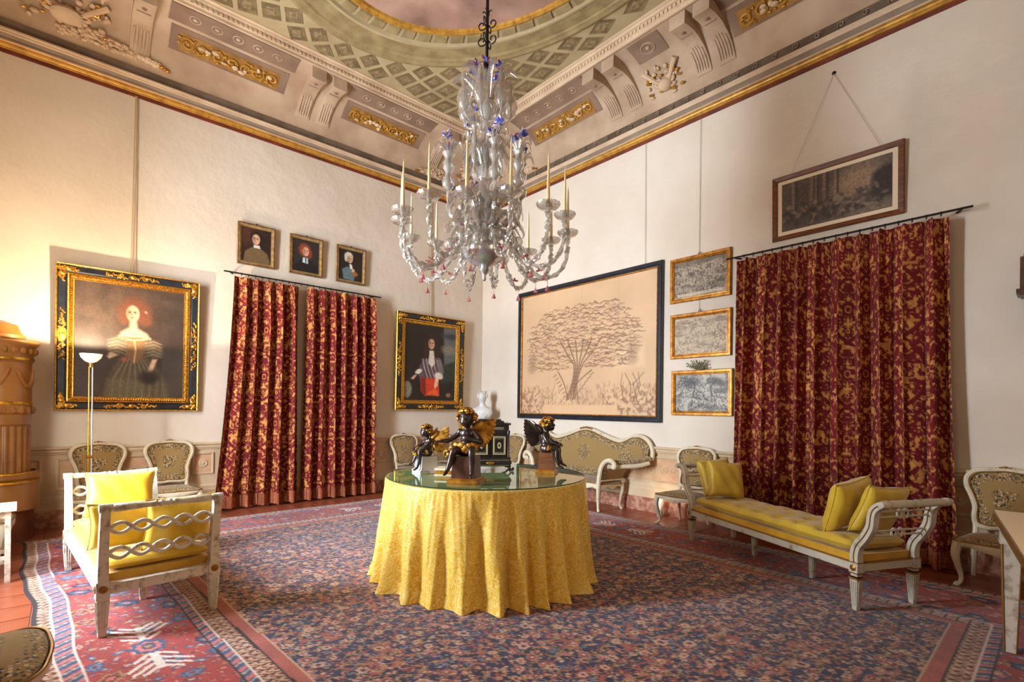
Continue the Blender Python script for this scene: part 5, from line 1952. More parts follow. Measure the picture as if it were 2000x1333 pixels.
# ================================================================== cushions
def cushion(name, label, loc, rot, w_=0.44, h_=0.42, th=0.15, m_='silk', group=None, parent_rot=None):
    n = 22
    vs, fs = [], []
    for sg in (1, -1):
        for i in range(n + 1):
            for j in range(n + 1):
                u, v = i / n * 2 - 1, j / n * 2 - 1
                f = max(0.0, (1 - u ** 4)) ** 0.5 * max(0.0, (1 - v ** 4)) ** 0.5
                pin = 1 - 0.10 * (1 - u * u) * abs(v) ** 3 * 1.0
                pin2 = 1 - 0.10 * (1 - v * v) * abs(u) ** 3
                wr_ = 0.006 * math.sin(9 * u + 5 * v) * f
                vs.append((u * w_ / 2 * pin2, sg * (th / 2 * f ** 0.8 + wr_ * 0.7) if f > 0 else 0, v * h_ / 2 * pin))
    N1 = (n + 1) ** 2
    for b_ in (0, N1):
        for i in range(n):
            for j in range(n):
                q = b_ + i * (n + 1) + j
                fs.append((q, q + 1, q + n + 2, q + n + 1))
    mb = MB().add(vs, fs)
    o = mb.build(name, m_, loc=loc, rot=rot, angle=80)
    bm = bmesh.new()
    bm.from_mesh(o.data)
    bmesh.ops.remove_doubles(bm, verts=bm.verts, dist=0.0005)
    bmesh.ops.recalc_face_normals(bm, faces=bm.faces)
    bm.to_mesh(o.data)
    bm.free()
    o.data.shade_smooth()
    tag(o, label, 'cushion', group)
    ed = MB()
    pts = []
    for k in range(64):
        a_ = k / 64 * 4
        s_, f = int(a_), (a_ - int(a_)) * 2 - 1
        u, v = ((f, -1), (1, f), (-f, 1), (-1, -f))[s_]
        pts.append((u * w_ / 2 * (1 - 0.10 * (1 - v * v) * abs(u) ** 3), 0, v * h_ / 2 * (1 - 0.10 * (1 - u * u) * abs(v) ** 3)))
    ed.tube(pts, 0.0045, 5, closed=True)
    e = ed.build('piping', m_)
    e.parent = o
    return o


def local(T, x, y, z):
    return tuple(T @ Vector((x, y, z)))


def tapered_leg(t, x, y, h, w0, w1, m_, name='leg', block=True):
    mb = MB()
    mb.box((x, y, h / 2), (w1, w1, h), top=(w0 / w1, w0 / w1))
    lg = mb.build(name, m_, t, smooth=False)
    if block:
        g = MB()
        for k in (-1, 0, 1):
            for (dx, dy) in ((1, 0), (-1, 0), (0, 1), (0, -1)):
                wz0, wz1 = w1 / 2 + 0.0015, w0 / 2 + 0.0015
                px_, py_ = -dy, dx
                q0, q1 = k * w1 * 0.28, k * w0 * 0.28
                g.tube([(x + dx * wz0 + px_ * q0, y + dy * wz0 + py_ * q0, 0.03), (x + dx * wz1 + px_ * q1, y + dy * wz1 + py_ * q1, h - 0.03)], 0.0035, 4)
        g.build('fluting', m_, lg)
        MB().box((x, y, h - 0.008), (w0 * 1.12, w0 * 1.12, 0.016)).build('collar', 'gilt_line' if m_ == 'grey_paint' else m_, lg, smooth=False)
    return lg


# ================================================================== left daybed: chain-pattern ends
def daybed_chain():
    ang = math.atan2(0.15, 1.76)
    t = thing('daybed', 'white painted daybed with interlaced oval end slats and plain yellow mattress', 'daybed', (2.99, -5.81, 0.012), ang)
    hl, hw = 0.885, 0.305
    for sx_ in (-1, 1):
        for sy_ in (-1, 1):
            x, y = sx_ * hl, sy_ * hw
            tapered_leg(t, x, y, 0.25, 0.062, 0.04, 'white_paint')
            # post: square, raked outwards above the seat block
            mb = MB()
            mb.box((x, y, 0.295), (0.068, 0.068, 0.09))
            sec = [(0.34, 0.0, 0.064), (0.5, 0.012, 0.06), (0.66, 0.04, 0.056), (0.79, 0.075, 0.056)]
            vs, fs = [], []
            for (z, dx, w_) in sec:
                for (a_, b_) in ((-1, -1), (1, -1), (1, 1), (-1, 1)):
                    vs.append((x + sx_ * dx + a_ * w_ / 2, y + b_ * w_ / 2 * 0.85, z))
            for i in range(3):
                for k in range(4):
                    fs.append((i * 4 + k, i * 4 + (k + 1) % 4, (i + 1) * 4 + (k + 1) % 4, (i + 1) * 4 + k))
            fs += [(3, 2, 1, 0), (12, 13, 14, 15)]
            mb.add(vs, fs)
            p = mb.build('post', 'white_paint', t, smooth=False)
            r = MB()
            for (dx, dy, ax) in ((sx_ * 0.035, 0, 'x'), (0, sy_ * 0.035, 'y')):
                R = Matrix.Rotation(sx_ * PI / 2, 3, 'Y') if ax == 'x' else Matrix.Rotation(-sy_ * PI / 2, 3, 'X')
                r.lathe([(0.024, 0), (0.024, 0.003), (0.017, 0.006), (0.011, 0.002), (0.007, 0.006), (0, 0.008)], 12, (x + dx, y + dy, 0.295), R=R)
            r.build('rosette', 'gilt_line', p)
    for x in (-0.34, 0.34):
        tapered_leg(t, x, 0.0, 0.26, 0.05, 0.036, 'white_paint')
    for sy_ in (-1, 1):
        MB().box((0, sy_ * hw, 0.288), (2 * hl - 0.06, 0.05, 0.062)).box((0, sy_ * (hw + 0.004), 0.316), (2 * hl - 0.06, 0.05, 0.01)).build('side_rail', 'white_paint', t, smooth=False)
    for sx_ in (-1, 1):
        MB().box((sx_ * hl, 0, 0.288), (0.05, 2 * hw - 0.06, 0.062)).box((sx_ * (hl + 0.004), 0, 0.316), (0.05, 2 * hw - 0.06, 0.01)).build('end_rail', 'white_paint', t, smooth=False)
        xo = lambda z: sx_ * (hl + np.interp(z, [0.34, 0.5, 0.66, 0.79], [0.0, 0.012, 0.04, 0.075]))
        # turned top rail
        prof = [(-0.30, 0.026), (-0.25, 0.026), (-0.24, 0.02), (-0.23, 0.026), (-0.15, 0.022), (-0.07, 0.017), (-0.045, 0.022), (-0.035, 0.015), (-0.02, 0.024), (0, 0.016), (0.02, 0.024), (0.035, 0.015), (0.045, 0.022), (0.07, 0.017), (0.15, 0.022), (0.23, 0.026), (0.24, 0.02), (0.25, 0.026), (0.30, 0.026)]
        MB().tube([(xo(0.79), p[0] * 1.12, 0.8 if abs(p[0]) > 0.24 else 0.797) for p in prof], [p[1] for p in prof], 10).build('top_rail', 'white_paint', t)
        # chains of interlaced ovals
        for zc in (0.505, 0.665):
            mb = MB()
            n = 5
            L_ = 2 * hw - 0.05
            ln = L_ / n
            for sg in (-1, 1):
                pts = []
                for k in range(n * 10 + 1):
                    s = -L_ / 2 + L_ * k / (n * 10)
                    z = zc + sg * 0.034 * math.cos(PI * (s + L_ / 2) / ln + PI / 2) * (1 if True else 0)
                    pts.append((xo(z) + 0.002 * sg, s, z))
                mb.tube(pts, 0.0125, 8)
            mb.build('chain_slat', 'white_paint', t)
    # box seat and mattress
    MB().box((0, 0, 0.345), (2 * hl - 0.07, 2 * hw - 0.03, 0.05)).build('seat_box', 'silk_edge', t, smooth=False)
    m = bm_mattress(2 * hl - 0.1, 2 * hw - 0.03, 0.37, 0.085, 0.0)
    m.build('mattress', 'silk', t, angle=70)
    T = Matrix.Translation((2.99, -5.81, 0.012)) @ Matrix.Rotation(ang, 4, 'Z')
    g = 'yellow cushions on the white daybed'
    cushion('cushion', 'bright yellow silk cushion leaning on the far end of the white daybed', local(T, -0.71, 0.02, 0.645), (math.radians(-14), 0, ang + PI / 2 - 0.25), 0.5, 0.38, 0.16, 'silk', g)
    cushion('cushion', 'yellow silk cushion showing through the near slats of the white daybed, towards the table', local(T, 0.78, 0.12, 0.635), (math.radians(14), 0, ang + PI / 2 + 0.1), 0.42, 0.36, 0.14, 'silk', g)
    cushion('cushion', 'yellow silk cushion at the near end of the white daybed, towards the window', local(T, 0.615, -0.15, 0.625), (math.radians(20), 0, ang + PI / 2 - 0.12), 0.4, 0.34, 0.12, 'silk', g)


def bm_mattress(L_, W_, z0, th, tuft, ntx=9, nty=3):
    nu, nv = 120, 40
    vs, fs = [], []

    def dimple(x, y):
        if not tuft:
            return 0.0
        d = 0.0
        for i in range(ntx):
            for j in range(nty):
                px_ = -L_ / 2 + L_ * (i + (0.5 if j % 2 else 0.75) - 0.12) / ntx
                py_ = -W_ / 2 + W_ * (j + 0.5) / nty
                q = ((x - px_) ** 2 + (y - py_) ** 2) / 0.045 ** 2
                if q < 8:
                    d += math.exp(-q)
        return d
    for sg in (1, -1):
        for i in range(nu + 1):
            for j in range(nv + 1):
                u, v = i / nu * 2 - 1, j / nv * 2 - 1
                f = (max(0, 1 - abs(u) ** 24) ** 0.5) * (max(0, 1 - abs(v) ** 9) ** 0.5)
                x, y = u * L_ / 2, v * W_ / 2
                zz = th / 2 * f * (1 + 0.06 * math.sin(7 * u + 2 * v) + 0.05 * math.sin(13 * u - 3 * v))
                if sg > 0:
                    zz -= tuft * dimple(x, y)
                vs.append((x, y, z0 + th / 2 + sg * zz))
    N1 = (nu + 1) * (nv + 1)
    for b_ in (0, N1):
        for i in range(nu):
            for j in range(nv):
                q = b_ + i * (nv + 1) + j
                fs.append((q, q + 1, q + nv + 2, q + nv + 1))
    return MB().add(vs, fs)


daybed_chain()


# ================================================================== right daybed: scrolled ends, tufted mattress
def daybed_scroll():
    ang = math.atan2(-0.443, 0.897)
    loc = (6.09, -1.235, 0.012)
    t = thing('daybed', 'greyish painted daybed with scrolled ends and long tufted yellow mattress before the wide curtain', 'daybed', loc, ang)
    hl, hw = 0.975, 0.275
    curve = spline([(0.33, 0.0), (0.4, -0.004), (0.47, 0.014), (0.55, 0.07), (0.63, 0.11), (0.71, 0.12), (0.76, 0.14), (0.795, 0.185), (0.80, 0.225)], 4)
    for sx_ in (-1, 1):
        for sy_ in (-1, 1):
            x, y = sx_ * hl, sy_ * hw
            tapered_leg(t, x, y, 0.24, 0.062, 0.034, 'grey_paint')
            mb = MB().box((x, y, 0.262), (0.05, 0.05, 0.03)).box((x, y, 0.31), (0.068, 0.068, 0.07))
            vs, fs = [], []
            m_ = len(curve)
            for k, (z, dx) in enumerate(curve):
                f = k / (m_ - 1)
                w_ = 0.066 - 0.02 * f
                a0, a1 = curve[max(k - 1, 0)], curve[min(k + 1, m_ - 1)]
                tx_, tz_ = a1[1] - a0[1], a1[0] - a0[0]
                l_ = math.hypot(tx_, tz_)
                nx_, nz_ = tz_ / l_, -tx_ / l_
                for (a_, b_) in ((-1, -1), (1, -1), (1, 1), (-1, 1)):
                    vs.append((x + sx_ * (dx + a_ * nx_ * w_ / 2), y + b_ * 0.026, z + a_ * nz_ * w_ / 2))
            for i in range(m_ - 1):
                for k in range(4):
                    fs.append((i * 4 + k, i * 4 + (k + 1) % 4, (i + 1) * 4 + (k + 1) % 4, (i + 1) * 4 + k))
            fs += [(3, 2, 1, 0), tuple(4 * (m_ - 1) + k for k in range(4))]
            mb.add(vs, fs)
            p = mb.build('scroll_post', 'grey_paint', t, angle=30)
            g = MB()
            for b_ in (-1, 1):
                g.tube([(x + sx_ * dx, y + b_ * 0.0265, z) for (z, dx) in curve[1:-1]], 0.005, 4)
            for b_ in (-1, 1):
                R = Matrix.Rotation(-b_ * PI / 2, 3, 'X')
                g.lathe([(0.024, 0), (0.024, 0.004), (0.014, 0.008), (0.01, 0.004), (0, 0.008)], 12, (x, y + b_ * 0.034, 0.31), R=R)
            g.box((x, y, 0.272), (0.072, 0.072, 0.008)).box((x, y, 0.348), (0.072, 0.072, 0.006))
            g.build('gilt_line', 'gilt_line', p)
        # turned top bar between the scrolls, and the two pairs of slim rails with a ring in the middle
        xo = lambda z: sx_ * (hl + np.interp(z, [c[0] for c in curve], [c[1] for c in curve]))
        prof = [(-0.33, 0.022), (-0.3, 0.03), (-0.27, 0.03), (-0.26, 0.022), (-0.22, 0.028), (-0.1, 0.03), (-0.03, 0.024), (0, 0.03), (0.03, 0.024), (0.1, 0.03), (0.22, 0.028), (0.26, 0.022), (0.27, 0.03), (0.3, 0.03), (0.33, 0.022)]
        MB().tube([(sx_ * (hl + 0.215), p[0], 0.805) for p in prof], [p[1] for p in prof], 12).build('top_rail', 'grey_paint', t)
        for zc in (0.57, 0.715):
            mb = MB()
            for dz in (-0.02, 0.02):
                mb.tube([(xo(zc + dz), -hw + 0.01, zc + dz), (xo(zc + dz), hw - 0.01, zc + dz)], 0.0075, 8)
            s_ = mb.build('slim_rail', 'grey_paint', t)
            r = MB()
            for dy in (-0.03, 0.03):
                r.tube([(xo(zc) + 0.0, dy + 0.024 * math.cos(q), zc + 0.03 * math.sin(q)) for q in np.linspace(0, 2 * PI, 14, endpoint=False)], 0.008, 6, closed=True)
            r.build('ring_ornament', 'grey_paint', s_)
    for x in (-0.34, 0.34):
        tapered_leg(t, x, 0.0, 0.26, 0.05, 0.032, 'grey_paint')
    for sy_ in (-1, 1):
        sr = MB().box((0, sy_ * hw, 0.312), (2 * hl - 0.06, 0.046, 0.056)).build('side_rail', 'grey_paint', t, smooth=False)
        MB().box((0, sy_ * hw, 0.342), (2 * hl - 0.06, 0.05, 0.006)).build('gilt_line', 'gilt_line', sr, smooth=False)
    for sx_ in (-1, 1):
        er = MB().box((sx_ * hl, 0, 0.312), (0.046, 2 * hw - 0.06, 0.056)).build('end_rail', 'grey_paint', t, smooth=False)
        MB().box((sx_ * hl, 0, 0.342), (0.05, 2 * hw - 0.06, 0.006)).build('gilt_line', 'gilt_line', er, smooth=False)
    MB().box((0, 0, 0.37), (2 * hl - 0.02, 2 * hw - 0.02, 0.05)).build('seat_box', 'silk_edge', t, smooth=False)
    m = bm_mattress(2 * hl - 0.1, 2 * hw - 0.02, 0.395, 0.112, 0.032, 8, 3)
    m.build('mattress', 'silk_olive', t, angle=70)
    mb = MB()
    T = Matrix.Translation(loc) @ Matrix.Rotation(ang, 4, 'Z')
    g = 'golden cushions on the tufted daybed'
    cushion('cushion', 'golden silk cushion in front of another at the far end of the tufted daybed', local(T, -0.72, -0.05, 0.705), (math.radians(-18), math.radians(6), ang + PI / 2 - 0.1), 0.42, 0.4, 0.15, 'silk_olive', g)
    cushion('cushion', 'golden silk cushion tucked behind another at the far end of the tufted daybed', local(T, -0.90, -0.02, 0.715), (math.radians(-20), math.radians(-4), ang + PI / 2), 0.42, 0.4, 0.13, 'silk_olive', g)
    cushion('cushion', 'golden silk cushion leaning at the near end of the tufted daybed, away from the curtain', local(T, 0.70, -0.05, 0.715), (math.radians(18), math.radians(-8), ang + PI / 2 + 0.15), 0.42, 0.42, 0.15, 'silk_olive', g)
    cushion('cushion', 'golden silk cushion behind the near scrolled end of the tufted daybed, on the curtain side', local(T, 0.89, 0.04, 0.705), (math.radians(22), math.radians(4), ang + PI / 2), 0.4, 0.4, 0.12, 'silk_olive', g)


daybed_scroll()


# ================================================================== round table under its cloth
TX, TY, TZ, TR = 4.42, -3.43, 0.855, 0.86
t = thing('round_table', 'round table hidden under a floor-length yellow brocade cloth', 'table', (TX, TY, 0.012))
MB().lathe([(0.0, 0.80), (TR - 0.03, 0.80), (TR - 0.03, 0.835), (0, 0.835)], 48).build('table_top', 'dark_wood', t, smooth=False)
MB().lathe([(0.3, 0), (0.3, 0.05), (0.08, 0.12), (0.07, 0.7), (0.25, 0.8)], 24).build('pedestal', 'dark_wood', t)

# cloth: flat top, rolled rim, deep pleats that open towards the floor
nth, nz = 720, 70
rs = np.random.RandomState(3)
th = np.linspace(0, 2 * PI, nth + 1)
ph = 26 * th + 1.6 * np.sin(3 * th + 1) + 0.9 * np.sin(7 * th + 2)
amp = 0.5 + 0.5 * np.sin(5 * th + 0.7) * np.sin(2 * th + 0.3)
amp = 0.35 + 0.65 * np.clip(amp, 0, 1)
rows = []
for k in range(9):
    r = TR * k / 8
    rows.append((np.full_like(th, r), np.full_like(th, TZ)))
for k in range(1, 4):
    a_ = PI / 2 * k / 3
    rows.append((np.full_like(th, TR + 0.012 * math.sin(a_)), np.full_like(th, TZ - 0.012 * (1 - math.cos(a_)))))
for k in range(1, nz + 1):
    f = k / nz
    e = np.clip((f - 0.05) / 0.5, 0, 1) ** 0.8
    wave = np.sin(ph + 0.25 * np.sin(4 * f)) + 0.25 * np.sin(2 * ph + 1 + 2 * f)
    r = TR + 0.012 + 0.05 * f + 0.075 * amp * wave * e * (0.45 + 0.65 * f) + 0.03 * np.clip((f - 0.9) * 10, 0, 1) * amp
    crinkle = 0.0025 * np.sin(83 * th + 3 * np.sin(5 * th)) * np.sin(9 * f + 4 * np.sin(11 * th)) + 0.004 * np.sin(31 * th + 2 * f) * f
    z = TZ - 0.012 - (TZ - 0.012 - 0.014) * f
    rows.append((r + crinkle, np.full_like(th, z) + 0.006 * (np.sin(ph) + 1) * f * 0))
X = np.array([TX + r * np.cos(th) for r, z in rows])
Y = np.array([TY + r * np.sin(th) for r, z in rows])
Z = np.array([z for r, z in rows])
uv = np.stack([np.broadcast_to(th * 1.25, X.shape), Z * 1.3], -1)
tc_ = grid_obj('tablecloth', X, Y, Z, None, 'brocade', uv=uv)
tag(tc_, 'yellow silk brocade cloth falling in deep folds from the round table to the carpet', 'tablecloth')
gt = thing('glass_sheet', 'round sheet of glass over a green cloth on the round table', 'glass top', (TX, TY, TZ))
MB().lathe([(0, 0.001), (TR - 0.02, 0.001), (TR - 0.02, 0.004), (0, 0.004)], 96).build('green_underlay', 'green_cloth', gt, smooth=False)
MB().add([(0, 0, 0.0125)] + [((TR + 0.004) * math.cos(2 * PI * k / 120), (TR + 0.004) * math.sin(2 * PI * k / 120), 0.0125) for k in range(120)], [(0, 1 + k, 1 + (k + 1) % 120) for k in range(120)]).build('pane', 'sheet_glass', gt, smooth=False, recalc=False)
MB().lathe([(TR + 0.004, 0.004), (TR + 0.006, 0.006), (TR + 0.006, 0.011), (TR + 0.003, 0.0128)], 120, cap=False).build('polished_edge', 'glass_edge', gt)
TT = TZ + 0.0128

# ================================================================== cream table at the right edge of the picture
t = thing('side_table', 'cream painted table with worn gilt edge, cut by the right side of the picture', 'table', (7.93, -2.5, 0.012), math.radians(8))
tw, tl = 0.56, 1.34
MB().box((0, 0, 0.828), (tw, tl, 0.02)).build('table_top', 'mount', t, smooth=False)
MB().box((0, 0, 0.805), (tw + 0.02, tl + 0.02, 0.028)).box((0, 0, 0.832), (tw + 0.012, tl + 0.012, 0.004)).build('gilt_edge', 'gilt_line', t, smooth=False)
MB().box((0, 0, 0.74), (tw - 0.1, tl - 0.1, 0.1)).build('apron', 'cream_paint', t, smooth=False)
for sx_ in (-1, 1):
    for sy_ in (-1, 1):
        x, y = sx_ * (tw / 2 - 0.07), sy_ * (tl / 2 - 0.07)
        MB().box((x, y, 0.715), (0.1, 0.1, 0.1)).box((x, y, 0.75), (0.12, 0.12, 0.02)).box((x, y, 0.66), (0.11, 0.11, 0.012)).build('corner_block', 'white_paint', t, smooth=False)
        lg = MB().box((x, y, 0.33), (0.05, 0.05, 0.66), top=(1.7, 1.7)).build('leg', 'white_paint', t, smooth=False)
        g = MB()
        for a_ in (-1, 1):
            for b_ in (-1, 1):
                g.tube([(x + a_ * 0.0255, y + b_ * 0.0255, 0.0), (x + a_ * 0.043, y + b_ * 0.043, 0.66)], 0.004, 4)
        g.build('gilt_edge', 'gilt_line', lg)

# ================================================================== little white table at the left edge
t = thing('white_table', 'small plain white table at the left edge near the stove', 'table', (2.08, -6.76, 0), 0.05)
MB().box((0, 0, 0.59), (0.36, 0.5, 0.024)).build('table_top', 'white_paint', t, smooth=False)
for sx_ in (-1, 1):
    for sy_ in (-1, 1):
        MB().box((sx_ * 0.13, sy_ * 0.2, 0.29), (0.034, 0.034, 0.58)).build('leg', 'white_paint', t, smooth=False)
    MB().box((sx_ * 0.13, 0, 0.2), (0.022, 0.38, 0.03)).build('stretcher', 'white_paint', t, smooth=False)
    MB().box((sx_ * 0.13, 0, 0.55), (0.02, 0.38, 0.06)).build('apron', 'white_paint', t, smooth=False)

# ================================================================== ceramic stove in the corner
t = thing('ceramic_stove', 'tall round ochre ceramic stove with fluted drum and gilt bands at the left edge', 'stove', (0.42, -6.76, 0))
MB().lathe([(0.0, 0), (0.3, 0.0), (0.3, 0.28), (0.31, 0.31), (0, 0.31)], 40).build('plinth', 'stove_base', t, angle=30)
MB().lathe([(0.31, 0.31), (0.345, 0.33), (0.345, 0.56), (0.33, 0.6), (0.33, 0.64), (0.345, 0.66), (0.34, 0.7), (0.3, 0.71)], 40).build('lower_drum', 'stove', t, angle=30)
MB().lathe([(0.268, 0.71), (0.268, 1.2)], 160, flute=0.06, nfl=26).build('fluted_drum', 'stove', t, angle=60)
MB().lathe([(0.26, 1.2), (0.272, 1.22), (0.272, 1.32), (0.285, 1.34), (0.285, 1.4), (0.272, 1.42), (0.272, 1.86), (0.285, 1.88), (0.285, 1.92), (0.29, 1.96), (0.296, 2.02), (0.33, 2.07), (0.33, 2.09), (0.2, 2.1)], 48).build('upper_drum', 'stove', t, angle=30)
MB().lathe([(0.22, 2.09), (0.22, 2.15), (0.2, 2.17), (0.16, 2.26), (0.06, 2.3), (0, 2.31)], 40).build('cap', 'stove', t, angle=30)
for z, r in ((0.62, 0.336), (0.705, 0.318), (1.44, 0.276), (1.9, 0.29)):
    MB().lathe([(r - 0.006, z - 0.018), (r + 0.004, z - 0.014), (r + 0.006, z), (r + 0.004, z + 0.014), (r - 0.006, z + 0.018)], 48, cap=False).build('gilt_band', 'brass', t)
mb = MB()
for k in range(24):
    a_ = 2 * PI * k / 24
    mb.ell((0.284 * math.cos(a_), 0.284 * math.sin(a_), 1.365), (0.024, 0.024, 0.04), 7, 6)
    mb.ell((0.298 * math.cos(a_), 0.298 * math.sin(a_), 1.985), (0.024, 0.024, 0.034), 7, 6)
mb.build('leaf_frieze', 'stove', t)['kind'] = 'stuff'
for k in range(6):
    a0 = 2 * PI * k / 6
    mb = MB()
    pts = []
    for q in range(17):
        f = q / 16 * 2 - 1
        a_ = a0 + f * 0.42
        pts.append((0.278 * math.cos(a_), 0.278 * math.sin(a_), 1.62 + 0.18 * f * f))
    mb.tube(pts, [0.012 + 0.012 * (1 - abs(q / 8 - 1)) for q in range(17)], 7)
    mb.build('garland', 'stove', t)

# ================================================================== floor lamp with an upturned bowl
lx, ly = 0.86, -6.02
t = thing('floor_lamp', 'tall brass floor lamp with upturned white bowl before the portrait of the lady', 'floor lamp', (lx, ly, 0.012))
MB().lathe([(0, 0), (0.13, 0.0), (0.13, 0.015), (0.05, 0.03), (0.014, 0.04)], 32).build('base', 'brass', t)
MB().tube([(0, -0.014, 0.03), (0, -0.014, 1.86)], 0.008, 10).build('pole', 'brass', t)
MB().tube([(0, 0.014, 0.03), (0, 0.014, 1.84)], 0.007, 10).build('pole', 'mercury', t)
MB().tube([(0, -0.035, 0.86), (0, 0.03, 0.86)], 0.016, 10).build('switch_block', 'brass', t)
MB().lathe([(0.018, 1.82), (0.02, 1.86), (0.014, 1.88)], 16).build('neck', 'brass', t)
MB().lathe([(0.012, 1.868), (0.05, 1.885), (0.085, 1.925), (0.098, 1.965), (0.092, 1.965), (0.078, 1.928), (0.045, 1.896), (0.0, 1.885)], 36, cap=False).build('bowl', 'lamp_glass', t)
ld = bpy.data.lights.new('lamp_light', 'SPOT')
ld.energy, ld.color, ld.spot_size, ld.spot_blend, ld.shadow_soft_size = 300, (1.0, 0.77, 0.50), math.radians(165), 0.12, 0.035
lo = bpy.data.objects.new('lamp_light', ld)
COL.objects.link(lo)
lo.location = (lx, ly, 1.99)
lo.rotation_euler = (PI, 0, 0)

# small bare bulb on the floor under the chair below the engravings
t = thing('floor_bulb', 'small bare white bulb in a holder on the floor below the engravings', 'bulb', (4.16, -0.17, 0))
MB().lathe([(0.0, 0), (0.04, 0), (0.04, 0.09), (0.026, 0.1), (0, 0.1)], 16).build('holder', 'white_paint', t)
MB().lathe([(0.014, 0.1), (0.018, 0.12), (0.04, 0.16), (0.044, 0.19), (0.03, 0.225), (0.0, 0.235)], 20).build('bulb', 'bulb', t)
pd = bpy.data.lights.new('bulb_light', 'POINT')
pd.energy, pd.color, pd.shadow_soft_size = 3.0, (1.0, 0.74, 0.45), 0.05
po = bpy.data.objects.new('bulb_light', pd)
COL.objects.link(po)
po.location = (4.16, -0.2, 0.29)
# ================================================================== figures
def loft(mb, secs, n=18):
    """closed skin through horizontal sections (z, cx, cy, rx, ry)"""
    vs, fs = [], []
    for (z, cx, cy, rx, ry) in secs:
        for k in range(n):
            a_ = 2 * PI * k / n
            vs.append((cx + rx * math.cos(a_), cy + ry * math.sin(a_), z))
    for i in range(len(secs) - 1):
        for k in range(n):
            fs.append((i * n + k, i * n + (k + 1) % n, (i + 1) * n + (k + 1) % n, (i + 1) * n + k))
    fs += [tuple(range(n - 1, -1, -1)), tuple((len(secs) - 1) * n + k for k in range(n))]
    mb.add(vs, fs)
    return mb


def fused(name, blobs, tubes, material, parent, voxel=0.006, smooth=4):
    """one continuous body: overlapping limbs and masses merged by a voxel remesh"""
    mb = MB()
    for (c, r, R) in blobs:
        mb.ell(c, r, 14, 10, R)
    for (pts, rad) in tubes:
        sp = spline(pts, 5)
        rr = list(np.interp(np.linspace(0, len(pts) - 1, len(sp)), range(len(pts)), rad))
        mb.tube(sp, rr, 10)
        mb.ell(pts[0], (rad[0],) * 3, 10, 8)
        mb.ell(pts[-1], (rad[-1],) * 3, 10, 8)
    o = mb.build(name, material, parent)
    m1 = o.modifiers.new('skin', 'REMESH')
    m1.mode = 'VOXEL'
    m1.voxel_size = voxel
    m1.use_smooth_shade = True
    m2 = o.modifiers.new('soften', 'SMOOTH')
    m2.iterations = smooth
    m2.factor = 0.5
    return o


def wing(name, parent, base, tip_dir, up, length, width, material):
    """feathered wing: overlapping plumes that fan from the shoulder"""
    mb = MB()
    b_ = Vector(base)
    d = Vector(tip_dir).normalized()
    u = Vector(up).normalized()
    nrm = d.cross(u).normalized()
    for k in range(9):
        f = k / 8
        dr_ = (d * math.cos(-0.35 + 1.15 * f) - u * math.sin(-0.35 + 1.15 * f)).normalized()
        ln = length * (1.0 - 0.45 * f)
        root = b_ + d * length * 0.12 - u * 0.012 * k * 0.6
        mid = root + dr_ * ln * 0.55 + nrm * 0.002 * k
        X = dr_
        Z = nrm
        Y = Z.cross(X)
        R = Matrix((X, Y, Z)).transposed()
        mb.ell(mid, (ln * 0.52, width * 0.17, 0.005), 10, 6, R)
    X = (d * 0.8 + u * 0.6).normalized()
    R = Matrix((X, nrm.cross(X), nrm)).transposed()
    mb.ell(b_ + X * length * 0.3, (length * 0.34, width * 0.2, 0.013), 10, 7, R)
    return mb.build(name, material, parent)


def curls(name, c, r, parent, material, seed, n=60, face_dir=(0, -1)):
    rs = random.Random(seed)
    mb = MB()
    k = 0
    while k < n:
        a_, z = rs.uniform(0, 2 * PI), rs.uniform(-0.35, 1)
        q = math.sqrt(1 - min(1, z * z))
        p = Vector((q * math.cos(a_), q * math.sin(a_), z))
        if p.x * face_dir[0] + p.y * face_dir[1] > 0.42 and z < 0.5:
            continue
        s = r * rs.uniform(0.24, 0.36)
        mb.ell((c[0] + p.x * r * 1.02, c[1] + p.y * r * 1.05, c[2] + p.z * r * 1.02), (s, s * 0.8, s * 0.7), 6, 5, Matrix.Rotation(rs.uniform(0, 3), 3, 'Z'))
        k += 1
    return mb.build(name, material, parent)


def face_features(parent, c, r, material):
    """nose, brows, lips, cheeks, eyes and ears of a small carved head looking along local -y"""
    mb = MB()
    x, y, z = c
    mb.ell((x, y - r * 0.98, z - r * 0.08), (r * 0.13, r * 0.2, r * 0.2), 8, 6)
    for s_ in (-1, 1):
        mb.ell((x + s_ * r * 0.36, y - r * 0.84, z + r * 0.2), (r * 0.24, r * 0.12, r * 0.08), 8, 6)
        mb.ell((x + s_ * r * 0.36, y - r * 0.86, z + r * 0.05), (r * 0.14, r * 0.08, r * 0.07), 8, 6)
        mb.ell((x + s_ * r * 0.42, y - r * 0.74, z - r * 0.34), (r * 0.28, r * 0.22, r * 0.26), 8, 6)
        mb.ell((x + s_ * r * 0.98, y - r * 0.02, z - r * 0.05), (r * 0.1, r * 0.16, r * 0.24), 8, 6)
    mb.ell((x, y - r * 0.9, z - r * 0.42), (r * 0.24, r * 0.12, r * 0.07), 8, 6)
    mb.ell((x, y - r * 0.86, z - r * 0.54), (r * 0.2, r * 0.12, r * 0.07), 8, 6)
    mb.ell((x, y - r * 0.74, z - r * 0.78), (r * 0.2, r * 0.16, r * 0.14), 8, 6)
    o = mb.build('face', material, parent)
    o['kind'] = 'stuff'
    return o


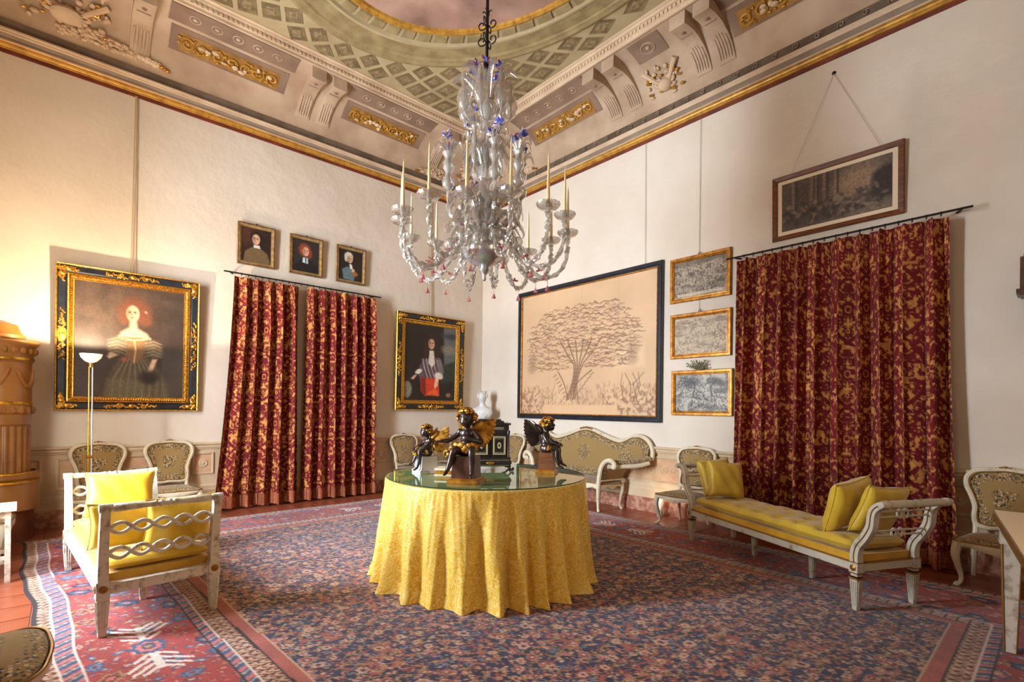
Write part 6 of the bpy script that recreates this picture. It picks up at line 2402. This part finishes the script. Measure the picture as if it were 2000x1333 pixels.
def hand(mb_list, w_, d, side):
    """palm with four fingers of unequal length and a thumb from its side; adds tubes to a fused() list"""
    W = Vector(w_)
    D = Vector(d).normalized()
    S = D.cross(Vector((0, 0, 1))).normalized() * side
    U = S.cross(D).normalized() * side
    palm = W + D * 0.014
    mb_list.append(([tuple(W), tuple(palm)], [0.0105, 0.013]))
    for k, ln in enumerate((0.022, 0.027, 0.025, 0.019)):
        o = palm + S * (0.0095 - 0.0063 * k) + D * 0.006
        mb_list.append(([tuple(o), tuple(o + D * ln * 0.6 - U * 0.002), tuple(o + D * ln - U * 0.011)], [0.0045, 0.0042, 0.0036]))
    th_ = W + S * 0.01 + D * 0.004
    mb_list.append(([tuple(th_), tuple(th_ + S * 0.012 + D * 0.008), tuple(th_ + S * 0.014 + D * 0.02)], [0.005, 0.0046, 0.004]))


def pedestal(t, h, w_, m_, base_m, plinth=0.035):
    MB().box((0, 0, plinth + (h - plinth) / 2), (w_ * 1.02, w_ * 1.02, h - plinth), top=(0.92, 0.92)).build('block', m_, t, smooth=False)
    MB().box((0, 0, plinth * 0.35), (w_ * 1.3, w_ * 1.3, plinth * 0.7)).box((0, 0, plinth * 0.82), (w_ * 1.2, w_ * 1.2, plinth * 0.36), top=(0.9, 0.9)).build('plinth', base_m, t, smooth=False)


def cherub(loc, rz, sc, label, ped, pose, seed, wings):
    """seated putto; local front is -y; sits on its block with the legs hanging over the front edge"""
    h, w_, pm, bm_ = ped
    t = thing('cherub_statuette', label, 'statuette', loc, rz, 'three cherub statuettes on the round table')
    pedestal(t, h, w_, pm, bm_)
    S_ = sc
    P = lambda x, y, z: (x * S_, y * S_, h + z * S_)
    blobs = [(P(0, 0.015, 0.035), (0.052 * S_, 0.046 * S_, 0.04 * S_), None),
             (P(0, 0.012, 0.085), (0.045 * S_, 0.04 * S_, 0.045 * S_), None),
             (P(0, -0.012, 0.07), (0.036 * S_, 0.03 * S_, 0.034 * S_), None),
             (P(0, 0.01, 0.132), (0.047 * S_, 0.034 * S_, 0.036 * S_), None),
             (P(0.0, -0.006, 0.226), (0.047 * S_, 0.05 * S_, 0.052 * S_), None),
             (P(0.0, -0.034, 0.205), (0.034 * S_, 0.026 * S_, 0.03 * S_), None)]
    tubes = [([P(0, 0.01, 0.15), P(0, 0.0, 0.19)], [0.02 * S_, 0.018 * S_])]
    for s_ in (-1, 1):
        kx, kz = pose['knee'][0 if s_ < 0 else 1]
        fx, fy, fz = pose['foot'][0 if s_ < 0 else 1]
        tubes.append(([P(s_ * 0.028, 0.0, 0.032), P(s_ * 0.034 + kx * 0.5, -0.05, 0.036), P(s_ * 0.036 + kx, -0.085, kz), P((s_ * 0.036 + kx + fx) / 2, -0.088, (kz + fz) / 2 + 0.004), P(fx, fy, fz)], [0.034 * S_, 0.03 * S_, 0.022 * S_, 0.021 * S_, 0.012 * S_]))
        tubes.append(([P(fx, fy, fz), P(fx + s_ * 0.004, fy - 0.02, fz - 0.012), P(fx + s_ * 0.006, fy - 0.034, fz - 0.016)], [0.012 * S_, 0.011 * S_, 0.008 * S_]))
        ex, ey, ez = pose['elbow'][0 if s_ < 0 else 1]
        hx, hy, hz_ = pose['hand'][0 if s_ < 0 else 1]
        tubes.append(([P(s_ * 0.044, 0.01, 0.145), P(s_ * 0.056, 0.008, 0.128), P(ex, ey, ez), P((ex + hx) / 2, (ey + hy) / 2, (ez + hz_) / 2), P(hx, hy, hz_)], [0.02 * S_, 0.018 * S_, 0.0145 * S_, 0.014 * S_, 0.009 * S_]))
        dv = Vector((hx - ex, hy - ey, hz_ - ez))
        hl_ = []
        hand(hl_, P(hx, hy, hz_), dv, s_)
        tubes += hl_
    fused('body', blobs, tubes, 'bronze', t, 0.0042 * max(0.8, S_), 3)
    hc = P(0.0, -0.006, 0.226)
    face_features(t, hc, 0.05 * S_, 'bronze')
    curls('hair', (hc[0], hc[1] + 0.004, hc[2] + 0.006 * S_), 0.052 * S_, t, 'gilt_bronze', seed)
    for s_, (dx, dy, dz, L_) in wings.items():
        wing('wing', t, P(s_ * 0.02, 0.04, 0.15), (dx, dy, dz), (0, 0.0, 1), L_ * S_, 0.14 * S_, 'gilt_bronze' if pose.get('gold_wings', True) else 'bronze')
    rs = random.Random(seed + 5)
    mb = MB()
    for k in range(26):
        f = k / 25
        a_ = PI * (0.05 + 0.9 * f)
        x, y = -0.062 * math.cos(a_), -0.045 * math.sin(a_) - 0.012
        mb.ell(P(x, y, 0.045 + rs.uniform(-.02, .022)), (0.017 * S_, 0.012 * S_, 0.02 * S_), 7, 5, Matrix.Rotation(rs.uniform(0, 3), 3, 'Y'))
    if pose.get('drape'):
        for k in range(16):
            f = k / 15
            mb.ell(P(*[pose['drape'][0][i] + (pose['drape'][1][i] - pose['drape'][0][i]) * f + rs.uniform(-.012, .012) for i in range(3)]), (0.015 * S_, 0.012 * S_, 0.02 * S_), 7, 5, Matrix.Rotation(rs.uniform(0, 3), 3, 'X'))
    mb.build('drapery', 'gilt_bronze', t)
    return t


pose_a = dict(knee=[(-0.02, 0.03), (0.02, 0.026)], foot=[(-0.085, -0.115, -0.085), (0.06, -0.1, -0.1)], elbow=[(-0.11, -0.01, 0.09), (0.095, 0.0, 0.085)], hand=[(-0.155, -0.05, 0.085), (0.03, -0.055, 0.1)], drape=((-0.06, -0.07, 0.06), (-0.12, -0.03, 0.0)))
pose_b = dict(knee=[(-0.005, 0.05), (0.01, 0.035)], foot=[(-0.03, -0.12, -0.06), (0.045, -0.11, -0.1)], elbow=[(-0.075, -0.04, 0.09), (0.07, -0.045, 0.085)], hand=[(-0.03, -0.1, 0.075), (0.03, -0.1, 0.06)], drape=((0.0, -0.09, 0.06), (0.03, -0.12, 0.02)))
pose_c = dict(knee=[(0.0, 0.03), (0.008, 0.028)], foot=[(-0.03, -0.105, -0.1), (0.04, -0.115, -0.09)], elbow=[(-0.075, -0.025, 0.085), (0.075, -0.03, 0.085)], hand=[(-0.03, -0.09, 0.065), (0.032, -0.095, 0.07)], gold_wings=False)
yaw_to_cam = math.atan2(-6.2159 - TY, 7.8576 - TX) + PI / 2
cherub((4.02, -3.80, TT), yaw_to_cam - 1.05, 0.98, 'bronze cherub on a pale veined marble block, arms folded, with one pale gold wing', (0.145, 0.15, 'marble_grey', 'marble_grey'), pose_b, 21,
       {1: (0.55, 0.75, 0.35, 0.17), -1: (-0.55, 0.75, 0.35, 0.15)})
cherub((4.70, -3.86, TT), yaw_to_cam - 0.25, 1.3, 'largest bronze cherub with gilded curls, on a dark red wood block before the cabinet', (0.205, 0.185, 'dark_wood', 'gold_frame'), pose_a, 22,
       {1: (0.92, 0.35, 0.12, 0.14), -1: (-0.6, 0.6, 0.4, 0.11)})
cherub((4.70, -2.95, TT), yaw_to_cam + 1.25, 1.12, 'bronze cherub with golden hair turned away on a brown wooden block, dark wings', (0.185, 0.135, 'walnut', 'gold_frame'), pose_c, 23,
       {-1: (-0.45, 0.95, 0.45, 0.16), 1: (0.35, 0.95, 0.45, 0.15)})


# ================================================================== ebony cabinet with ivory inlay
cab_rot = yaw_to_cam + 0.09
cw, cd, chh = 0.335, 0.24, 0.26
ct = thing('ebony_cabinet', 'small ebony table cabinet with ivory inlaid doors on scrolled feet among the cherubs', 'cabinet', (4.22, -3.24, TT), cab_rot)
MB().box((0, 0, 0.24), (cw, cd, chh - 0.02)).build('body', 'black', ct, smooth=False)
MB().box((0, 0, 0.365), (cw * 1.08, cd * 1.08, 0.022)).box((0, 0, 0.4), (cw * 1.02, cd * 1.02, 0.06)).box((0, 0, 0.435), (cw * 1.12, cd * 1.1, 0.018)).build('cornice', 'black', ct, smooth=False)
MB().box((0, 0, 0.452), (cw * 0.8, cd * 0.75, 0.022), top=(0.94, 0.94)).box((0, 0, 0.47), (cw * 0.62, cd * 0.6, 0.016)).build('lid', 'black', ct, smooth=False)
MB().box((0, 0, 0.12), (cw * 1.12, cd * 1.14, 0.022)).build('base_moulding', 'black', ct, smooth=False)
dr_ = MB()
vs, fs = [], []
for (z, k) in ((0.11, 1.08), (0.095, 1.16), (0.075, 1.18), (0.055, 1.1), (0.045, 1.04)):
    for (a_, b_) in ((-1, -1), (1, -1), (1, 1), (-1, 1)):
        vs.append((a_ * cw / 2 * k, b_ * cd / 2 * k, z))
for i in range(4):
    for k in range(4):
        fs.append((i * 4 + k, i * 4 + (k + 1) % 4, (i + 1) * 4 + (k + 1) % 4, (i + 1) * 4 + k))
fs += [(0, 1, 2, 3), (19, 18, 17, 16)]
drawer = dr_.add(vs, fs).build('drawer', 'black', ct, smooth=False)
mb = MB()
for z in (0.104, 0.056):
    for k in range(26):
        mb.box((-cw * 0.52 + cw * 1.04 * (k + 0.5) / 26, -cd / 2 * (1.11 if z > 0.08 else 1.1) - 0.001, z), (0.006, 0.004, 0.005))
mb.build('inlay', 'ivory', drawer, smooth=False)
MB().ell((0, -cd / 2 * 1.19, 0.078), (0.04, 0.006, 0.014), 12, 6).build('lock_plate', 'gilt_bronze', drawer)
for s_ in (-1, 1):
    d = MB().box((s_ * cw * 0.245, -cd / 2 - 0.004, 0.238), (cw * 0.42, 0.01, 0.2)).build('door', 'black', ct, smooth=False)
    f = MB().frame(cw * 0.34, 0.166, [(0, 0), (0, 0.003), (0.009, 0.003), (0.009, 0)], 0.0)
    f.frame(cw * 0.27, 0.13, [(0, 0), (0, 0.002), (0.0025, 0.002), (0.0025, 0)], 0.018)
    f.v = [(p[0] + s_ * cw * 0.245, p[1] - cd / 2 - 0.009, p[2] + 0.155) for p in f.v]
    f.build('inlay', 'ivory', d, smooth=False)
    m_ = MB().lathe([(0.017, 0), (0.017, 0.003), (0.01, 0.003), (0.01, 0.0)], 12, sy=1.7)
    m_.build('oval_inlay', 'ivory', d, loc=(s_ * cw * 0.245, -cd / 2 - 0.009, 0.238), rot=(PI / 2, 0, 0))
    MB().lathe([(0.009, 0.08), (0.012, 0.1), (0.009, 0.12), (0.009, 0.3), (0.013, 0.32), (0.009, 0.345)], 12, (s_ * cw * 0.5, -cd / 2 - 0.006, 0.03)).build('column', 'black', ct)
    q = MB().frame(cd * 0.7, 0.15, [(0, 0), (0, 0.003), (0.008, 0.003), (0.008, 0)], 0.0)
    q.v = [(s_ * (cw / 2 + 0.001 - p[1] * 1.0), p[0], p[2] + 0.16) for p in q.v]
    q.build('side_inlay', 'ivory', ct, smooth=False)
    MB().box((s_ * cw * 0.2, -cd * 0.515, 0.4), (cw * 0.34, 0.003, 0.004)).box((s_ * cw * 0.2, -cd * 0.515, 0.388), (cw * 0.34, 0.003, 0.003)).build('inlay_line', 'ivory', ct, smooth=False)
    for y_ in (-1, 1):
        pts = [(s_ * (cw * 0.5 + p[0]), y_ * cd * 0.46, p[1]) for p in spline([(-0.03, 0.046), (0.0, 0.04), (0.022, 0.022), (0.03, 0.012), (0.044, 0.011), (0.05, 0.022), (0.04, 0.03)], 3)]
        MB().tube(pts, 0.0095, 7).build('foot', 'black', ct)

# a low gilt box behind the cherubs
t = thing('gilt_box', 'low cream box with gilt border lying behind the largest cherub', 'box', (4.28, -3.72, TT), yaw_to_cam - 0.15)
MB().box((0, 0, 0.022), (0.22, 0.16, 0.044)).build('body', 'gilt_bronze', t, smooth=False)
MB().box((0, 0, 0.052), (0.24, 0.18, 0.016)).box((0, 0, 0.004), (0.24, 0.18, 0.008)).build('lid', 'mount', t, smooth=False)

# ================================================================== bust on its column in the corner
t = thing('marble_bust', 'white marble bust of a woman with bound hair in the corner behind the cabinet', 'bust', (0.5, -0.37, 1.17), math.radians(38))
MB().lathe([(0.0, 0), (0.1, 0.0), (0.1, 0.02), (0.06, 0.035), (0.055, 0.06), (0.075, 0.075)], 24).build('socle', 'marble_white', t)
b = loft(MB(), [(0.07, 0, 0.0, 0.1, 0.08), (0.11, 0, 0, 0.16, 0.1), (0.17, 0, 0, 0.195, 0.11), (0.23, 0, 0, 0.195, 0.1), (0.275, 0, 0, 0.16, 0.085), (0.3, 0, 0, 0.1, 0.066), (0.33, 0, -0.004, 0.062, 0.056), (0.37, 0, -0.008, 0.052, 0.052), (0.395, 0, -0.014, 0.056, 0.062),
               (0.42, 0, -0.02, 0.066, 0.078), (0.46, 0, -0.018, 0.076, 0.09), (0.51, 0, -0.012, 0.08, 0.094), (0.55, 0, -0.006, 0.074, 0.088), (0.585, 0, 0, 0.05, 0.06), (0.6, 0, 0, 0.015, 0.02)], 24)
b.build('figure', 'marble_white', t, angle=80)
face_features(t, (0, -0.022, 0.475), 0.075, 'marble_white')
mb = MB()
for k in range(40):
    a_ = 2 * PI * k / 40
    if math.sin(a_) < -0.75:
        continue
    for q, z in ((0.086, 0.53), (0.088, 0.49), (0.066, 0.575)):
        if math.sin(a_) < -0.3 and z < 0.55:
            continue
        mb.ell((q * math.cos(a_), -0.004 + q * 1.08 * math.sin(a_), z), (0.018, 0.018, 0.022), 6, 5)
mb.ell((0, 0.1, 0.5), (0.04, 0.04, 0.036), 10, 8)
mb.build('hair', 'marble_white', t)
mb = MB()
for k in range(7):
    mb.tube([(-0.18 + 0.012 * k, -0.02 - 0.01 * k, 0.26 - 0.02 * k), (-0.06 + 0.01 * k, -0.1, 0.17 - 0.008 * k), (0.06, -0.105, 0.19 - 0.016 * k), (0.18 - 0.012 * k, -0.03 - 0.01 * k, 0.27 - 0.02 * k)], 0.008, 6)
mb.build('drapery', 'marble_white', t)
t = thing('column_pedestal', 'plain pale column carrying the marble bust in the corner', 'pedestal', (0.5, -0.37, 0))
MB().lathe([(0, 0), (0.19, 0), (0.19, 0.08), (0.15, 0.12), (0.145, 0.2)], 28).build('base', 'dado', t, angle=30)
MB().lathe([(0.14, 0.2), (0.125, 1.05)], 28).build('shaft', 'dado', t)
MB().lathe([(0.13, 1.05), (0.16, 1.1), (0.17, 1.12), (0.17, 1.169), (0, 1.169)], 28).build('capital', 'dado', t, angle=30)


# ================================================================== chandelier of blown glass
def chandelier():
    cx, cy = 4.39, -3.46
    t = thing('glass_chandelier', 'huge clear blown-glass chandelier with tall candles and blue and pink glass flowers', 'chandelier', (cx, cy, 0))
    # iron suspension rod with wrought scrolls
    r = MB().tube([(0, 0, 4.45), (0, 0, 6.27)], 0.014, 10).build('suspension_rod', 'iron', t)
    sc = MB()
    for k in range(4):
        a_ = k * PI / 2 + 0.5
        for (rr, zc, a0, fl) in ((0.05, 4.86, -1.2, 1), (0.05, 4.72, 1.2, -1)):
            sp = spiral(0.05, zc, rr, 1.1, PI + a0 * 0.2, 14, 0.25)
            sc.tube([(p[0] * math.cos(a_), p[0] * math.sin(a_), p[1]) for p in sp], 0.006, 5)
        sc.tube([(q * math.cos(a_), q * math.sin(a_), z) for (q, z) in ((0.012, 4.96), (0.03, 4.98), (0.045, 4.97))], 0.006, 5)
        sc.tube([(q * math.cos(a_), q * math.sin(a_), z) for (q, z) in ((0.012, 5.25), (0.08, 5.3), (0.11, 5.27), (0.13, 5.33))], 0.007, 5)
    sc.build('wrought_scroll', 'iron', r)
    MB().lathe([(0.02, 5.1), (0.028, 5.14), (0.034, 5.22), (0.03, 5.3), (0.016, 5.36)], 14).build('rod_sleeve', 'iron', r)
    # glass stem: a stack of balusters from the bowl to the crown
    prof = [(0.05, 2.86), (0.11, 2.9), (0.12, 2.95), (0.08, 3.0), (0.06, 3.05), (0.075, 3.1), (0.13, 3.16), (0.14, 3.22), (0.1, 3.3), (0.05, 3.36), (0.045, 3.42), (0.075, 3.47), (0.08, 3.55), (0.045, 3.62), (0.035, 3.7), (0.06, 3.76), (0.06, 3.82), (0.03, 3.88),
            (0.03, 3.96), (0.05, 4.0), (0.09, 4.06), (0.1, 4.12), (0.06, 4.18), (0.035, 4.24), (0.03, 4.4), (0.02, 4.46)]
    MB().lathe(prof, 32, flute=0.1, nfl=16).build('stem', 'glass_dense', t, angle=60)
    MB().lathe([(0.0, 2.575), (0.012, 2.58), (0.02, 2.6), (0.014, 2.625), (0.035, 2.65), (0.05, 2.67), (0.035, 2.695), (0.07, 2.715), (0.12, 2.74), (0.175, 2.785), (0.195, 2.835), (0.197, 2.865), (0.185, 2.88), (0.12, 2.89)], 48, flute=0.05, nfl=24).build('silvered_bowl', 'mercury', t, angle=60)
    MB().lathe([(0.12, 2.885), (0.1, 2.93), (0.1, 2.98)], 32).build('collar', 'glass_dense', t)

    def flower(name, p, parent, sz, seed, mats):
        rs = random.Random(seed)
        f = None
        for k, m_ in enumerate(mats):
            mb = MB()
            for q in range(5):
                a_ = 2 * PI * q / 5 + k * 0.6 + rs.random()
                el = rs.uniform(-0.2, 0.9)
                d = Vector((math.cos(a_) * math.cos(el), math.sin(a_) * math.cos(el), math.sin(el)))
                c = Vector(p) + d * sz * 0.55 + Vector((0, 0, 0.3 * k * sz))
                Z = d.orthogonal().normalized()
                R = Matrix((d, Z.cross(d), Z)).transposed()
                mb.ell(c, (sz * 0.55, sz * 0.32, sz * 0.1), 7, 5, R)
            o = mb.build('petal_ring' if k else name, m_, parent if k == 0 else f)
            if k == 0:
                f = o
        return f

    # curving arms, each with its knop, dish, candle and pendant drop
    first = None
    NA_ = 14
    for k in range(NA_):
        a_ = 2 * PI * (k + 0.1) / NA_
        if first is None:
            path = spline([(0.11, 0, 2.96), (0.2, 0, 2.965), (0.29, 0, 2.88), (0.37, 0, 2.75), (0.46, 0, 2.655), (0.57, 0, 2.63), (0.67, 0, 2.68), (0.735, 0, 2.79), (0.75, 0, 2.93), (0.75, 0, 2.99)], 6)
            arm = MB().tube(path, [0.017 + 0.0035 * math.sin(i * 1.15) for i in range(len(path))], 10, twist=0.3, rib=0.14, nrib=5).build('arm', 'glass_dense', t)
            MB().ell((0.315, 0, 2.85), (0.048, 0.048, 0.06), 16, 10, Matrix.Rotation(0.8, 3, 'Y')).build('knop', 'glass', arm)
            MB().ell((0.42, 0, 2.69), (0.024, 0.03, 0.03), 12, 8).build('knop', 'glass', arm)
            # leaf collars along the arm
            mb = MB()
            for q in (8, 20, 30, 38, 46):
                p = Vector(path[q])
                for e in range(5):
                    b_ = 2 * PI * e / 5
                    mb.ell(p + Vector((0.012 * math.cos(b_), 0.026 * math.sin(b_), 0.02 * math.cos(b_))), (0.018, 0.008, 0.012), 6, 4)
            mb.build('leaf_collar', 'glass', arm)['kind'] = 'stuff'
            MB().lathe([(0.016, 2.975), (0.03, 2.985), (0.016, 3.0), (0.03, 3.005), (0.07, 3.014), (0.092, 3.032), (0.1, 3.052), (0.096, 3.052), (0.086, 3.034), (0.02, 3.02)], 36, (0.75, 0, 0), flute=0.1, nfl=12, cap=False).build('bobeche', 'glass', arm, angle=70)
            MB().lathe([(0.014, 3.02), (0.02, 3.03), (0.022, 3.06), (0.016, 3.075), (0.014, 3.08)], 14, (0.75, 0, 0)).build('candle_cup', 'glass_dense', arm)
            MB().lathe([(0.0145, 3.06), (0.014, 3.12), (0.0095, 3.3), (0.006, 3.42), (0.0012, 3.45), (0.0012, 3.462)], 12, (0.75, 0, 0)).build('candle', 'candle', arm)
            mb = MB().tube([(0.57, 0, 2.62), (0.57, 0, 2.56)], 0.0025, 5)
            mb.lathe([(0.003, 2.56), (0.01, 2.545), (0.02, 2.52), (0.024, 2.512), (0.01, 2.52), (0.0, 2.505)], 10, (0.57, 0, 0), flute=0.3, nfl=5)
            mb.build('pendant_drop', 'glass_pink', arm)
            flower('pink_blossom', (0.5, 0.0, 2.69), arm, 0.036, 3, ['glass_pink'])
            flower('pink_blossom', (0.22, 0.03, 3.02), arm, 0.034, 4, ['glass_pink'])
            first = arm
            arm.rotation_euler = (0, 0, a_)
        else:
            c = copy_tree(first, t)
            c.rotation_euler = (0, 0, a_)
            c.location = (0, 0, 0.035 if k % 2 else 0.0)
            if k % 2:
                c.scale = (0.97, 0.97, 1)
    # leaf sprays rising from the hub between the arms
    leaf = None
    for k in range(10):
        a_ = 2 * PI * k / 10 + 0.2
        if leaf is None:
            mb = MB()
            for q in range(3):
                pts = spline([(0.1, 0, 3.0), (0.18 + 0.02 * q, 0.02 * (q - 1), 3.1 + 0.03 * q), (0.28 + 0.03 * q, 0.05 * (q - 1), 3.1 - 0.03 * q), (0.34, 0.07 * (q - 1), 3.02 - 0.02 * q)], 4)
                n_ = len(pts)
                mb.tube(pts, [0.01 + 0.022 * math.sin(PI * i / (n_ - 1)) for i in range(n_)], 6, flat=0.3)
            leaf = mb.build('leaf_spray', 'glass', t)
            leaf.rotation_euler = (0, 0, a_)
        else:
            c = copy_tree(leaf, t)
            c.rotation_euler = (0, 0, a_)
    for k in range(9):
        c = copy_tree(leaf, t)
        c.rotation_euler = (0, 0, 2 * PI * k / 9 + 0.5)
        c.scale = (0.95, 1.3, 1.25)
        c.location = (0, 0, -0.62 + (0.06 if k % 2 else 0))
    for k in range(8):
        c = copy_tree(leaf, t)
        c.rotation_euler = (0, 0, 2 * PI * k / 8 + 0.1)
        c.scale = (0.6, 1.0, 1.3)
        c.location = (0, 0, -0.3)
    # middle tier: cups on curved stems that carry flowers
    cup0 = None
    for k in range(8):
        a_ = 2 * PI * k / 8 + 0.35
        hz_ = 0.0 if k % 2 else 0.2
        if cup0 is None:
            pth = spline([(0.08, 0, 3.08), (0.2, 0, 3.04), (0.3, 0, 3.12), (0.33, 0, 3.28), (0.33, 0, 3.36)], 5)
            cup0 = MB().tube(pth, 0.014, 8, twist=0.3, rib=0.14, nrib=4).build('flower_stem', 'glass_dense', t)
            MB().lathe([(0.014, 3.34), (0.05, 3.37), (0.056, 3.42), (0.03, 3.46), (0.026, 3.49), (0.05, 3.53), (0.052, 3.57), (0.03, 3.6), (0.036, 3.63), (0.06, 3.66)], 24, (0.33, 0, 0), flute=0.1, nfl=12).build('vase', 'glass_dense', cup0, angle=60)
            mb = MB()
            for q in range(7):
                b_ = 2 * PI * q / 7
                pts = spline([(0.33, 0, 3.63), (0.33 + 0.05 * math.cos(b_), 0.05 * math.sin(b_), 3.73), (0.33 + 0.1 * math.cos(b_), 0.1 * math.sin(b_), 3.74), (0.33 + 0.12 * math.cos(b_), 0.12 * math.sin(b_), 3.68)], 3)
                mb.tube(pts, [0.004 + 0.012 * math.sin(PI * i / (len(pts) - 1)) for i in range(len(pts))], 5, flat=0.35)
            mb.build('leaf_spray', 'glass', cup0)
            flower('blue_blossom', (0.35, 0.02, 3.79), cup0, 0.056, 11, ['glass_blue', 'glass_white'])
            flower('blue_blossom', (0.31, -0.05, 3.73), cup0, 0.046, 12, ['glass_blue', 'glass_pink'])
            cup0.rotation_euler = (0, 0, a_)
        else:
            c = copy_tree(cup0, t)
            c.rotation_euler = (0, 0, a_)
            q = 0.55 if k % 2 == 0 else 1.0
            c.scale = (q, q, 1.0)
            c.location = (0, 0, hz_)
    for k in range(6):
        a_ = 2 * PI * k / 6
        flower('blue_blossom', (0.22 * math.cos(a_), 0.22 * math.sin(a_), 3.32), t, 0.052, 30 + k, ['glass_blue', 'glass_pink'] if k % 2 else ['glass_blue', 'glass_white'])
    # crown: bulbs, upright leaves and a ring of flowers
    bulb0 = None
    for k in range(7):
        a_ = 2 * PI * k / 7
        if bulb0 is None:
            pth = spline([(0.05, 0, 3.98), (0.15, 0, 3.96), (0.22, 0, 4.05), (0.21, 0, 4.2)], 4)
            bulb0 = MB().tube(pth, 0.01, 7).build('crown_arm', 'glass_dense', t)
            MB().lathe([(0.012, 4.02), (0.05, 4.06), (0.07, 4.13), (0.056, 4.2), (0.024, 4.24), (0.036, 4.3), (0.022, 4.36), (0.0, 4.38)], 16, (0.21, 0, 0), flute=0.1, nfl=8).build('bulb_vase', 'glass', bulb0, angle=60)
            flower('blue_blossom', (0.12, 0.02, 4.44), bulb0, 0.05, 51, ['glass_blue', 'glass_pink'])
            mb = MB()
            for q in (-1, 1):
                pts = spline([(0.05, 0, 4.18), (0.11, 0.04 * q, 4.32), (0.19, 0.08 * q, 4.4), (0.28, 0.1 * q, 4.32)], 3)
                mb.tube(pts, [0.004 + 0.026 * math.sin(PI * i / (len(pts) - 1)) for i in range(len(pts))], 6, flat=0.35)
            mb.build('leaf_spray', 'glass', bulb0)
        else:
            c = copy_tree(bulb0, t)
            c.rotation_euler = (0, 0, a_)
    MB().lathe([(0.0, 4.46), (0.03, 4.46), (0.034, 4.5), (0.02, 4.53)], 14).build('cap', 'iron', t)


chandelier()
